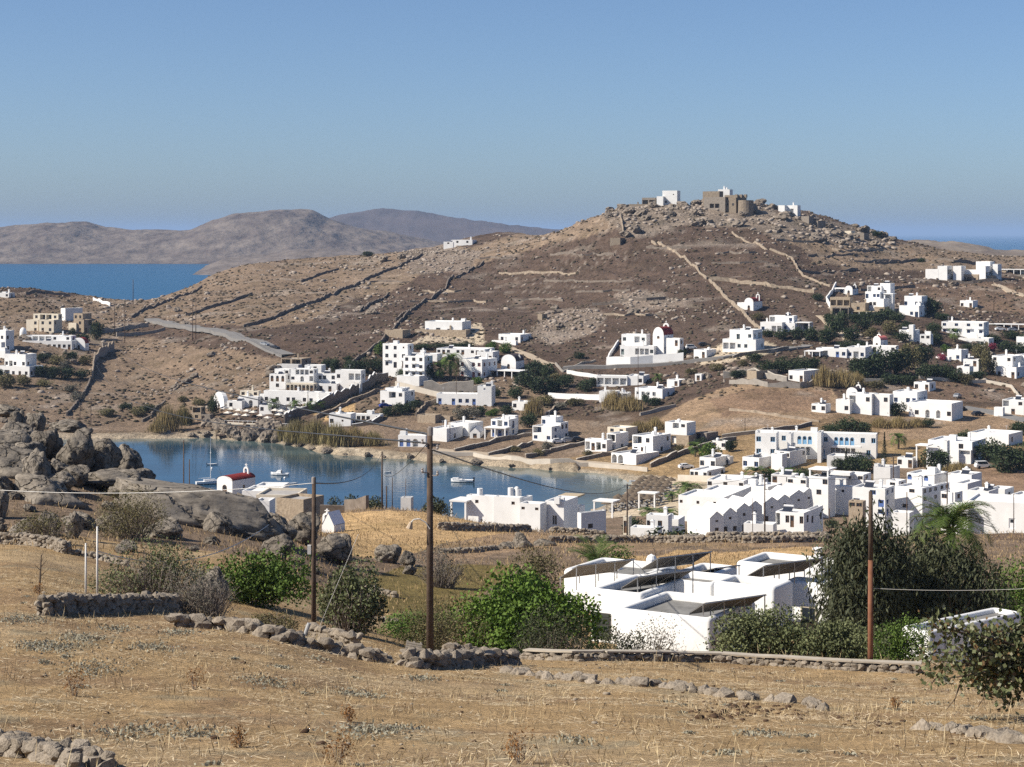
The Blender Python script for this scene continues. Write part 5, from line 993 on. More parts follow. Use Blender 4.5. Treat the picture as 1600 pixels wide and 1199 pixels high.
def boulder_mesh(seed, sub=4, rough=.3, flat=0.):
    bm = bmesh.new(); bmesh.ops.create_icosphere(bm, subdivisions=sub, radius=.5); v = np.array([q.co[:] for q in bm.verts]); g = np.random.default_rng(seed); o = g.random(3) * 50
    d = unit(v)
    for i in range(14):                                     # flattened facets, as weathering leaves them
        n = unit(g.normal(size=(1, 3)))[0]; lim = .30 + .14 * g.random(); t = v @ n; v = v - np.outer(np.maximum(t - lim, 0) * .92, n)
    ca, cb = d[:, 0] * 1.9 + d[:, 2] * 1.1, d[:, 1] * 1.9 - d[:, 2] * 1.5
    f = fbm(ca + o[0], cb + o[1], 6, seed); f2 = np.abs(fbm(ca * 1.3 + o[2], cb * 1.3 + 7, 4, seed + 5)); f3 = np.abs(fbm(ca * 3.2 + 3, cb * 3.2 + o[1], 4, seed + 8))
    v = v * (1 + rough * f - rough * .7 * sstep(.07, .0, f2) - rough * .22 * sstep(.08, 0, f3))[:, None]; lo, hi = v.min(0), v.max(0); v = (v - lo) / (hi - lo) - np.array([.5, .5, .0])
    for q, c in zip(bm.verts, v): q.co = c
    me = bpy.data.meshes.new('boulder'); bm.to_mesh(me); bm.free(); me.materials.append(ROCK); me.polygons.foreach_set('use_smooth', np.ones(len(me.polygons), dtype=bool)); return me
BM = [boulder_mesh(100 + i) for i in range(8)]
BML = [boulder_mesh(200 + i, 3, .55) for i in range(8)]
CRAGR = rock_mat('hill_granite', (.27,.225,.18), (.12,.10,.082), 4.0, .2)
for q in BML: q.polygons.foreach_set('use_smooth', np.zeros(len(q.polygons), dtype=bool)); q.materials[0] = CRAGR
def stone_mesh(seed):
    g = np.random.default_rng(seed); bm = bmesh.new(); P = unit(g.normal(size=(20, 3))) * (.44 + .09 * g.random((20, 1))); P = np.sign(P) * np.abs(P) ** .8
    for p in P: bm.verts.new(p)
    r = bmesh.ops.convex_hull(bm, input=bm.verts); bmesh.ops.delete(bm, geom=[e for e in r['geom_interior'] if isinstance(e, bmesh.types.BMVert)], context='VERTS')
    me = bpy.data.meshes.new('stone'); bm.to_mesh(me); bm.free(); me.materials.append(STONE); return me
SM = [stone_mesh(300 + i) for i in range(12)]
def boulder(label, u0, v0, u1, v1, Y, seed, group=None, depth=.9, rz=None, tilt=0., sink=.25, me=None):
    rng = random.Random(seed); w = (u1 - u0) * Y / F; h = (v1 - v0) * Y / F; c = pt((u0 + u1) / 2, v1, Y); gz = float(hgt(c.x, c.y)); zb = min(c.z, gz) - sink * .4 if abs(c.z - gz) < 1.2 else c.z
    o = link('boulder', me or BM[seed % 8], None, (c.x, c.y, zb), None, (w, w * depth, c.z + h - zb)); o.rotation_euler = (0, R(tilt), rng.choice([0, math.pi]) if rz is None else rz)
    return tag(o, label, 'boulder', group)
HB = [  # the outcrop at the left: (label, left, top, right, foot, distance)
 ('dark flat slab at the very top left of the outcrop', -12,632,34,652,160), ('small pointed boulder on the outcrop top, near the left edge', 14,641,40,668,157), ('pale rounded boulder behind the pointed one on the outcrop top', 36,644,72,676,160),
 ('shaded broad boulder under the pointed one at the left edge', -6,658,58,702,154), ('flat capstone slab lying across the tops of two boulders', 76,655,136,678,156), ('upright cracked boulder under the left end of the capstone', 54,668,98,722,152),
 ('big egg-shaped boulder, largest on the outcrop crest', 86,668,152,740,150), ('jagged overhanging boulder with a dark cave under it', 136,684,190,736,152), ('pointed right-hand boulder of the crest, nearest the water', 176,694,224,744,156),
 ('low jutting ledge at the right foot of the cave', 196,732,242,752,150), ('wide shaded boulder at the left edge mid height', -30,672,50,706,148), ('massive smooth boulder filling the left edge', -40,696,78,760,143),
 ('rounded boulder leaning on the massive left one', 34,700,80,738,139), ('small block wedged under the egg-shaped boulder', 74,716,108,748,144), ('long smooth boulder with a dark undercut, left below the crest', 4,738,138,822,134),
 ('low rock filling the gap under the egg-shaped boulder', 92,726,142,756,143), ('tilted slab at the foot of the crest, left of the cave', 60,736,120,770,139), ('shaded rock behind the massive left boulder', 20,690,70,722,147), ('blocky rock between the wide shaded boulder and the crest', 44,672,88,706,151), ('flat rock at the left edge between two large boulders', -30,742,22,776,134),
 ('small rounded rock below the long smooth boulder', 96,800,150,830,124), ('broken slab at the upper end of the whaleback', 168,742,232,782,140), ('low boulder half buried below the whaleback', 214,808,290,848,126), ('flat rock beside the olive bush at the whaleback foot', 146,800,200,838,126), ('pale rock left of the knobbly boulder', 316,800,366,842,136), ('smooth low slab under the cave', 126,734,224,766,146), ('squat boulder at the left edge by the stone wall', -22,764,14,818,124), ('rounded boulder beside the twiggy bush, left of its twin', 56,798,96,836,117), ('rounded boulder beside the twiggy bush, right of its twin', 102,797,132,838,116),
 ('rough knobbly boulder on the lower end of the whaleback', 358,770,410,816,148), ('pitted boulder right of the whaleback', 404,800,466,850,136), ('broad boulder below the earth-roofed shed', 446,800,502,852,140),
 ('layered boulder in front of the whaleback end', 406,834,462,872,116), ('dark cleft boulder just right of the thin pole', 496,834,552,882,112), ('grey boulder on the terrace edge right of the cleft boulder', 584,850,628,882,122), ('squared boulder between the terrace edge and the tallest pole', 624,860,650,886,120), ('low split rock under the squared boulder', 628,882,652,900,112),
 ('leaning pale boulder rising from the thorny bushes', 294,884,358,948,79), ('tall rounded boulder standing in the dry terrace field', 800,831,834,868,183), ('smaller boulder leaning on the tall one in the terrace field', 774,846,804,869,181), ('dark flat ledge rock right of the tall field boulder', 832,842,874,862,190), ('square ledge boulder in the long stone wall', 1036,836,1112,858,204)]
for i, b in enumerate(HB):
    Yb = b[5]
    if b[1] > 350 and 100 < Yb < 160: Yb = at((b[1] + b[3]) / 2, b[4] - 2, 100, 235).y     # these stand on open ground
    boulder(b[0], b[1], b[2], b[3], b[4], Yb, 3 + i * 5, depth=.55 if Yb > 170 else .95)
def whaleback():
    """the huge smooth rock that slopes down to the right"""
    c = gnd(300, 146); me = boulder_mesh(77, 5, .12); o = link('boulder', me, None, pt(302, 850, 140) + Vector((0, 0, -1.2)), None, (13.8, 9., 5.6)); o.rotation_euler = (0, R(14), R(8))
    tag(o, 'huge smooth whaleback boulder sloping down to the right', 'boulder')
whaleback()
rng = random.Random(8)
for i in range(26):                                        # loose rocks round the outcrop
    u = rng.uniform(-10, 520); Y = rng.uniform(104, 150); p = gnd(u, Y); s = rng.uniform(.5, 1.5)
    o = link('boulder', BM[i % 8], None, p + Vector((0, 0, -s * .2)), None, (s * 1.2, s, s * .8)); o.rotation_euler = (0, 0, rng.uniform(0, 6))
    tag(o, 'small loose grey rock lying about the outcrop', 'rock', 'small loose rocks round the outcrop')
def stones(label, pts, courses, size, cat='stone wall', name='stone_wall', seed=0, limit=300, jit=.25, depth=2, core=True, coping=None, step=1.0, ray=None):
    """dry-stone wall or row of stones along photo positions: every stone its own part"""
    rng = random.Random(seed); P = [gnd(p[0], p[2]) if len(p) > 2 else at(p[0], p[1], *(ray or (25, 125))) for p in pts]
    o = thing(name, label, cat, P[0]); L = 0; segs = []
    for a, b in zip(P, P[1:]): segs.append((L, a, b)); L += (b - a).to_2d().length
    def pos(s):
        for s0, a, b in reversed(segs):
            if s >= s0: t = (s - s0) / max(1e-6, (b - a).to_2d().length); q = a.lerp(b, min(1, t)); d = (b - a).to_2d().normalized(); return q, d
    cnt = 0; extra = MB(); s = 0.
    items = []
    while s < L:
        for k in range(courses):
            for side in range(depth if courses > 1 else 1):
                items.append((s + rng.uniform(-.5, .5) * size * jit * 2, k, side))
        s += size * step * rng.uniform(.8, 1.1)
    for (s, k, side) in items:
        q, d = pos(min(max(s, 0), L - .001)); n = Vector((-d.y, d.x)); sz = size * rng.uniform(.7, 1.35) * (1.1 if k == 0 else .95)
        off = (side - (depth - 1) / 2) * size * .75 + rng.uniform(-jit, jit) * size * (.4 if courses > 1 else 1.); x, y = q.x + n.x * off, q.y + n.y * off
        if k and rng.random() < .07 * k: continue
        z = float(hgt(x, y)) + size * (.12 + .56 * k) + rng.uniform(-.1, .1) * size
        M = Matrix.Translation(Vector((x, y, z)) - P[0]) @ Matrix.Rotation(math.atan2(d.y, d.x) + rng.uniform(-.4, .4), 4, 'Z') @ Matrix.Rotation(rng.uniform(-.35, .35), 4, 'X') @ Matrix.Diagonal((sz * rng.uniform(1., 1.45), sz, sz * rng.uniform(.62, .9), 1))
        me = SM[rng.randrange(12)]
        if cnt < limit:
            so = bpy.data.objects.new('stone', me); COL.objects.link(so); so.parent = o; so.matrix_local = M
        else: extra.raw([M @ v.co for v in me.vertices], [tuple(p.vertices) for p in me.polygons])
        cnt += 1
    if extra.v: extra.build('stones', STONE, o)['kind'] = 'stuff'
    if core and courses > 1:
        mb = MB(); n_ = max(2, int(L / (size * 2)))
        for i in range(n_):
            a, d = pos(L * i / n_); b, _ = pos(min(L - .001, L * (i + 1) / n_)); n = Vector((-d.y, d.x, 0)) * size * .3; a = a - P[0]; b = b - P[0]; hh = size * (.5 * (courses - 1) + .2)
            mb.raw([a - n + Vector((0,0,-.3)), a + n + Vector((0,0,-.3)), b + n + Vector((0,0,-.3)), b - n + Vector((0,0,-.3)), a - n + Vector((0,0,hh)), a + n + Vector((0,0,hh)), b + n + Vector((0,0,hh)), b - n + Vector((0,0,hh))], [(4,5,6,7),(0,1,5,4),(1,2,6,5),(2,3,7,6),(3,0,4,7)])
        mb.build('rubble_core', STONE, o)
    if coping:
        mb = MB(); n_ = max(3, int(L / 1.2)); hh = size * (.56 * courses + .12)
        for i in range(n_):
            a, d = pos(L * i / n_); b, _ = pos(min(L - .001, L * (i + 1) / n_)); n = Vector((-d.y, d.x, 0)) * coping; za = float(hgt(a.x, a.y)); zb = float(hgt(b.x, b.y)); a = Vector((a.x, a.y, za)) - P[0]; b = Vector((b.x, b.y, zb)) - P[0]
            mb.raw([a - n + Vector((0,0,hh)), a + n + Vector((0,0,hh)), b + n + Vector((0,0,hh)), b - n + Vector((0,0,hh)), a - n + Vector((0,0,hh+.06)), a + n + Vector((0,0,hh+.06)), b + n + Vector((0,0,hh+.06)), b - n + Vector((0,0,hh+.06))], [(4,5,6,7),(0,1,5,4),(1,2,6,5),(2,3,7,6),(3,0,4,7)])
        mb.build('coping', mat('lime_coping', (.38,.335,.275), rough=.95, var=.15, scale=2.), o)
    return o
stones('dark thick dry-stone wall in shade at the left of the near field', [(68,946,61),(120,946,64),(180,946,67.5),(240,942,71),(276,938,73.5)], 4, .30, seed=1, jit=.3)
stones('row of big pale boulders edging the field below the thin pole', [(272,978),(330,982),(380,988),(430,1000),(480,1012),(540,1026),(605,1036)], 2, .40, seed=2, name='stone_row', cat='stone row', depth=2, jit=.7)
stones('dark low wall stub just right of the thin pole foot', [(486,1004,77),(530,1012,75),(556,1022,73)], 3, .34, seed=3)
stones('tumbled stone heap at the foot of the tallest pole', [(640,1042),(690,1044),(740,1040),(800,1040)], 3, .34, seed=4, name='stone_heap', cat='stone heap', depth=3, jit=.6)
stones('low dark wall behind the tumbled stone heap', [(700,1026,75),(760,1022,76),(822,1022,78)], 3, .32, seed=5)
stones('long low field wall with a pale lime coping', [(822,1030),(900,1033),(1000,1033),(1100,1035),(1200,1040),(1300,1046),(1440,1052)], 2, .27, seed=6, coping=.19)
stones('straggling line of stones crossing the near field', [(806,1052),(870,1062),(930,1066),(1000,1070),(1060,1076),(1130,1086),(1180,1094)], 1, .34, seed=7, name='stone_row', cat='stone row', jit=.8, step=.8)
stones('two grey stones and pebbles lying in the right of the near field', [(1186,1094),(1200,1096),(1270,1102),(1290,1108),(1302,1112)], 1, .40, seed=8, name='stone_row', cat='stone row', jit=.6, step=1.6)
stones('row of stones under the fig tree', [(1446,1140),(1490,1142),(1530,1148),(1560,1152),(1612,1164)], 1, .30, seed=9, name='stone_row', cat='stone row', jit=.7, step=.7)
stones('heap of grey stones in the lower left corner', [(-10,1170),(30,1180),(70,1184),(110,1192),(150,1204)], 2, .28, seed=10, name='stone_heap', cat='stone heap', jit=.9, depth=3)
stones('dry-stone wall below the left outcrop', [(-20,850),(30,852),(80,858),(104,866)], 4, .30, seed=11, ray=(60,125))
stones('low rubble wall running right from the left outcrop wall', [(106,866,98),(150,872,98),(200,880,97)], 2, .30, seed=12)
stones('whitish stone wall edging the green hollow', [(566,952,104),(600,958,103),(618,960,103)], 2, .30, seed=13)
stones('stone terrace edge left of the tallest pole', [(556,880,128),(590,884,127),(622,890,126)], 2, .36, seed=14)
stones('dark stone wall along the lower edge of the golden field', [(690,842,210),(740,836,216),(800,830,222),(826,828,225)], 3, .5, seed=15)
stones('dark stone wall stub in front of the grey-shaded annexe', [(862,832,226),(905,830,226),(948,834,226)], 3, .5, seed=16)
stones('long dry-stone wall across the far field in front of the hamlet', [(860,852,196),(940,852,198),(1020,852,200),(1100,855,198),(1180,856,197),(1292,852,200)], 3, .46, seed=17)
stones('pale rubble bank above the long dry-stone wall', [(1110,842,214),(1180,840,216),(1296,840,216)], 2, .5, seed=18, name='stone_heap', cat='stone heap', depth=3, jit=.8)
stones('low stone wall left of the field boulders', [(690,882,172),(740,878,174),(776,870,178)], 2, .42, seed=19)
# hillside walls: one thing each, too far to tell the stones apart
WALLM = {'d': mat('dark_dry_stone', (.13,.105,.085), rough=1., col2=(.24,.20,.165), scale=.8), 'p': mat('pale_dry_stone', (.42,.34,.255), rough=1., col2=(.20,.16,.12), scale=.9), 'w': PL['W'], 'g': mat('grey_wall', (.30,.27,.235), rough=1., var=.2, scale=.6), 's': mat('sea_wall_render', (.50,.45,.38), rough=1., var=.12, scale=.4)}
def wall_line(label, pts, h=1.2, t=.5, m='d', ray=(455, 1250), name='stone_wall', cat='stone wall', cap=None, group=None, step=2.5):
    rng = random.Random(int(pts[0][0] * 3 + pts[0][1])); P = [at(p[0], p[1], *ray) if len(p) < 3 else gnd(p[0], p[2]) for p in pts]; mb = MB(); cb = MB(); prev = None
    for a, b in zip(P, P[1:]):
        L = (b - a).to_2d().length; n = max(1, int(L / step)); d = (b - a).to_2d().normalized(); nn = Vector((-d.y, d.x)) * t / 2
        for i in range(n + 1):
            q = a.lerp(b, i / n); zs = [float(hgt(q.x + nn.x * s, q.y + nn.y * s)) for s in (-1, 1)]; z0 = min(zs) - .8; z1 = max(zs) + h * (1 if m in 'ws' else rng.uniform(.6, 1.2))
            cur = [(q.x - nn.x, q.y - nn.y, z0), (q.x + nn.x, q.y + nn.y, z0), (q.x + nn.x, q.y + nn.y, z1), (q.x - nn.x, q.y - nn.y, z1)]
            if prev is not None:
                mb.raw(prev + cur, [(0,1,5,4),(1,2,6,5),(2,3,7,6),(3,0,4,7)])
                if cap: cb.raw([Vector(prev[3]) + Vector((-nn.x*.1,-nn.y*.1,.004)), Vector(prev[2]) + Vector((nn.x*.1,nn.y*.1,.004)), Vector(cur[2]) + Vector((nn.x*.1,nn.y*.1,.004)), Vector(cur[3]) + Vector((-nn.x*.1,-nn.y*.1,.004))] + [Vector(k) + Vector((0,0,.16)) for k in (prev[3], prev[2], cur[2], cur[3])], [(4,5,6,7),(0,1,5,4),(1,2,6,5),(2,3,7,6),(3,0,4,7)])
            else: mb.poly(cur[::-1])
            prev = cur
    mb.poly(prev)
    if not cap: o = mb.build(name, WALLM[m])
    else: o = thing(name, label, cat, (0, 0, 0)); mb.build('wall', WALLM[m], o); cb.build('coping', WALLM[cap], o)
    return tag(o, label, cat, group)
for lab, pts, h, m in [
 ('long dark dry-stone wall climbing the brown hill from the road', [(380,512),(422,500),(489,474),(562,443),(638,410),(660,398)], 1.5, 'd'),
 ('short dark wall parallel to the long hill wall', [(562,488),(585,474),(607,460)], 1.3, 'd'),
 ('winding dark wall up the middle of the hill', [(618,502),(660,474),(697,452),(700,440),(756,410)], 1.3, 'd'),
 ('dark wall low on the left flank of the hill', [(205,497),(255,474),(315,449)], 1.3, 'd'), ('second dark wall on the left flank, nearer the road', [(290,494),(340,478),(394,460)], 1.3, 'd'),
 ('dark wall on the ridge flank left of the hill', [(470,441),(500,430),(529,421)], 1.2, 'd'), ('dark wall near the skyline on the left saddle', [(40,460),(70,459),(110,464)], 1.4, 'd'),
 ('dark stone wall behind the hotel up to the heath', [(540,580),(560,560),(599,533),(603,524),(642,489)], 1.4, 'd'),
 ('tan stone wall running up the hill under the castle to the square hut', [(969,338),(972,352),(974,368)], 1.6, 'p'),
 ('pale stone wall zigzagging down from the square hut', [(1018,379),(1048,392),(1069,403),(1086,418),(1104,437)], 1.2, 'p'),
 ('broad pale boundary wall descending to the blue-veranda villa', [(1108,439),(1124,455),(1136,469),(1150,481),(1162,491),(1173,504),(1190,516)], 1.5, 'p'),
 ('pale boundary wall running right across the heath to the terrace villa', [(1109,438),(1140,440),(1175,445),(1205,449),(1240,453),(1272,458)], 1.5, 'p'),
 ('pale winding wall on the right shoulder of the castle hill', [(1144,364),(1180,380),(1204,391),(1228,400),(1240,409),(1246,422),(1258,433),(1280,443),(1297,449)], 1.1, 'p'),
 ('white curving garden wall around the terrace villa', [(1306,447),(1300,460),(1291,471),(1297,482),(1305,496)], 1.8, 'w'),
 ('dark terrace wall on the right skyline', [(1366,412),(1400,409),(1440,407),(1490,410),(1524,413)], 1.3, 'd'), ('dark terrace wall in the brown field right of the castle hill', [(1245,424),(1290,425),(1340,422)], 1.1, 'd'),
 ('short dark terrace wall in the middle of the heath', [(1010,388),(1050,389),(1080,389)], 1.1, 'd'), ('dark terrace wall low on the heath', [(925,478),(960,474),(1010,470),(1040,468)], 1.2, 'd'),
 ('dark hedge wall above the arched villa field', [(1344,455),(1400,451),(1430,450)], 1.2, 'd'), ('long dark terrace wall below the modern villa', [(1480,440),(1520,443),(1560,441)], 1.2, 'd'), ('pale track wall right of the modern villa', [(1553,443),(1575,452),(1600,461)], .5, 'p'),
 ('stone wall beside the lane down to the left rocks', [(142,592),(132,615),(118,634),(104,650)], 1.1, 'd'), ('winding low wall above the left shore', [(258,630),(244,640),(236,652),(222,660)], 1.2, 'd'),
 ('dark wall of the gully right of the hotel', [(930,565),(880,582),(868,570)], .8, 'g'), ('pale stone wall above the field in the middle', [(1140,642),(1220,652),(1280,660)], .8, 'p')]:
    wall_line(lab, pts, h, m=m)
for lab, pts, h, m, cap in [
 ('long stepped garden wall with white coping down the resort side', [(606,593),(588,598),(575,607),(560,613),(545,621),(520,633),(500,641),(478,648),(458,652),(444,668)], 3.6, 'd', 'w'),
 ('lower dark garden wall below the stepped resort wall', [(592,612),(566,622),(540,634),(516,645),(494,655)], 1.2, 'd', 'p'),
 ('dark garden wall in front of the arched gate house', [(598,655),(580,664),(550,668)], 1.4, 'd', 'w'),
 ('tan stone retaining wall under the hotel terrace', [(662,611),(700,613),(740,613),(772,613)], 3.4, 'g', 's'),
 ('tan garden wall left of the hotel retaining wall', [(618,604),(650,612),(694,622)], 1.8, 's', None),
 ('dark garden wall climbing left of the tower house', [(650,650),(664,636),(694,622)], 1.2, 'd', 'p'),
 ('white retaining wall below the church', [(948,571),(985,571),(1020,568),(1068,564)], 3.0, 'w', None), ('white side wall climbing behind the church yard', [(948,571),(952,558),(966,537)], 1.4, 'w', None),
 ('long white garden wall left of the low houses', [(857,622),(900,624),(946,626)], 1.8, 'w', None), ('white road wall curving below the gully', [(886,584),(910,588),(936,592)], 1.3, 'w', None),
 ('pale sea wall along the bay road', [(672,708),(740,713),(800,719),(860,724),(920,729),(968,733),(1012,737)], 1.1, 's', None),
 ('dark field wall climbing from the bay road to the porch house', [(710,708),(742,700),(775,691),(830,681)], 1.1, 'd', 's'), ('dark field wall left of the tall stair house', [(763,714),(800,704),(832,694)], 1.1, 'd', 's'),
 ('dark garden wall below the parked cars on the bay road', [(821,717),(860,708),(900,698),(914,695)], 1.3, 'd', 's'), ('dark garden wall in front of the blank bay-facing house', [(901,722),(940,714),(980,706)], 1.2, 'd', 's'),
 ('dark lane wall climbing from the beach to the blue hotel', [(1016,731),(1040,722),(1057,714),(1089,705),(1120,696),(1150,688)], 1.5, 'd', 's'), ('tan yard wall behind the beach taverna', [(1060,751),(1110,753),(1140,752)], 1.5, 's', None),
 ('dark wall along the field right of the brown-based house', [(1128,684),(1180,678),(1240,671),(1268,665)], 1.1, 'd', 's'), ('grey lane wall below the stone heap', [(1000,650),(1030,643),(1056,636)], 1.3, 'g', None),
 ('white-capped gully wall below the long white garden wall', [(852,652),(868,640),(886,632),(905,628)], 1.2, 'd', 'p'),
 ('long dark road wall below the two-storey porch house', [(1145,560),(1200,552),(1232,548)], 1.2, 'd', 's'), ('tan yard wall of the water tank house', [(1130,592),(1168,586),(1200,592),(1230,598)], 2.2, 'g', 's'), ('stone yard wall in front of the water tank house', [(1140,600),(1200,605),(1250,607),(1285,600)], 1.8, 'g', None),
 ('tan field wall at the top of the arched villa field', [(1346,597),(1400,597),(1424,600)], 1.2, 's', None), ('long tan road wall above the right red field', [(1436,592),(1480,596),(1540,598),(1580,606),(1592,622)], 1.0, 's', None),
 ('tall grey retaining wall beside the left village', [(160,548),(178,546),(168,552),(148,566),(144,592)], 3.4, 'g', 'p'), ('low terrace wall above the left village road', [(160,520),(200,515),(232,511)], 2., 'g', None), ('lower terrace wall by the left village road', [(182,526),(220,524),(258,516)], 1.6, 'g', 'p'),
 ('pale wall on the saddle descending toward the sea', [(146,469),(158,474),(172,479)], 1.4, 'w', None), ('white terrace wall by the chapel on the near shore', [(240,768,372),(300,768,372),(344,770,368)], 1.2, 'w', None),
 ('dark stone yard wall behind the earth-roofed shed', [(500,806,262),(540,802,262),(574,800,258)], 2., 'd', None), ('white boundary wall in front of the hamlet yard', [(1212,838,338),(1262,838,338),(1306,838,338)], .9, 'w', None)]:
    wall_line(lab, pts, h, m=m, cap=cap)
rw = random.Random(77)
for (ua, v, ub) in [(860,398,960),(700,404,800),(780,428,900),(850,441,990),(900,456,985),(640,472,760),(1112,411,1200),(1262,400,1340),(1300,391,1380),(1212,377,1290),(1334,409,1400),(660,456,720),(566,441,640),(944,493,1040),(800,470,880),(1120,396,1180)]:
    n = 6; pts = [(ua + (ub - ua) * i / n, v + rw.uniform(-1.6, 1.6)) for i in range(n + 1)]
    wall_line('thin low terrace wall following the contour of the heath hill', pts, .8, .5, 'p' if rw.random() < .5 else 'd', ray=(750, 1250), group='thin terrace walls on the heath hill')
# rocks and scrub on the slopes
def spot(q): return 'left of the glazed pavilion' if q < 1010 else 'below the white cube house' if q < 1072 else 'below the stone castle' if q < 1182 else 'below the twin white cubes' if q < 1262 else 'along the right skyline'
def scatter_hill():
    g = np.random.default_rng(4); n = 95000; u = g.uniform(-20, 1620, n); Y = np.exp(g.uniform(math.log(560), math.log(1120), n)); x = (u - CU) / F * Y; z = hgt(x, Y); v = HV + F * (H - z) / Y; ok = z > 1.6
    rk = fbm(x / 40., Y / 40., 3, 91); sc = fbm(x / 28., Y / 28., 3, 95)
    outc = inpoly(u, v, ZONES[2][3]) | inpoly(u, v, ZONES[3][3]) | inpoly(u, v, ZONES[4][3]) | inpoly(u, v, ZONES[5][3]); leftslope = (u < 460) & (Y < 900)
    pr = np.where(outc, .75, np.where(rk > .12, .30, .035)) * np.where(leftslope, 1.2, 1) ; isr = ok & (g.random(n) < pr * .36) & ((Y > 640) | (u < 460))
    ps = np.where(sc > .0, .55, .2); iss = ok & ~isr & (g.random(n) < ps * .36) & ((Y > 620) | (u < 460))
    # 300 largest-showing rocks are things, the rest one stuff mesh
    k = np.nonzero(isr)[0]; size = g.gamma(2., .55, len(k)) + .35; size *= np.where(outc[k], np.where((u[k] > 930) & (v[k] < 400), 1.5, .75), .8); order = np.argsort(-size / Y[k]); big = order[:150]; rest = order[150:]
    for j in big:
        i = k[j]; s = min(size[j], 5.2); o = link('hill_boulder', BML[int(g.integers(6))], None, (x[i], Y[i], z[i] - s * .22), None, (s * 1.5, s * 1.2, s * .85)); o.rotation_euler = (0, 0, g.random() * 6)
        up = outc[i] and u[i] > 930 and v[i] < 400
        tag(o, ('weathered boulder on the hilltop ' + spot(u[i])) if up else ('grey boulder on the brown slope left of the resort' if leftslope[i] else 'pale boulder on the brown heath hill'), 'boulder', ('boulders on the hilltop ' + spot(u[i])) if up else ('boulders on the left slope' if leftslope[i] else 'boulders on the heath hill'))
    def bake(name, idx, sz, protos, m, label, flat, col=None):
        V = []; Fc = []; off = 0; cc = []
        P = [(np.array([q.co[:] for q in me.vertices]), [tuple(p.vertices) for p in me.polygons]) for me in protos]
        P = [(p, np.array([f for f in fs if len(f) == 3])) for p, fs in P]
        for i, s in zip(idx, sz):
            p, fs = P[int(g.integers(len(P)))]; a = g.random() * 6.28; c, q = math.cos(a), math.sin(a); w = p * np.array([s * 1.3, s, s * flat]); V.append(np.stack([w[:, 0] * c - w[:, 1] * q + x[i], w[:, 0] * q + w[:, 1] * c + Y[i], w[:, 2] + z[i] + s * .1], 1)); Fc.append(fs + off); off += len(p)
            if col: t = g.random(); cc.append(np.repeat((np.array(col[0]) * (1 - t) + np.array(col[1]) * t)[None], len(p), 0))
        me = npmesh(name, np.concatenate(V), np.concatenate(Fc), [m])
        if col: add_color(me, 'tint', np.concatenate(cc))
        o = link(name, me); o['kind'] = 'stuff'; o['label'] = label
    bake('hillside_rocks', k[rest], size[rest] * .8, SM, mat('hill_rock', (.37,.315,.26), rough=1., col2=(.22,.18,.15), scale=.5), 'scattered small rocks on the hillsides', .7)
    k2 = np.nonzero(iss)[0]; bake('hillside_scrub', k2, g.uniform(.5, 1.5, len(k2)), SM, mat('scrub', (.07,.055,.04), rough=1., attr='tint'), 'low thorny brown and grey scrub dotting the hillsides', .62, ((.05,.045,.028), (.135,.10,.07)))
scatter_hill()
# ---------------------------------------------------------------- the white house with solar panels below the field
PLN = mat('near_white_plaster', (.76,.755,.74), rough=.85, var=.05, scale=.8, bump=.012, bscale=5.)
DECK = mat('bitumen_roof', (.20,.195,.185), rough=.95, var=.25, scale=1.2)
def rounded_block(w, d, h, ext, t=.42, q=.45, bev=.24):
    """plaster block with a sunken roof inside rounded parapets; near corner at the origin, front along -x"""
    bm = bmesh.new(); V = [bm.verts.new(p) for p in [(-w,0,-ext),(0,0,-ext),(0,d,-ext),(-w,d,-ext),(-w,0,h),(0,0,h),(0,d,h),(-w,d,h),(-w+t,t,h),(-t,t,h),(-t,d-t,h),(-w+t,d-t,h),(-w+t,t,h-q),(-t,t,h-q),(-t,d-t,h-q),(-w+t,d-t,h-q)]]
    for a in range(4):
        b = (a + 1) % 4; bm.faces.new([V[a], V[b], V[4+b], V[4+a]]); bm.faces.new([V[4+a], V[4+b], V[8+b], V[8+a]]); bm.faces.new([V[8+a], V[8+b], V[12+b], V[12+a]])
    bm.normal_update(); bm.edges.ensure_lookup_table()
    ed = [e for e in bm.edges if max(v.co.z for v in e.verts) > h - .01]; bmesh.ops.bevel(bm, geom=ed, offset=bev * .8, segments=4, profile=.5, affect='EDGES')
    me = bpy.data.meshes.new('wall'); bm.to_mesh(me); bm.free(); me.materials.append(PLN); me.polygons.foreach_set('use_smooth', np.ones(len(me.polygons), dtype=bool)); 
    try: me.set_sharp_from_angle(angle=R(50))
    except Exception: pass
    return me
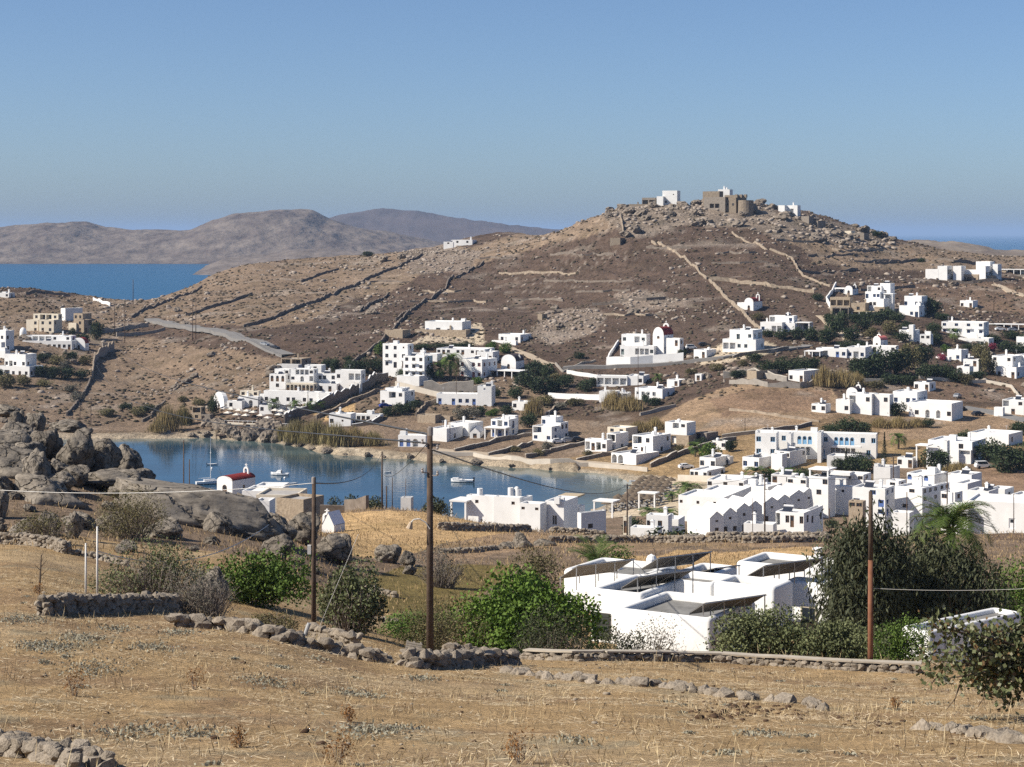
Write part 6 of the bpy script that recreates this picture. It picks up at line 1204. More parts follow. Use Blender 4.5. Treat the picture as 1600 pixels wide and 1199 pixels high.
def solar_house():
    Y0 = 100.; th = R(31); c, s = math.cos(th), math.sin(th); O = Vector(((1109 - CU) / F * Y0, Y0, 43.)); root = thing('house', 'white house with rounded parapets and solar panels on its flat roofs, below the near field', 'house', O, -th)
    def loc(u, v, Y): p = pt(u, v, Y) - O; return Vector((p.x * c - p.y * s, p.x * s + p.y * c, p.z))
    out = []
    for (u0, uc, u1, vt, Y, dm) in [(962,1109,1206,967,100,6.),(922,1002,1071,928,105.5,8),(1058,1116,1153,897,118,7),(1114,1210,1240,918,109,6),(1225,1328,1345,917,112,8),(1150,1290,1330,890,125,9),(880,1000,1058,901,117,8),(1000,1112,1150,912,113,7)]:
        P = Vector(((uc - CU) / F * Y, Y, 0)); w, d = solve_box(P, th, u0, u1); d = min(d if d > 1.5 else dm, dm); zt = zz(vt, Y) - O.z; l = loc(uc, 365, Y)
        link('wall', rounded_block(w, d, zt, .9), root, (l.x, l.y, 0)); rb = MB(); rb.poly([(l.x-w+.43,l.y+.43,zt-.42),(l.x-.43,l.y+.43,zt-.42),(l.x-.43,l.y+d-.43,zt-.42),(l.x-w+.43,l.y+d-.43,zt-.42)]); rb.build('roof', DECK, root); out.append((l.x, l.y, w, d, zt))
    # shuttered window, garage, small window
    x, y, w, d, zt = out[1]; mb = MB(); p = loc(947, 978, 107); 
    fr = link('window', None, root) if False else None
    wb = MB(); wx = x - w + .75; wb.box(wx-.55, wx+.55, y-.06, y+.05, zt-2.75, zt-1.3); w1 = wb.build('window', mat('dark_frame', (.06,.055,.05), rough=.6), root)
    for k in range(7):
        sb = MB(); sb.box(wx-.48, wx+.48, y-.085, y-.061, zt-2.68+k*.195, zt-2.68+k*.195+.15); sb.build('slat', mat('dark_shutter', (.045,.05,.045), rough=.6), w1)
    x, y, w, d, zt = out[0]; gb = MB(); gb.box(x-.12, x+.012, y+.55, y+2.6, -.4, zt-1.0); g = gb.build('garage_door', mat('beige_door', (.36,.31,.24), rough=.7, var=.1, scale=2.), root)
    fb = MB(); fb.box(x-.02, x+.05, y+.42, y+.55, -.4, zt-.88); fb.box(x-.02, x+.05, y+2.6, y+2.73, -.4, zt-.88); fb.box(x-.02, x+.05, y+.55, y+2.6, zt-1.0, zt-.88); fb.build('frame', PLN, g)
    lb = MB(); lb.box(x, x+.16, y+.2, y+.34, zt-1.45, zt-1.2); lb.build('wall_lamp', mat('black_metal', (.02,.02,.02), rough=.5), root)
    x, y, w, d, zt = out[4]; vb = MB(); vb.box(x-w*.62-.5, x-w*.62+.5, y-.05, y+.04, zt-2.8, zt-1.4); v_ = vb.build('window', mat('pale_frame', (.45,.40,.32), rough=.7), root); vb = MB(); vb.box(x-w*.62-.4, x-w*.62+.4, y-.07, y-.051, zt-2.7, zt-1.5); vb.build('pane', GLASS, v_)
    # chimneys
    for (u, v, Y, kind) in [(1018,883,124,'dome'),(963,892,122,'pyr'),(1279,905,123,'tall')]:
        l = loc(u, v, Y); cb = MB()
        if kind == 'dome': cb.lathe([(.36,-.5),(.36,.15),(.34,.4),(.24,.6),(.01,.72)], l.x, l.y, 12); cb.v = [(a, b, q + l.z) for a, b, q in cb.v]
        elif kind == 'pyr': cb.box(l.x-.3,l.x+.3,l.y-.3,l.y+.3,l.z-.5,l.z+.1); cb.raw([(l.x-.34,l.y-.34,l.z+.1),(l.x+.34,l.y-.34,l.z+.1),(l.x+.34,l.y+.34,l.z+.1),(l.x-.34,l.y+.34,l.z+.1),(l.x,l.y,l.z+.7)], [(0,1,4),(1,2,4),(2,3,4),(3,0,4)])
        else:
            cb.box(l.x-.25,l.x+.25,l.y-.25,l.y+.25,l.z-.6,l.z+1.55); cb.box(l.x-.2,l.x+.2,l.y-.2,l.y+.2,l.z+1.75,l.z+1.9)
            for a in (-.2, .13): 
                for b in (-.2, .13): cb.box(l.x+a,l.x+a+.07,l.y+b,l.y+b+.07,l.z+1.55,l.z+1.75)
            cb.box(l.x-.3,l.x+.3,l.y-.3,l.y+.3,l.z+1.9,l.z+2.02)
        cb.build('chimney', PLN, root)
    # solar collectors: rows along the depth of the house, high side to the right
    SP = mat('solar_glass', (.02,.024,.035), rough=.12, spec=.6); SF = mat('aluminium', (.42,.42,.42), rough=.4, metal=.7); SB = mat('panel_back', (.16,.15,.14), rough=.7)
    plab = ['solar panel row at the left end of the house roof', 'solar panel row highest on the back roof by the domed chimney', 'solar panel row behind the front block parapet', 'long low solar panel row on the front flat roof', 'large solar panel row on the right back roof', 'small flat solar panel row in the middle of the back roof']
    for i, (ul, vl, ur, vr, Y, wd, tilt) in enumerate([(874,906,962,883,113,2.1,28),(1000,893,1083,870,118,2.1,28),(970,922,1055,892,108.5,1.9,28),(1076,962,1172,937,101.6,1.5,30),(1160,907,1256,874,114,2.3,28),(1094,896,1130,884,121,1.6,16)]):
        a = loc(ul, vl, Y); dirv = Vector((.42, .91, 0)); 
        # length so that the far end reaches the right-hand photo position
        best = None
        for L in np.arange(2., 12., .1):
            q = Vector((a.x + L * dirv.x, a.y + L * dirv.y)); wx, wy = q.x * c + q.y * s + O.x, -q.x * s + q.y * c + O.y; e = abs(CU + F * wx / wy - ur)
            if best is None or e < best[0]: best = (e, L)
        L = min(best[1], 7.5); o = thing('solar_panel', plab[i], 'solar panel', O + Matrix.Rotation(-th, 3, 'Z') @ Vector((a.x, a.y, a.z - .25)), -th, 'solar panel rows on the white house')
        ax = Vector((math.cos(R(tilt)) * .91, -math.cos(R(tilt)) * .42, math.sin(R(tilt)))); nrm = ax.cross(dirv); rise = Vector((0, 0, .38)); n = max(2, int(L / 1.1))
        for k in range(n):
            b0 = rise + dirv * (L * k / n + .02); b1 = rise + dirv * (L * (k + 1) / n - .02); pb = MB(); z = nrm.normalized() * -.02
            if z.z > 0: z = -z
            pb.raw([b0, b1, b1 + ax * wd, b0 + ax * wd, b0 + z * 2, b1 + z * 2, b1 + ax * wd + z * 2, b0 + ax * wd + z * 2], [(4,5,6,7),(0,4,7,3),(1,5,6,2),(0,1,5,4),(3,2,6,7)], 1); u_ = -z * .3
            pb.raw([b0 + u_, b1 + u_, b1 + ax * wd + u_, b0 + ax * wd + u_], [(0,1,2,3)], 0); pb.build('panel', [SP, SB], o)
        for k in range(n + 1):
            lb = MB(); b = rise + dirv * (L * k / n) + ax * wd * .92; lb.bar(b, (b.x, b.y, -.1), .035, n=4); b = rise + dirv * (L * k / n) + ax * .1; lb.bar(b, (b.x, b.y, -.1), .035, n=4); lb.build('leg', SF, o)
        rb = MB(); rb.bar(rise + z * 2.5, rise + dirv * L + z * 2.5, .035, n=4); rb.bar(rise + ax * wd + z * 2.5, rise + dirv * L + ax * wd + z * 2.5, .035, n=4); rb.build('rail', SF, o)
solar_house()
def outbuilding():
    Y = 86.; th = R(50); c, s = math.cos(th), math.sin(th); g = gnd(1452, Y); O = Vector(((1452 - CU) / F * Y, Y, g.z)); root = thing('outbuilding', 'small white rounded outbuilding behind the fig tree', 'outbuilding', O, -th); h = zz(987, Y) - g.z
    link('wall', rounded_block(1.6, 7., h, .6, .25, .25, .16), root); rb = MB(); rb.poly([(-1.35,.25,h-.22),(-.25,.25,h-.22),(-.25,6.75,h-.22),(-1.35,6.75,h-.22)]); rb.build('roof', DECK, root)
    d = MB(); d.box(-.04, .012, 1.1, 1.22, -.3, h - .2); d.box(-.04, .012, 2.6, 2.72, -.3, h - .2); d.build('door_frame', mat('grey_trim', (.35,.35,.36), rough=.7), root); e = MB(); e.box(-.03, .006, 1.22, 2.6, -.3, h - .3); e.build('door', PLN, root)
outbuilding()
# ---------------------------------------------------------------- poles and wires
WOOD = mat('tarred_wood', (.085,.06,.045), rough=.9, var=.35, scale=3., bump=.01, bscale=20.); WOODR = mat('reddish_wood', (.19,.085,.05), rough=.9, var=.3, scale=3.); MET = mat('dark_metal', (.05,.05,.05), rough=.5); CER = mat('ceramic', (.30,.27,.25), rough=.4); WHM = mat('pale_metal', (.62,.61,.58), rough=.5)
TOPS = {}
def pole(label, u, vb, vt, Y, r=.11, m=None, arm=0, key=None, m2=None, name='utility_pole', cat='utility pole', lean=0., group=None):
    g = gnd(u, Y); g.z = min(g.z, zz(vb, Y)) if abs(zz(vb, Y) - g.z) < 3 else g.z; zt = zz(vt, Y) - g.z; o = thing(name, label, cat, g, 0, group); mb = MB(); m = m or WOOD; n = 10 if Y < 150 else 6
    top = Vector((lean * zt, 0, zt))
    if m2: mb.bar((0,0,-.5), top * .62, r * 1.1, r * .95, n, 1); mb.bar(top * .62, top, r * .95, r * .75, n, 0); mb.build('pole', [m, m2], o, True)
    else: mb.bar((0,0,-.5), top, r * 1.1, r * .8, n); mb.build('pole', m, o, True)
    if arm:
        for k in range(arm):
            ab = MB(); z = zt - .35 - .7 * k; ab.box(lean*zt-.62, lean*zt+.62, -r-.1, -r+.02, z-.05, z+.05); a = ab.build('crossarm', MET, o)
            for x in (-.52, 0., .52) if Y < 150 else (-.5, .5):
                ib = MB(); ib.lathe([(.02,z+.05),(.055,z+.09),(.035,z+.13),(.06,z+.17),(.03,z+.24),(.005,z+.25)], lean*zt + x, -r - .04, 8); ib.build('insulator', CER, a)
    if key: TOPS[key] = g + Vector((lean * zt, 0, zt - .25))
    return o, g, zt
def cap(o, zt, r):
    cb = MB(); cb.lathe([(r*.84, zt-.28),(r*.86, zt-.02),(r*.4, zt+.02),(.01, zt+.02)], 0, 0, 10); cb.build('cap', CER, o)
o, g, zt = pole('tallest dark wooden pole in the middle with a curved lamp arm', 672, 1040, 668, 66, .125, key='A', lean=-.001)
cap(o, zt, .125)
for z, sd in ((zt - .55, -1), (zt - .75, 1), (zt - 1.55, -1), (zt - 1.65, 1)):
    ib = MB(); ib.bar((0, -.05, z), (sd * .26, -.12, z), .018, n=5); ib.lathe([(.03, z), (.055, z + .05), (.03, z + .1), (.05, z + .14), (.01, z + .17)], sd * .26, -.12, 8); ib.build('insulator', CER, o)
la = MB(); P = [Vector((.0, -.1, zz(826, 66) - g.z)), Vector((-.14, -.12, zz(816, 66) - g.z)), Vector((-.36, -.14, zz(810, 66) - g.z)), Vector((-.56, -.15, zz(811, 66) - g.z)), Vector((-.66, -.16, zz(816, 66) - g.z))]; la.path(P, .022, 6); arm_ = la.build('lamp_arm', WHM, o)
lh = MB(); lh.bar(P[-1] + Vector((.02,0,.03)), P[-1] + Vector((-.05, 0, -.2)), .05, .12, 8); lh.build('lamp_head', mat('lamp_shade_paint', (.42,.33,.24), rough=.6), arm_)
o, g, zt = pole('thin brown pole left of centre with a stay wire', 490, 1004, 746, 82, .105, key='B', lean=.002); cap(o, zt, .105)
bx = MB(); bx.box(-.26, -.11, -.08, .08, zz(866, 82) - g.z, zz(852, 82) - g.z); bx.build('meter_box', WHM, o)
o, g, zt = pole('pole with a reddish lower half at the right of the field', 1360, 1050, 768, 72, .10, m2=WOODR, key='C', lean=.002)
for (lab, u, vb, vt, Y, r, m) in [('white post behind the shaded stone wall, taller of two', 152, 928, 823, 76, .045, WHM), ('white post behind the shaded stone wall, shorter of two', 134, 930, 849, 74, .04, WHM)]:
    pole(lab, u, vb, vt, Y, r, m, name='post', cat='post')
for i, (lab, u, vb, vt, Y, r, arm, k) in enumerate([
 ('dark pole by the sea left of the near chapel, taller of two', 287, 775, 688, 365, .13, 0, 'D'), ('dark pole by the sea left of the near chapel, shorter of two', 296, 775, 718, 365, .11, 0, None), ('dark pole at the sea end of the golden field', 597, 800, 706, 262, .12, 0, 'E'), ('short dark pole beside the sea-end pole', 604, 800, 760, 262, .1, 0, None), ('thin pole among the cliff trees', 613, 795, 746, 268, .07, 0, None), ('thin mast beside the concrete tank', 634, 780, 748, 262, .05, 0, None),
 ('brown pole behind the beach tavernas', 980, 835, 756, 330, .14, 1, 'G'), ('tall brown pole in front of the gabled row', 1195, 840, 740, 345, .14, 1, 'Hh'), ('grey lamp mast among the gabled houses', 1176, 834, 778, 348, .07, 0, None), ('brown pole by the low white patio house', 1296, 830, 795, 345, .12, 0, None), ('pole beside the slab-roofed house', 1353, 790, 745, 400, .12, 0, None),
 ('double-armed pole left of the arched-door house', 1396, 760, 713, 440, .14, 2, None), ('pole in front of the many-windowed block', 1480, 790, 738, 372, .13, 1, 'I'), ('thin brown pole before the apartment block', 1417, 815, 769, 350, .1, 0, None), ('white lamp mast in front of the blank hall', 1584, 832, 772, 340, .09, 0, None), ('dark pole in the red field at the right edge', 1589, 768, 742, 470, .13, 1, None),
 ('pole on the saddle skyline against the sea', 208, 464, 437, 935, .16, 0, 'J'), ('pole by the left village road, left of two', 179, 497, 474, 840, .15, 0, None), ('pole by the left village road, right of two', 195, 510, 474, 820, .15, 0, 'K'), ('left of the twin poles above the road', 301, 512, 468, 800, .15, 0, 'L'), ('right of the twin poles above the road', 306, 512, 468, 802, .15, 0, None),
 ('pole in the brown field above the left shore', 142, 672, 622, 640, .12, 0, 'M'), ('second pole in the brown field above the left shore', 125, 660, 628, 645, .12, 0, None), ('thin pole below the church wall', 997, 572, 542, 630, .1, 0, None), ('thin pole in the hotel garden', 713, 612, 590, 650, .1, 0, None), ('pole behind the blank boxy house', 703, 690, 655, 585, .11, 0, 'N'), ('pole on the dry field in the middle', 1164, 664, 652, 560, .11, 0, None), ('lamp post in the right red field', 1445, 606, 588, 640, .12, 0, None), ('pole below the modern villa', 1553, 470, 446, 820, .13, 0, None)]):
    pole(lab, u, vb, vt, Y, r, arm=arm, key=k)
def wire(label, a, b, sag=1., r=.012, m=None, n=14, cat='wire', name='wire'):
    mb = MB(); pts = [a.lerp(b, i / n) - Vector((0, 0, sag * 4 * (i / n) * (1 - i / n))) for i in range(n + 1)]; mb.path(pts, r, 4); return tag(mb.build(name, m or MET), label, cat)
wire('white cable from the thin pole to the left edge across the boulders', TOPS['B'], pt(-60, 762, 92), .35, .014, WHM)
wire('stay wire from the thin pole down to the right', pt(560, 835, 80), pt(494, 992, 81), .0, .012, WHM); wire('cable from the thin pole dipping right toward the sea trees', TOPS['B'], pt(597, 708, 262), 1.2, .03)
wire('dark cable from the tallest pole to the shore pole at left', TOPS['A'], pt(182, 540, 800), 3., .04); wire('second dark cable from the tallest pole to the left hillside', TOPS['A'] - Vector((0,0,.3)), pt(150, 570, 700), 5., .035); wire('dark cable from the tallest pole to the beach pole', TOPS['A'] - Vector((0,0,.5)), TOPS['G'], 1.5, .03)
wire('dark cable from the tallest pole down to the thin pole side', TOPS['A'] - Vector((0,0,.2)), pt(597, 740, 262), .8, .02); wire('cable between the beach pole and the gabled row pole', TOPS['G'], TOPS['Hh'], 1., .03); wire('cable from the gabled row pole to the many-windowed block pole', TOPS['Hh'], TOPS['I'], 1., .03)
wire('thin pale wire from the reddish pole to the right edge', TOPS['C'] - Vector((0,0,3.4)), pt(1640, 918, 72), .1, .007, WHM); wire('drooping white rope over the thorny bushes', pt(154, 862, 76), pt(420, 820, 95), 1.0, .02, WHM); wire('cable from the twin poles to the road end', TOPS['L'], pt(452, 560, 720), 1.5, .05)
# ---------------------------------------------------------------- boats
BW = mat('boat_white', (.78,.78,.77), rough=.35); BD = mat('boat_dark', (.03,.035,.05), rough=.3); ALU = mat('mast_white', (.72,.72,.70), rough=.4)
def boat(label, u, v, L, kind, rz, Yf=None):
    Y = H * F / (v - HV) if Yf is None else Yf; p = Vector(((u - CU) / F * Y, Y, .05 if Yf is None else float(hgt((u - CU) / F * Y, Y)) + .15)); o = thing('boat', label, 'boat', p, R(rz)); B = L * .3; Hh = L * .115; sec = []
    for t, bw, z0, zt in ((0, .85, -.12, 1.), (.3, 1., -.2, .98), (.6, .92, -.2, 1.08), (.85, .5, -.1, 1.3), (1., .02, .15, 1.5)):
        x = -L/2 + L * t; sec.append([(x, -B/2*bw, Hh*zt), (x, -B/2*bw*.8, Hh*.25), (x, 0, Hh*z0), (x, B/2*bw*.8, Hh*.25), (x, B/2*bw, Hh*zt)])
    mb = MB(); vs = [q for s_ in sec for q in s_]; fs = [(5*i+j, 5*i+j+1, 5*i+j+6, 5*i+j+5) for i in range(4) for j in range(4)] + [(0,1,2,3,4)]
    mb.raw(vs, fs); mb.raw([(q[0], q[1], q[2] - .12 * Hh) for s_ in sec for q in (s_[0], s_[4])], [(2*i, 2*i+1, 2*i+3, 2*i+2) for i in range(4)]); mb.build('hull', BW, o, False)
    if kind == 'cabin':
        cb = MB(); z = Hh; cb.raw([(-L*.1,-B*.32,z*.9),(L*.25,-B*.28,z*.9),(L*.25,B*.28,z*.9),(-L*.1,B*.32,z*.9),(-L*.1,-B*.3,z*2.35),(L*.08,-B*.26,z*2.35),(L*.08,B*.26,z*2.35),(-L*.1,B*.3,z*2.35)], [(4,5,6,7),(0,1,5,4),(1,2,6,5),(2,3,7,6),(3,0,4,7)]); cb.build('cabin', BW, o)
        wb = MB(); wb.raw([(L*.235,-B*.27,z*1.2),(L*.1,-B*.26,z*2.2),(L*.1,B*.26,z*2.2),(L*.235,B*.27,z*1.2)], [(0,1,2,3)]); wb.v = [(a+.02, b, q+.02) for a, b, q in wb.v]; wb.box(-L*.08, L*.05, -B*.33, -B*.305, z*1.5, z*2.15); wb.box(-L*.115, -L*.102, -B*.25, B*.25, z*1.1, z*2.2); wb.build('window', GLASS, o)
        rb = MB(); rb.bar((-L*.08,0,z*2.35),(-L*.08,0,z*3.3),.03,n=5); rb.build('aerial', ALU, o)
    if kind == 'speed':
        cb = MB(); z = Hh; cb.box(-L*.02, L*.12, -B*.3, B*.3, z*.8, z*1.5); cb.build('console', BW, o); wb = MB(); wb.raw([(L*.13,-B*.3,z*1.4),(L*.05,-B*.28,z*2.1),(L*.05,B*.28,z*2.1),(L*.13,B*.3,z*1.4)], [(0,1,2,3)]); wb.build('windscreen', GLASS, o)
        bb = MB(); bb.box(L*.15, L*.42, -B*.24, B*.24, z*1., z*1.75); bb.build('cushions', BW, o)
    if kind in ('speed', 'dinghy'):
        eb = MB(); eb.box(-L*.56, -L*.5, -.2, .2, Hh*.3, Hh*2.); eb.box(-L*.54, -L*.52, -.08, .08, -Hh*.5, Hh*.3); eb.build('outboard_motor', BD, o)
    if kind == 'sail':
        sb = MB(); sb.bar((L*.05,0,0),(L*.05,0,12.5),.09,.06,8); sb.bar((L*.05,0,1.7),(-L*.4,0,1.6),.07,n=6); sb.bar((L*.05,-.9,8.2),(L*.05,.9,8.2),.04,n=4); sb.build('mast', ALU, o); cb = MB(); cb.box(-L*.2, L*.22, -B*.25, B*.25, Hh*.9, Hh*1.6); cb.build('cabin', BW, o); rb = MB(); rb.bar((L*.05,0,12.4),(L*.49,0,Hh*1.5),.025,n=4); rb.bar((L*.05,0,12.4),(-L*.48,0,Hh),.025,n=4); rb.build('stay', MET, o)
boat('white cabin cruiser at anchor in the bay', 437, 743, 5.2, 'cabin', 165); boat('white speedboat with a dark outboard motor', 722, 754, 6.0, 'speed', 172); boat('tiny white dinghy left of the tallest pole', 605, 739, 1.9, 'dinghy', 190); boat('small white boat moored behind the sailing mast', 332, 727, 3.0, 'dinghy', 5); boat('low white dinghy near the cliff right of the chapel', 457, 757, 2.6, 'dinghy', 10); boat('sailing yacht with a tall white mast', 327, 757, 7., 'sail', 20); boat('white boat hauled out on the sand', 992, 750, 3.4, 'dinghy', 200, 505.)
for lab, pp in (('white mooring buoy beside the speedboat anchorage', (445, 748)), ('white mooring buoy left of the cabin cruiser', (331, 733))):
    Y = H * F / (pp[1] - HV); b = MB(); b.lathe([(.01,-.2),(.3,-.05),(.33,.15),(.2,.38),(.01,.45)], 0, 0, 10); o = b.build('buoy', BW); o.location = ((pp[0]-CU)/F*Y, Y, .05); tag(o, lab, 'buoy')
# ---------------------------------------------------------------- cars
TYRE = mat('tyre_rubber', (.02,.02,.02), rough=.9); CARP = {'w': mat('car_white', (.72,.72,.72), rough=.3), 's': mat('car_silver', (.38,.39,.41), rough=.3, metal=.3), 'k': mat('car_dark', (.03,.03,.035), rough=.25), 'b': mat('car_blue', (.03,.06,.28), rough=.25), 'r': mat('car_red', (.28,.03,.03), rough=.3)}
_car = {}
def car_meshes(c, van):
    if (c, van) in _car: return _car[(c, van)]
    def prof(P, hw, m, inset=0.):
        mb = MB(); n = len(P); vs = [(x, -hw + inset * (z > 1.0), z) for x, z in P] + [(x, hw - inset * (z > 1.0), z) for x, z in P]; mb.raw(vs, [tuple(range(n))[::-1], tuple(range(n, 2*n))] + [(i, (i+1) % n, n + (i+1) % n, n + i) for i in range(n)]); return mb
    body = prof([(-2.05,.3),(2.0,.3),(2.08,.6),(1.95,.85),(.95,.98),(-1.9,1.02),(-2.08,.8)], .83, None).mesh('body', [CARP[c]])
    top = [(-1.95,1.02),(-1.85,1.75),(.7,1.78),(1.45,.98)] if van else [(-1.75,1.0),(-1.3,1.42),(.2,1.45),(.98,.98)]
    cab = prof([(x, z) for x, z in top], .76, None, .1).mesh('cabin', [CARP[c]]); win = MB(); zt = 1.68 if van else 1.38
    for sg in (-1, 1): win.raw([(top[0][0]+.35, sg*.775, 1.06), (top[3][0]-.3, sg*.775, 1.06), (top[2][0]-.05, sg*.69, zt), (top[1][0]+.15, sg*.69, zt)], [(0,1,2,3)])
    win.raw([(top[3][0]-.02, -.66, 1.03), (top[3][0]-.02, .66, 1.03), (top[2][0]+.09, .58, zt), (top[2][0]+.09, -.58, zt)], [(0,1,2,3)]); win.raw([(top[0][0]+.05, -.62, 1.1), (top[0][0]+.05, .62, 1.1), (top[1][0]-.06, .56, zt), (top[1][0]-.06, -.56, zt)], [(0,1,2,3)])
    wm = MB(); wm.bar((0,-.1,0),(0,.1,0),.32,n=12); _car[(c, van)] = (body, cab, win.mesh('window', [GLASS]), wm.mesh('wheel', [TYRE])); return _car[(c, van)]
def car(label, u, v, c='w', rz=0, van=False, ray=(455, 1100), Y=None):
    p = gnd(u, Y) if Y else at(u, v, *ray); o = thing('car', label, 'car', p + Vector((0,0,.1)), R(rz)); b, k, w, wh = car_meshes(c, van); link('body', b, o); link('cabin', k, o); link('window', w, o)
    for x in (-1.3, 1.3):
        for y in (-.75, .75): link('wheel', wh, o, (x, y, .32))
for a in [('silver car on the hill road, left of two', 413, 541, 's', -35), ('dark car on the hill road, right of two', 429, 546, 'k', -35), ('dark blue car parked by the loggia house', 602, 637, 'b', 20), ('white car parked by the stair house', 872, 693, 'w', 15), ('silver car parked by the stair house', 888, 691, 's', 15), ('dark car parked by the stair house', 903, 690, 'k', 20), ('white van parked right of the church', 1080, 546, 'w', 10, True), ('dark car behind the church garage', 1100, 541, 'k', 10), ('dark car on the dirt beside the arched villa', 1528, 650, 'k', 30), ('black car parked at the villa corner', 1500, 641, 'k', 50), ('silver car near the rubble in the right field', 1496, 622, 's', 60), ('white car under the pergola right of the hotel', 1563, 517, 'w', 5), ('silver car under the pergola right of the hotel', 1582, 518, 's', 5), ('white pickup below the right edge trees', 1536, 732, 'w', 10, True), ('white car beside the flat house at the beach road', 1072, 733, 'w', 15)]: car(*a)
for a in [('white van in the hamlet parking lot', 1349, 812, 'w', 20, True, None, 362), ('silver car in the hamlet parking lot', 1338, 818, 's', 15, False, None, 356), ('red car in the hamlet parking lot', 1322, 822, 'r', 10, False, None, 352), ('dark car in front of the apartment block', 1412, 816, 'k', 20, False, None, 356)]: car(*a)
# ---------------------------------------------------------------- beach umbrellas, terrace parasols, jetty
THATCH = mat('thatch', (.12,.092,.066), rough=1., var=.3, scale=6.); CANV = mat('cream_canvas', (.62,.57,.50), rough=.9)
um = MB(); um.lathe([(1.35,1.95),(1.3,2.05),(.7,2.4),(.05,2.75)], 0, 0, 12); um = um.mesh('canopy', [THATCH]); up = MB(); up.bar((0,0,-.2),(0,0,2.5),.06,.05,6); up = up.mesh('pole', [BARK]); uc_ = MB(); uc_.lathe([(1.6,2.2),(1.6,2.3),(.1,2.9)], 0, 0, 4); uc_ = uc_.mesh('canopy', [CANV]); uw = MB(); uw.box(-.95,.95,-.3,.3,.28,.36); uw.box(-.9,-.83,-.28,-.22,0,.28); uw.box(.83,.9,.22,.28,0,.28); uw.box(-.9,-.83,.22,.28,0,.28); uw.box(.83,.9,-.28,-.22,0,.28); uw.raw([(.3,-.3,.36),(.95,-.3,.75),(.95,.3,.75),(.3,.3,.36)], [(0,1,2,3)]); uw = uw.mesh('sunbed', [mat('sunbed_grey', (.30,.28,.26), rough=.9)])
rng = random.Random(12)
for r_ in range(9):
    for c_ in range(9):
        u = 952 + c_ * 13 + r_ * -4 + rng.uniform(-2, 2); v = 766 + r_ * 4.6 + c_ * -1.6 + rng.uniform(-.8, .8)
        if v > 806 or v < 758 or u < 925 or u > 1062: continue
        p = at(u, v, 390, 520)
        if float(bay_dist(np.array([p.x]), np.array([p.y]))[0]) < 2.5: continue
        o = thing('beach_umbrella', 'brown thatched beach umbrella in the %s row counted from the hauled-out boat' % ['first','second','third','fourth','fifth','sixth','seventh','eighth','ninth'][r_], 'beach umbrella', p, 0, 'thatched umbrellas on the beach'); link('canopy', um, o); link('pole', up, o)
        for s_ in (-1, 1):
            b = link('sunbed', uw, None, p + Vector((s_ * .9, -1.6, .02))); b.rotation_euler = (0, 0, R(100)); b.location.z = float(hgt(b.location.x, b.location.y)); tag(b, 'grey sunbed beside a thatched beach umbrella', 'sunbed', 'sunbeds on the beach')
for u, v in [(350,648),(362,650),(374,652),(386,653),(396,655),(356,656),(370,659),(384,660),(430,652),(440,653),(450,655),(436,659),(448,661),(418,664),(408,660)]:
    p = at(u, v, 590, 720); o = thing('parasol', 'cream square parasol on the resort restaurant terrace', 'parasol', p, R(20), 'cream parasols of the resort restaurant'); link('canopy', uc_, o); link('pole', up, o)
def terrace():
    o = thing('terrace', 'white restaurant terrace with pale railing above the rocky shore', 'terrace', at(372, 662, 590, 720)); 
    for (u0, u1, v, d) in ((343,402,664,5.), (402,452,668,4.5)):
        a = at(u0, v, 590, 720); b = at(u1, v, 590, 720); z = max(a.z, b.z) + .2; mb = MB(); q = [(a.x, a.y), (b.x, b.y), (b.x + .5, b.y + d), (a.x + .5, a.y + d)]; L = o.location
        mb.raw([(x - L.x, y - L.y, zq - L.z) for zq in (z - 3.5, z) for x, y in q], [(4,5,6,7),(0,1,5,4),(1,2,6,5),(2,3,7,6),(3,0,4,7)]); mb.build('platform', PL['C'], o); rb = MB()
        rb.bar((a.x-L.x, a.y-L.y, z+.95-L.z), (b.x-L.x, b.y-L.y, z+.95-L.z), .06, n=4)
        for i in range(9): t = i / 8; x, y = a.x + (b.x - a.x) * t - L.x, a.y + (b.y - a.y) * t - L.y; rb.bar((x, y, z - L.z), (x, y, z + .95 - L.z), .05, n=4)
        rb.build('railing', TRIM['w'], o)
terrace()
for i in range(34):                                        # the low rocky cliff under the resort
    u = 322 + i * 4.1; v = rng.uniform(663, 684) + (u - 322) * .06; p = at(u, v, 590, 700); s_ = rng.uniform(2.4, 5.2); o = link('cliff_rock', BML[rng.randrange(8)], None, p + Vector((0, 0, -s_ * .35)), None, (s_ * 1.2, s_, s_ * 1.05)); o.rotation_euler = (0, 0, rng.uniform(0, 6)); tag(o, 'tan rock in the low cliff below the resort terrace', 'rock', 'rocks of the cliff below the resort')
def jetty():
    Y = 612.; p = Vector(((344 - CU) / F * Y, Y, .05)); o = thing('jetty', 'small dark wooden jetty on the far shore', 'jetty', p); mb = MB(); mb.box(-1.5, 1.5, 0, 4, 1.1, 1.25); mb.build('deck', WOOD, o)
    for x in (-1.3, 0, 1.3):
        for y in (.3, 3.5): pb = MB(); pb.bar((x, y, -1.5), (x, y, 2.), .12, n=6); pb.build('pile', WOOD, o)
jetty()
for (u, v) in [(322,682),(365,684),(380,687),(402,690),(416,688),(428,690),(455,694),(470,697),(488,703),(512,708),(540,711),(575,713),(600,714),(640,716),(690,722),(745,726),(800,730),(860,734),(350,676),(330,672),(372,676),(395,678),(410,674),(430,678),(445,682),(310,676),(300,682)]:
    p = at(u, v, 520, 660); s_ = rng.uniform(.9, 2.6); o = link('shore_rock', BML[rng.randrange(8)], None, p + Vector((0,0,-.3)), None, (s_*1.5, s_, s_*.8)); o.rotation_euler = (0,0,rng.uniform(0,6)); tag(o, 'pale rock at the water edge of the far shore', 'rock', 'rocks along the far shore')
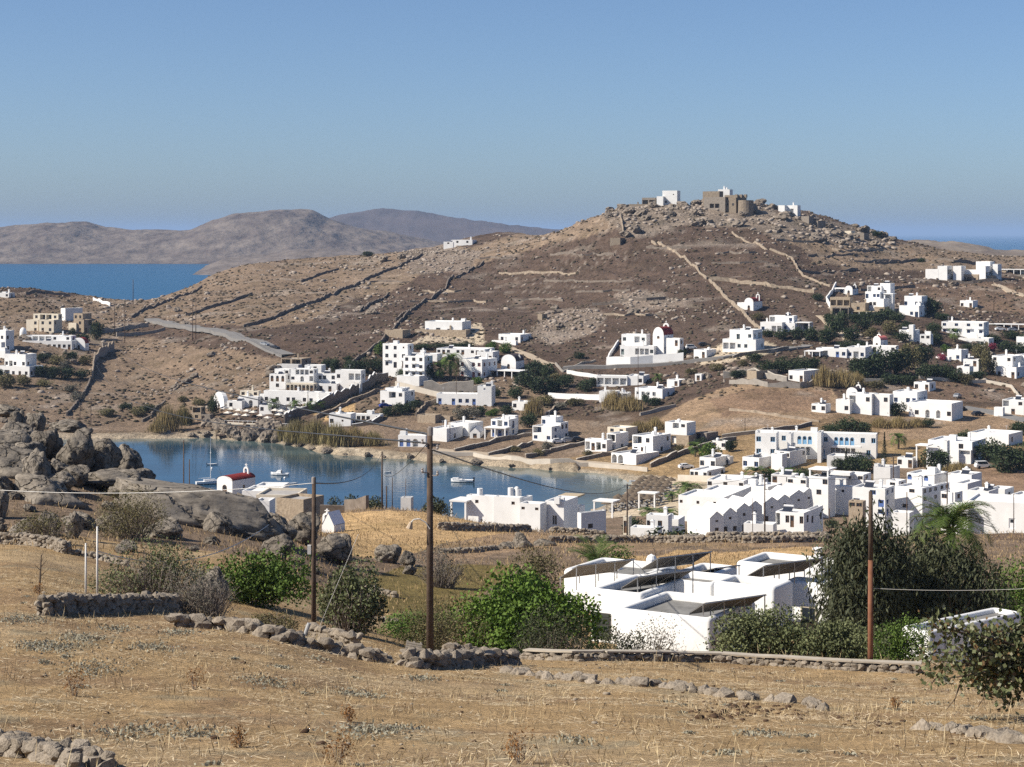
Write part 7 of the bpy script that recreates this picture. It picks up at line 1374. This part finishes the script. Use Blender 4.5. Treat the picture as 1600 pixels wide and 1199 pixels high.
# ---------------------------------------------------------------- roads
def road(name, pts, w, m, ray=(455, 1250), lift=.22):
    P = [at(p[0], p[1], *ray) for p in pts]; mb = MB(); prev = None
    fine = []
    for a, b in zip(P, P[1:]):
        n = max(1, int((b - a).to_2d().length / 3)); fine += [a.lerp(b, i / n) for i in range(n)]
    fine.append(P[-1])
    for i, q in enumerate(fine):
        d = (fine[min(i+1, len(fine)-1)] - fine[max(i-1, 0)]).to_2d().normalized(); nn = Vector((-d.y, d.x)) * w / 2; z = max(float(hgt(q.x + nn.x * k, q.y + nn.y * k)) for k in (-1, -.5, 0, .5, 1)) + lift
        cur = [(q.x - nn.x, q.y - nn.y, z), (q.x + nn.x, q.y + nn.y, z), (q.x + nn.x, q.y + nn.y, z - 1.5), (q.x - nn.x, q.y - nn.y, z - 1.5)]
        if prev: mb.raw(prev + cur, [(0,1,5,4),(1,2,6,5),(3,0,4,7)])
        prev = cur
    return tag(mb.build(name, m), kind='structure')
ASPH = mat('old_asphalt', (.20,.19,.18), rough=.95, var=.12, scale=.4); DIRT = mat('dirt_track', (.42,.34,.25), rough=1., var=.15, scale=.5)
road('road', [(236,501),(262,506),(300,512),(340,520),(380,532),(420,544),(452,556)], 6.5, ASPH); road('road_beside_church', [(880,576),(948,574),(1010,571),(1068,567),(1130,560),(1200,550),(1232,545),(1262,541)], 5., ASPH); road('asphalt_road', [(1505,637),(1540,643),(1570,650),(1612,660)], 6., ASPH)
road('dirt_track', [(1282,494),(1295,505),(1308,518),(1326,532)], 4., DIRT); road('dirt_path', [(787,540),(805,548),(830,558),(862,571)], 4., DIRT); road('footpath', [(1554,446),(1575,455),(1604,464)], 3., DIRT); road('bay_road', [(680,704),(740,709),(800,715),(860,720),(920,725),(968,729)], 4.5, DIRT)
# ---------------------------------------------------------------- small things in the near field
def pallet():
    Y = 73.; p = gnd(644, Y); o = thing('pallet', 'pale wooden pallet propped behind the field wall', 'pallet', p, R(8)); m = mat('weathered_wood', (.42,.38,.32), rough=.95, var=.2, scale=5.)
    for k in range(5): b = MB(); b.box(-.3, .32, -.02, .0, .05 + k * .085, .115 + k * .085); b.build('slat', m, o)
    for x in (-.26, 0, .26): b = MB(); b.box(x - .03, x + .03, .001, .05, 0, .5); b.build('bearer', m, o)
    o.rotation_euler = (R(-14), R(12), R(8))
pallet()
def sapling():
    p = gnd(60, 70); o = MB(); rg = random.Random(2); h = 1.35; o.path([Vector((0,0,-.2)), Vector((.06,0,.5)), Vector((.1,.02,h))], [.05,.04,.022], 6)
    for i in range(5): a = Vector((.1, 0, .6 + i * .16)); o.bar(a, a + Vector((rg.uniform(-.25,.3), rg.uniform(-.1,.1), .25)), .014, .006, 4)
    q = o.build('dead_sapling', BARK); q.location = p; tag(q, 'dead leafless sapling standing at the left', 'sapling')
sapling()
def pipe():
    p = gnd(474, 73); mb = MB(); mb.bar((0,0,-.1), (.22, .05, .5), .075, n=10); q = mb.build('pipe', mat('grey_pipe', (.36,.37,.38), rough=.6)); q.location = p; tag(q, 'grey pipe leaning on the stones by the thin pole', 'pipe')
pipe()
def weeds():
    rg = random.Random(9)
    for i, (u, v, s_, lab) in enumerate([(118,1088,.55,'tall rusty dry weed at the left of the near field'),(304,1078,.5,'thin dead stalk standing in the near field'),(544,1128,.32,'small rusty weed near the bottom left of centre'),(375,1168,.34,'rusty weed tuft above the bottom edge at left'),(812,1194,.5,'rusty dry bush at the bottom edge in the middle'),(530,1194,.5,'rusty dry weeds at the bottom edge left of centre'),(60,930,.4,'rusty weed by the dead sapling'),(1400,1110,.3,'dry weed under the fig tree')]):
        p = at(u, v, 22, 90); o = thing('dry_weed', lab, 'weed', p); link('foliage', crown_mesh('foliage', s_, s_, s_ * 1.1, 260, .06, 'rust', 40 + i, 5, 0, .12, 3), o); link('stems', stems_mesh('stems', s_, s_, s_ * 1.1, 9, 60 + i, .007, TWIG, .8, 2), o)
weeds()
STRAWM = mat('straw', (.5,.4,.24), rough=.9, attr='tint')
def litter():
    g = np.random.default_rng(21)
    def area(n, y0, y1, nz=None, th=0.):
        Y = np.sqrt(g.uniform(y0 * y0, y1 * y1, n)); u = g.uniform(-60, 1660, n); x = (u - CU) / F * Y
        if nz is not None: k = fbm(x / nz, Y / nz, 3, int(nz * 10)) + g.normal(size=n) * .12 > th; x, Y = x[k], Y[k]
        return x, Y, hgt(x, Y)
    # lying straws
    x, y, z = area(90000, 24, 82, 1.6, .0); n = len(x); a = g.random(n) * 6.28; A = np.stack([np.cos(a), np.sin(a), g.normal(size=n) * .12], 1); B = np.stack([-np.sin(a), np.cos(a), g.normal(size=n) * .3], 1); L = .08 + g.gamma(1.6, .09, n); v, f = leaf_quads(np.stack([x, y, z + .015 + .03 * g.random(n)], 1), A, unit(B), np.minimum(L, .8), .007 + .012 * g.random(n))
    t = g.random(n)[:, None] ** 1.5; c = np.array((.30,.215,.12)) * (1 - t) + np.array((.62,.52,.36)) * t; V = [v]; Fq = [f]; C = [np.repeat(c, 4, 0)]; off = len(v)
    # standing tufts
    x, y, z = area(26000, 24, 100, 2.3, .12); n = len(x); L = .05 + g.gamma(2., .05, n); A = unit(np.stack([g.normal(size=n) * .45, g.normal(size=n) * .45, np.ones(n)], 1)); B = unit(np.cross(A, unit(g.normal(size=(n, 3))))); v, f = leaf_quads(np.stack([x, y, z + L / 2 - .01], 1), A, B, L, np.full(n, .014)); V.append(v); Fq.append(f + off); off += len(v); t = g.random(n)[:, None]; C.append(np.repeat(np.array((.22,.16,.085)) * (1 - t) + np.array((.48,.38,.22)) * t, 4, 0))
    x, y, z = area(30000, 25, 100, 1.3, .26); n = len(x); L = .12 + g.gamma(2., .08, n); A = unit(np.stack([g.normal(size=n) * .35, g.normal(size=n) * .35, np.ones(n)], 1)); B = unit(np.cross(A, unit(g.normal(size=(n, 3))))); v, f = leaf_quads(np.stack([x, y, z + L / 2 - .01], 1), A, B, L, np.full(n, .016)); V.append(v); Fq.append(f + off); off += len(v); t = g.random(n)[:, None]; C.append(np.repeat(np.array((.26,.19,.10)) * (1 - t) + np.array((.55,.45,.28)) * t, 4, 0))
    me = npmesh('dry_grass', np.concatenate(V), np.concatenate(Fq), [STRAWM]); add_color(me, 'tint', np.concatenate(C)); o = link('dry_grass', me); o['kind'] = 'stuff'; o['label'] = 'dry straw and grass stubble lying over the near field'
    # dry grass of the golden fields and hollow
    x, y, z = area(60000, 100, 262, 6., -.05); n = len(x); L = .14 + g.gamma(2., .1, n); A = unit(np.stack([g.normal(size=n) * .4, g.normal(size=n) * .4, np.ones(n)], 1)); B = unit(np.cross(A, unit(g.normal(size=(n, 3))))); v, f = leaf_quads(np.stack([x, y, z + L / 2 - .02], 1), A, B, L, np.full(n, .05)); t = g.random(n)[:, None]; me = npmesh('meadow_grass', v, f, [STRAWM]); add_color(me, 'tint', np.repeat(np.array((.19,.13,.07)) * (1 - t) + np.array((.44,.32,.17)) * t, 4, 0)); o = link('meadow_grass', me); o['kind'] = 'stuff'; o['label'] = 'dry golden grass of the fields beyond the wall'
    # grey sage-like creeping plants
    V = []; C = []; c0, c1 = (np.array(q) for q in GREENS['sage'])
    spots = [(86,1015,1.5),(60,1010,1.),(240,1014,1.2),(560,1088,1.1),(575,1146,1.3),(620,1142,.9),(150,1048,1.3),(410,1066,1.1),(205,1146,1.2),(310,1152,.9),(30,970,1.4),(180,985,1.),(660,1062,.9),(1180,1150,.8),(900,1160,.7),(280,990,1.),(130,1000,1.2)]
    pts = [(at(u, v, 22, 95), r) for u, v, r in spots] + [(Vector((xx, yy, zz_)), g.uniform(.12, .45)) for xx, yy, zz_ in zip(*[q[:55] for q in area(900, 27, 70, 5., .1)])]
    for p, r in pts:
        m = int(230 * r * r + 30); q = g.normal(size=(m, 2)) * r * .36 * (1 + .8 * g.random((m, 1)) * (g.random((m, 1)) < .4)); q[:, 0] *= .8; q[:, 1] *= 1.5; X = p.x + q[:, 0]; Yq = p.y + q[:, 1]; Pz = hgt(X, Yq) + .02 + g.random(m) * .09 * min(1, r); P = np.stack([X, Yq, Pz], 1); A = unit(g.normal(size=(m, 3)) + np.array([0, 0, .4])); B = unit(np.cross(A, unit(g.normal(size=(m, 3))))); L = .05 + .06 * g.random(m); v, _ = leaf_quads(P, A, B, L, L * .5); V.append(v); t = g.random(m)[:, None]; C.append(np.repeat(c0 * (1 - t) + c1 * t, 4, 0))
    V = np.concatenate(V); me = npmesh('creeping_plants', V, np.arange(len(V)).reshape(-1, 4), [LEAF]); add_color(me, 'tint', np.concatenate(C)); o = link('creeping_plants', me); o['kind'] = 'stuff'; o['label'] = 'grey-green creeping plants in patches on the near field'
    # clods, dung and pebbles
    V = []; Fc = []; C = []; off = 0; P_ = [(np.array([q.co[:] for q in me.vertices]), np.array([tuple(p.vertices) for p in me.polygons if len(p.vertices) == 3])) for me in SM]
    x, y, z = area(2600, 24, 80, 2.5, .08); spots = [(1130,1108,26),(1120,1118,60),(1215,1112,50),(1370,1132,40),(1090,1090,20)]; ex = [(at(u + g.normal() * 26, v + g.normal() * 6, 22, 90)) for u, v, k in spots for _ in range(k)]
    x = np.concatenate([x, [p.x for p in ex]]); y = np.concatenate([y, [p.y for p in ex]]); z = np.concatenate([z, [p.z for p in ex]]); ne = len(ex)
    for i in range(len(x)):
        p, fs = P_[int(g.integers(len(P_)))]; s_ = min(.02 + g.gamma(1.5, .018), .16) * (1.5 if i >= len(x) - ne else 1); V.append(p * np.array([s_ * 1.3, s_, s_ * .7]) + np.array([x[i], y[i], z[i] + s_ * .15])); Fc.append(fs + off); off += len(p); t = g.random(); c = np.array((.07,.042,.026)) if (t < .55 or i >= len(x) - ne) else np.array((.28,.235,.18)); C.append(np.repeat(c[None], len(p), 0))
    me = npmesh('clods', np.concatenate(V), np.concatenate(Fc), [STRAWM]); add_color(me, 'tint', np.concatenate(C)); o = link('clods', me); o['kind'] = 'stuff'; o['label'] = 'dark clods and pebbles scattered on the near field'
litter()
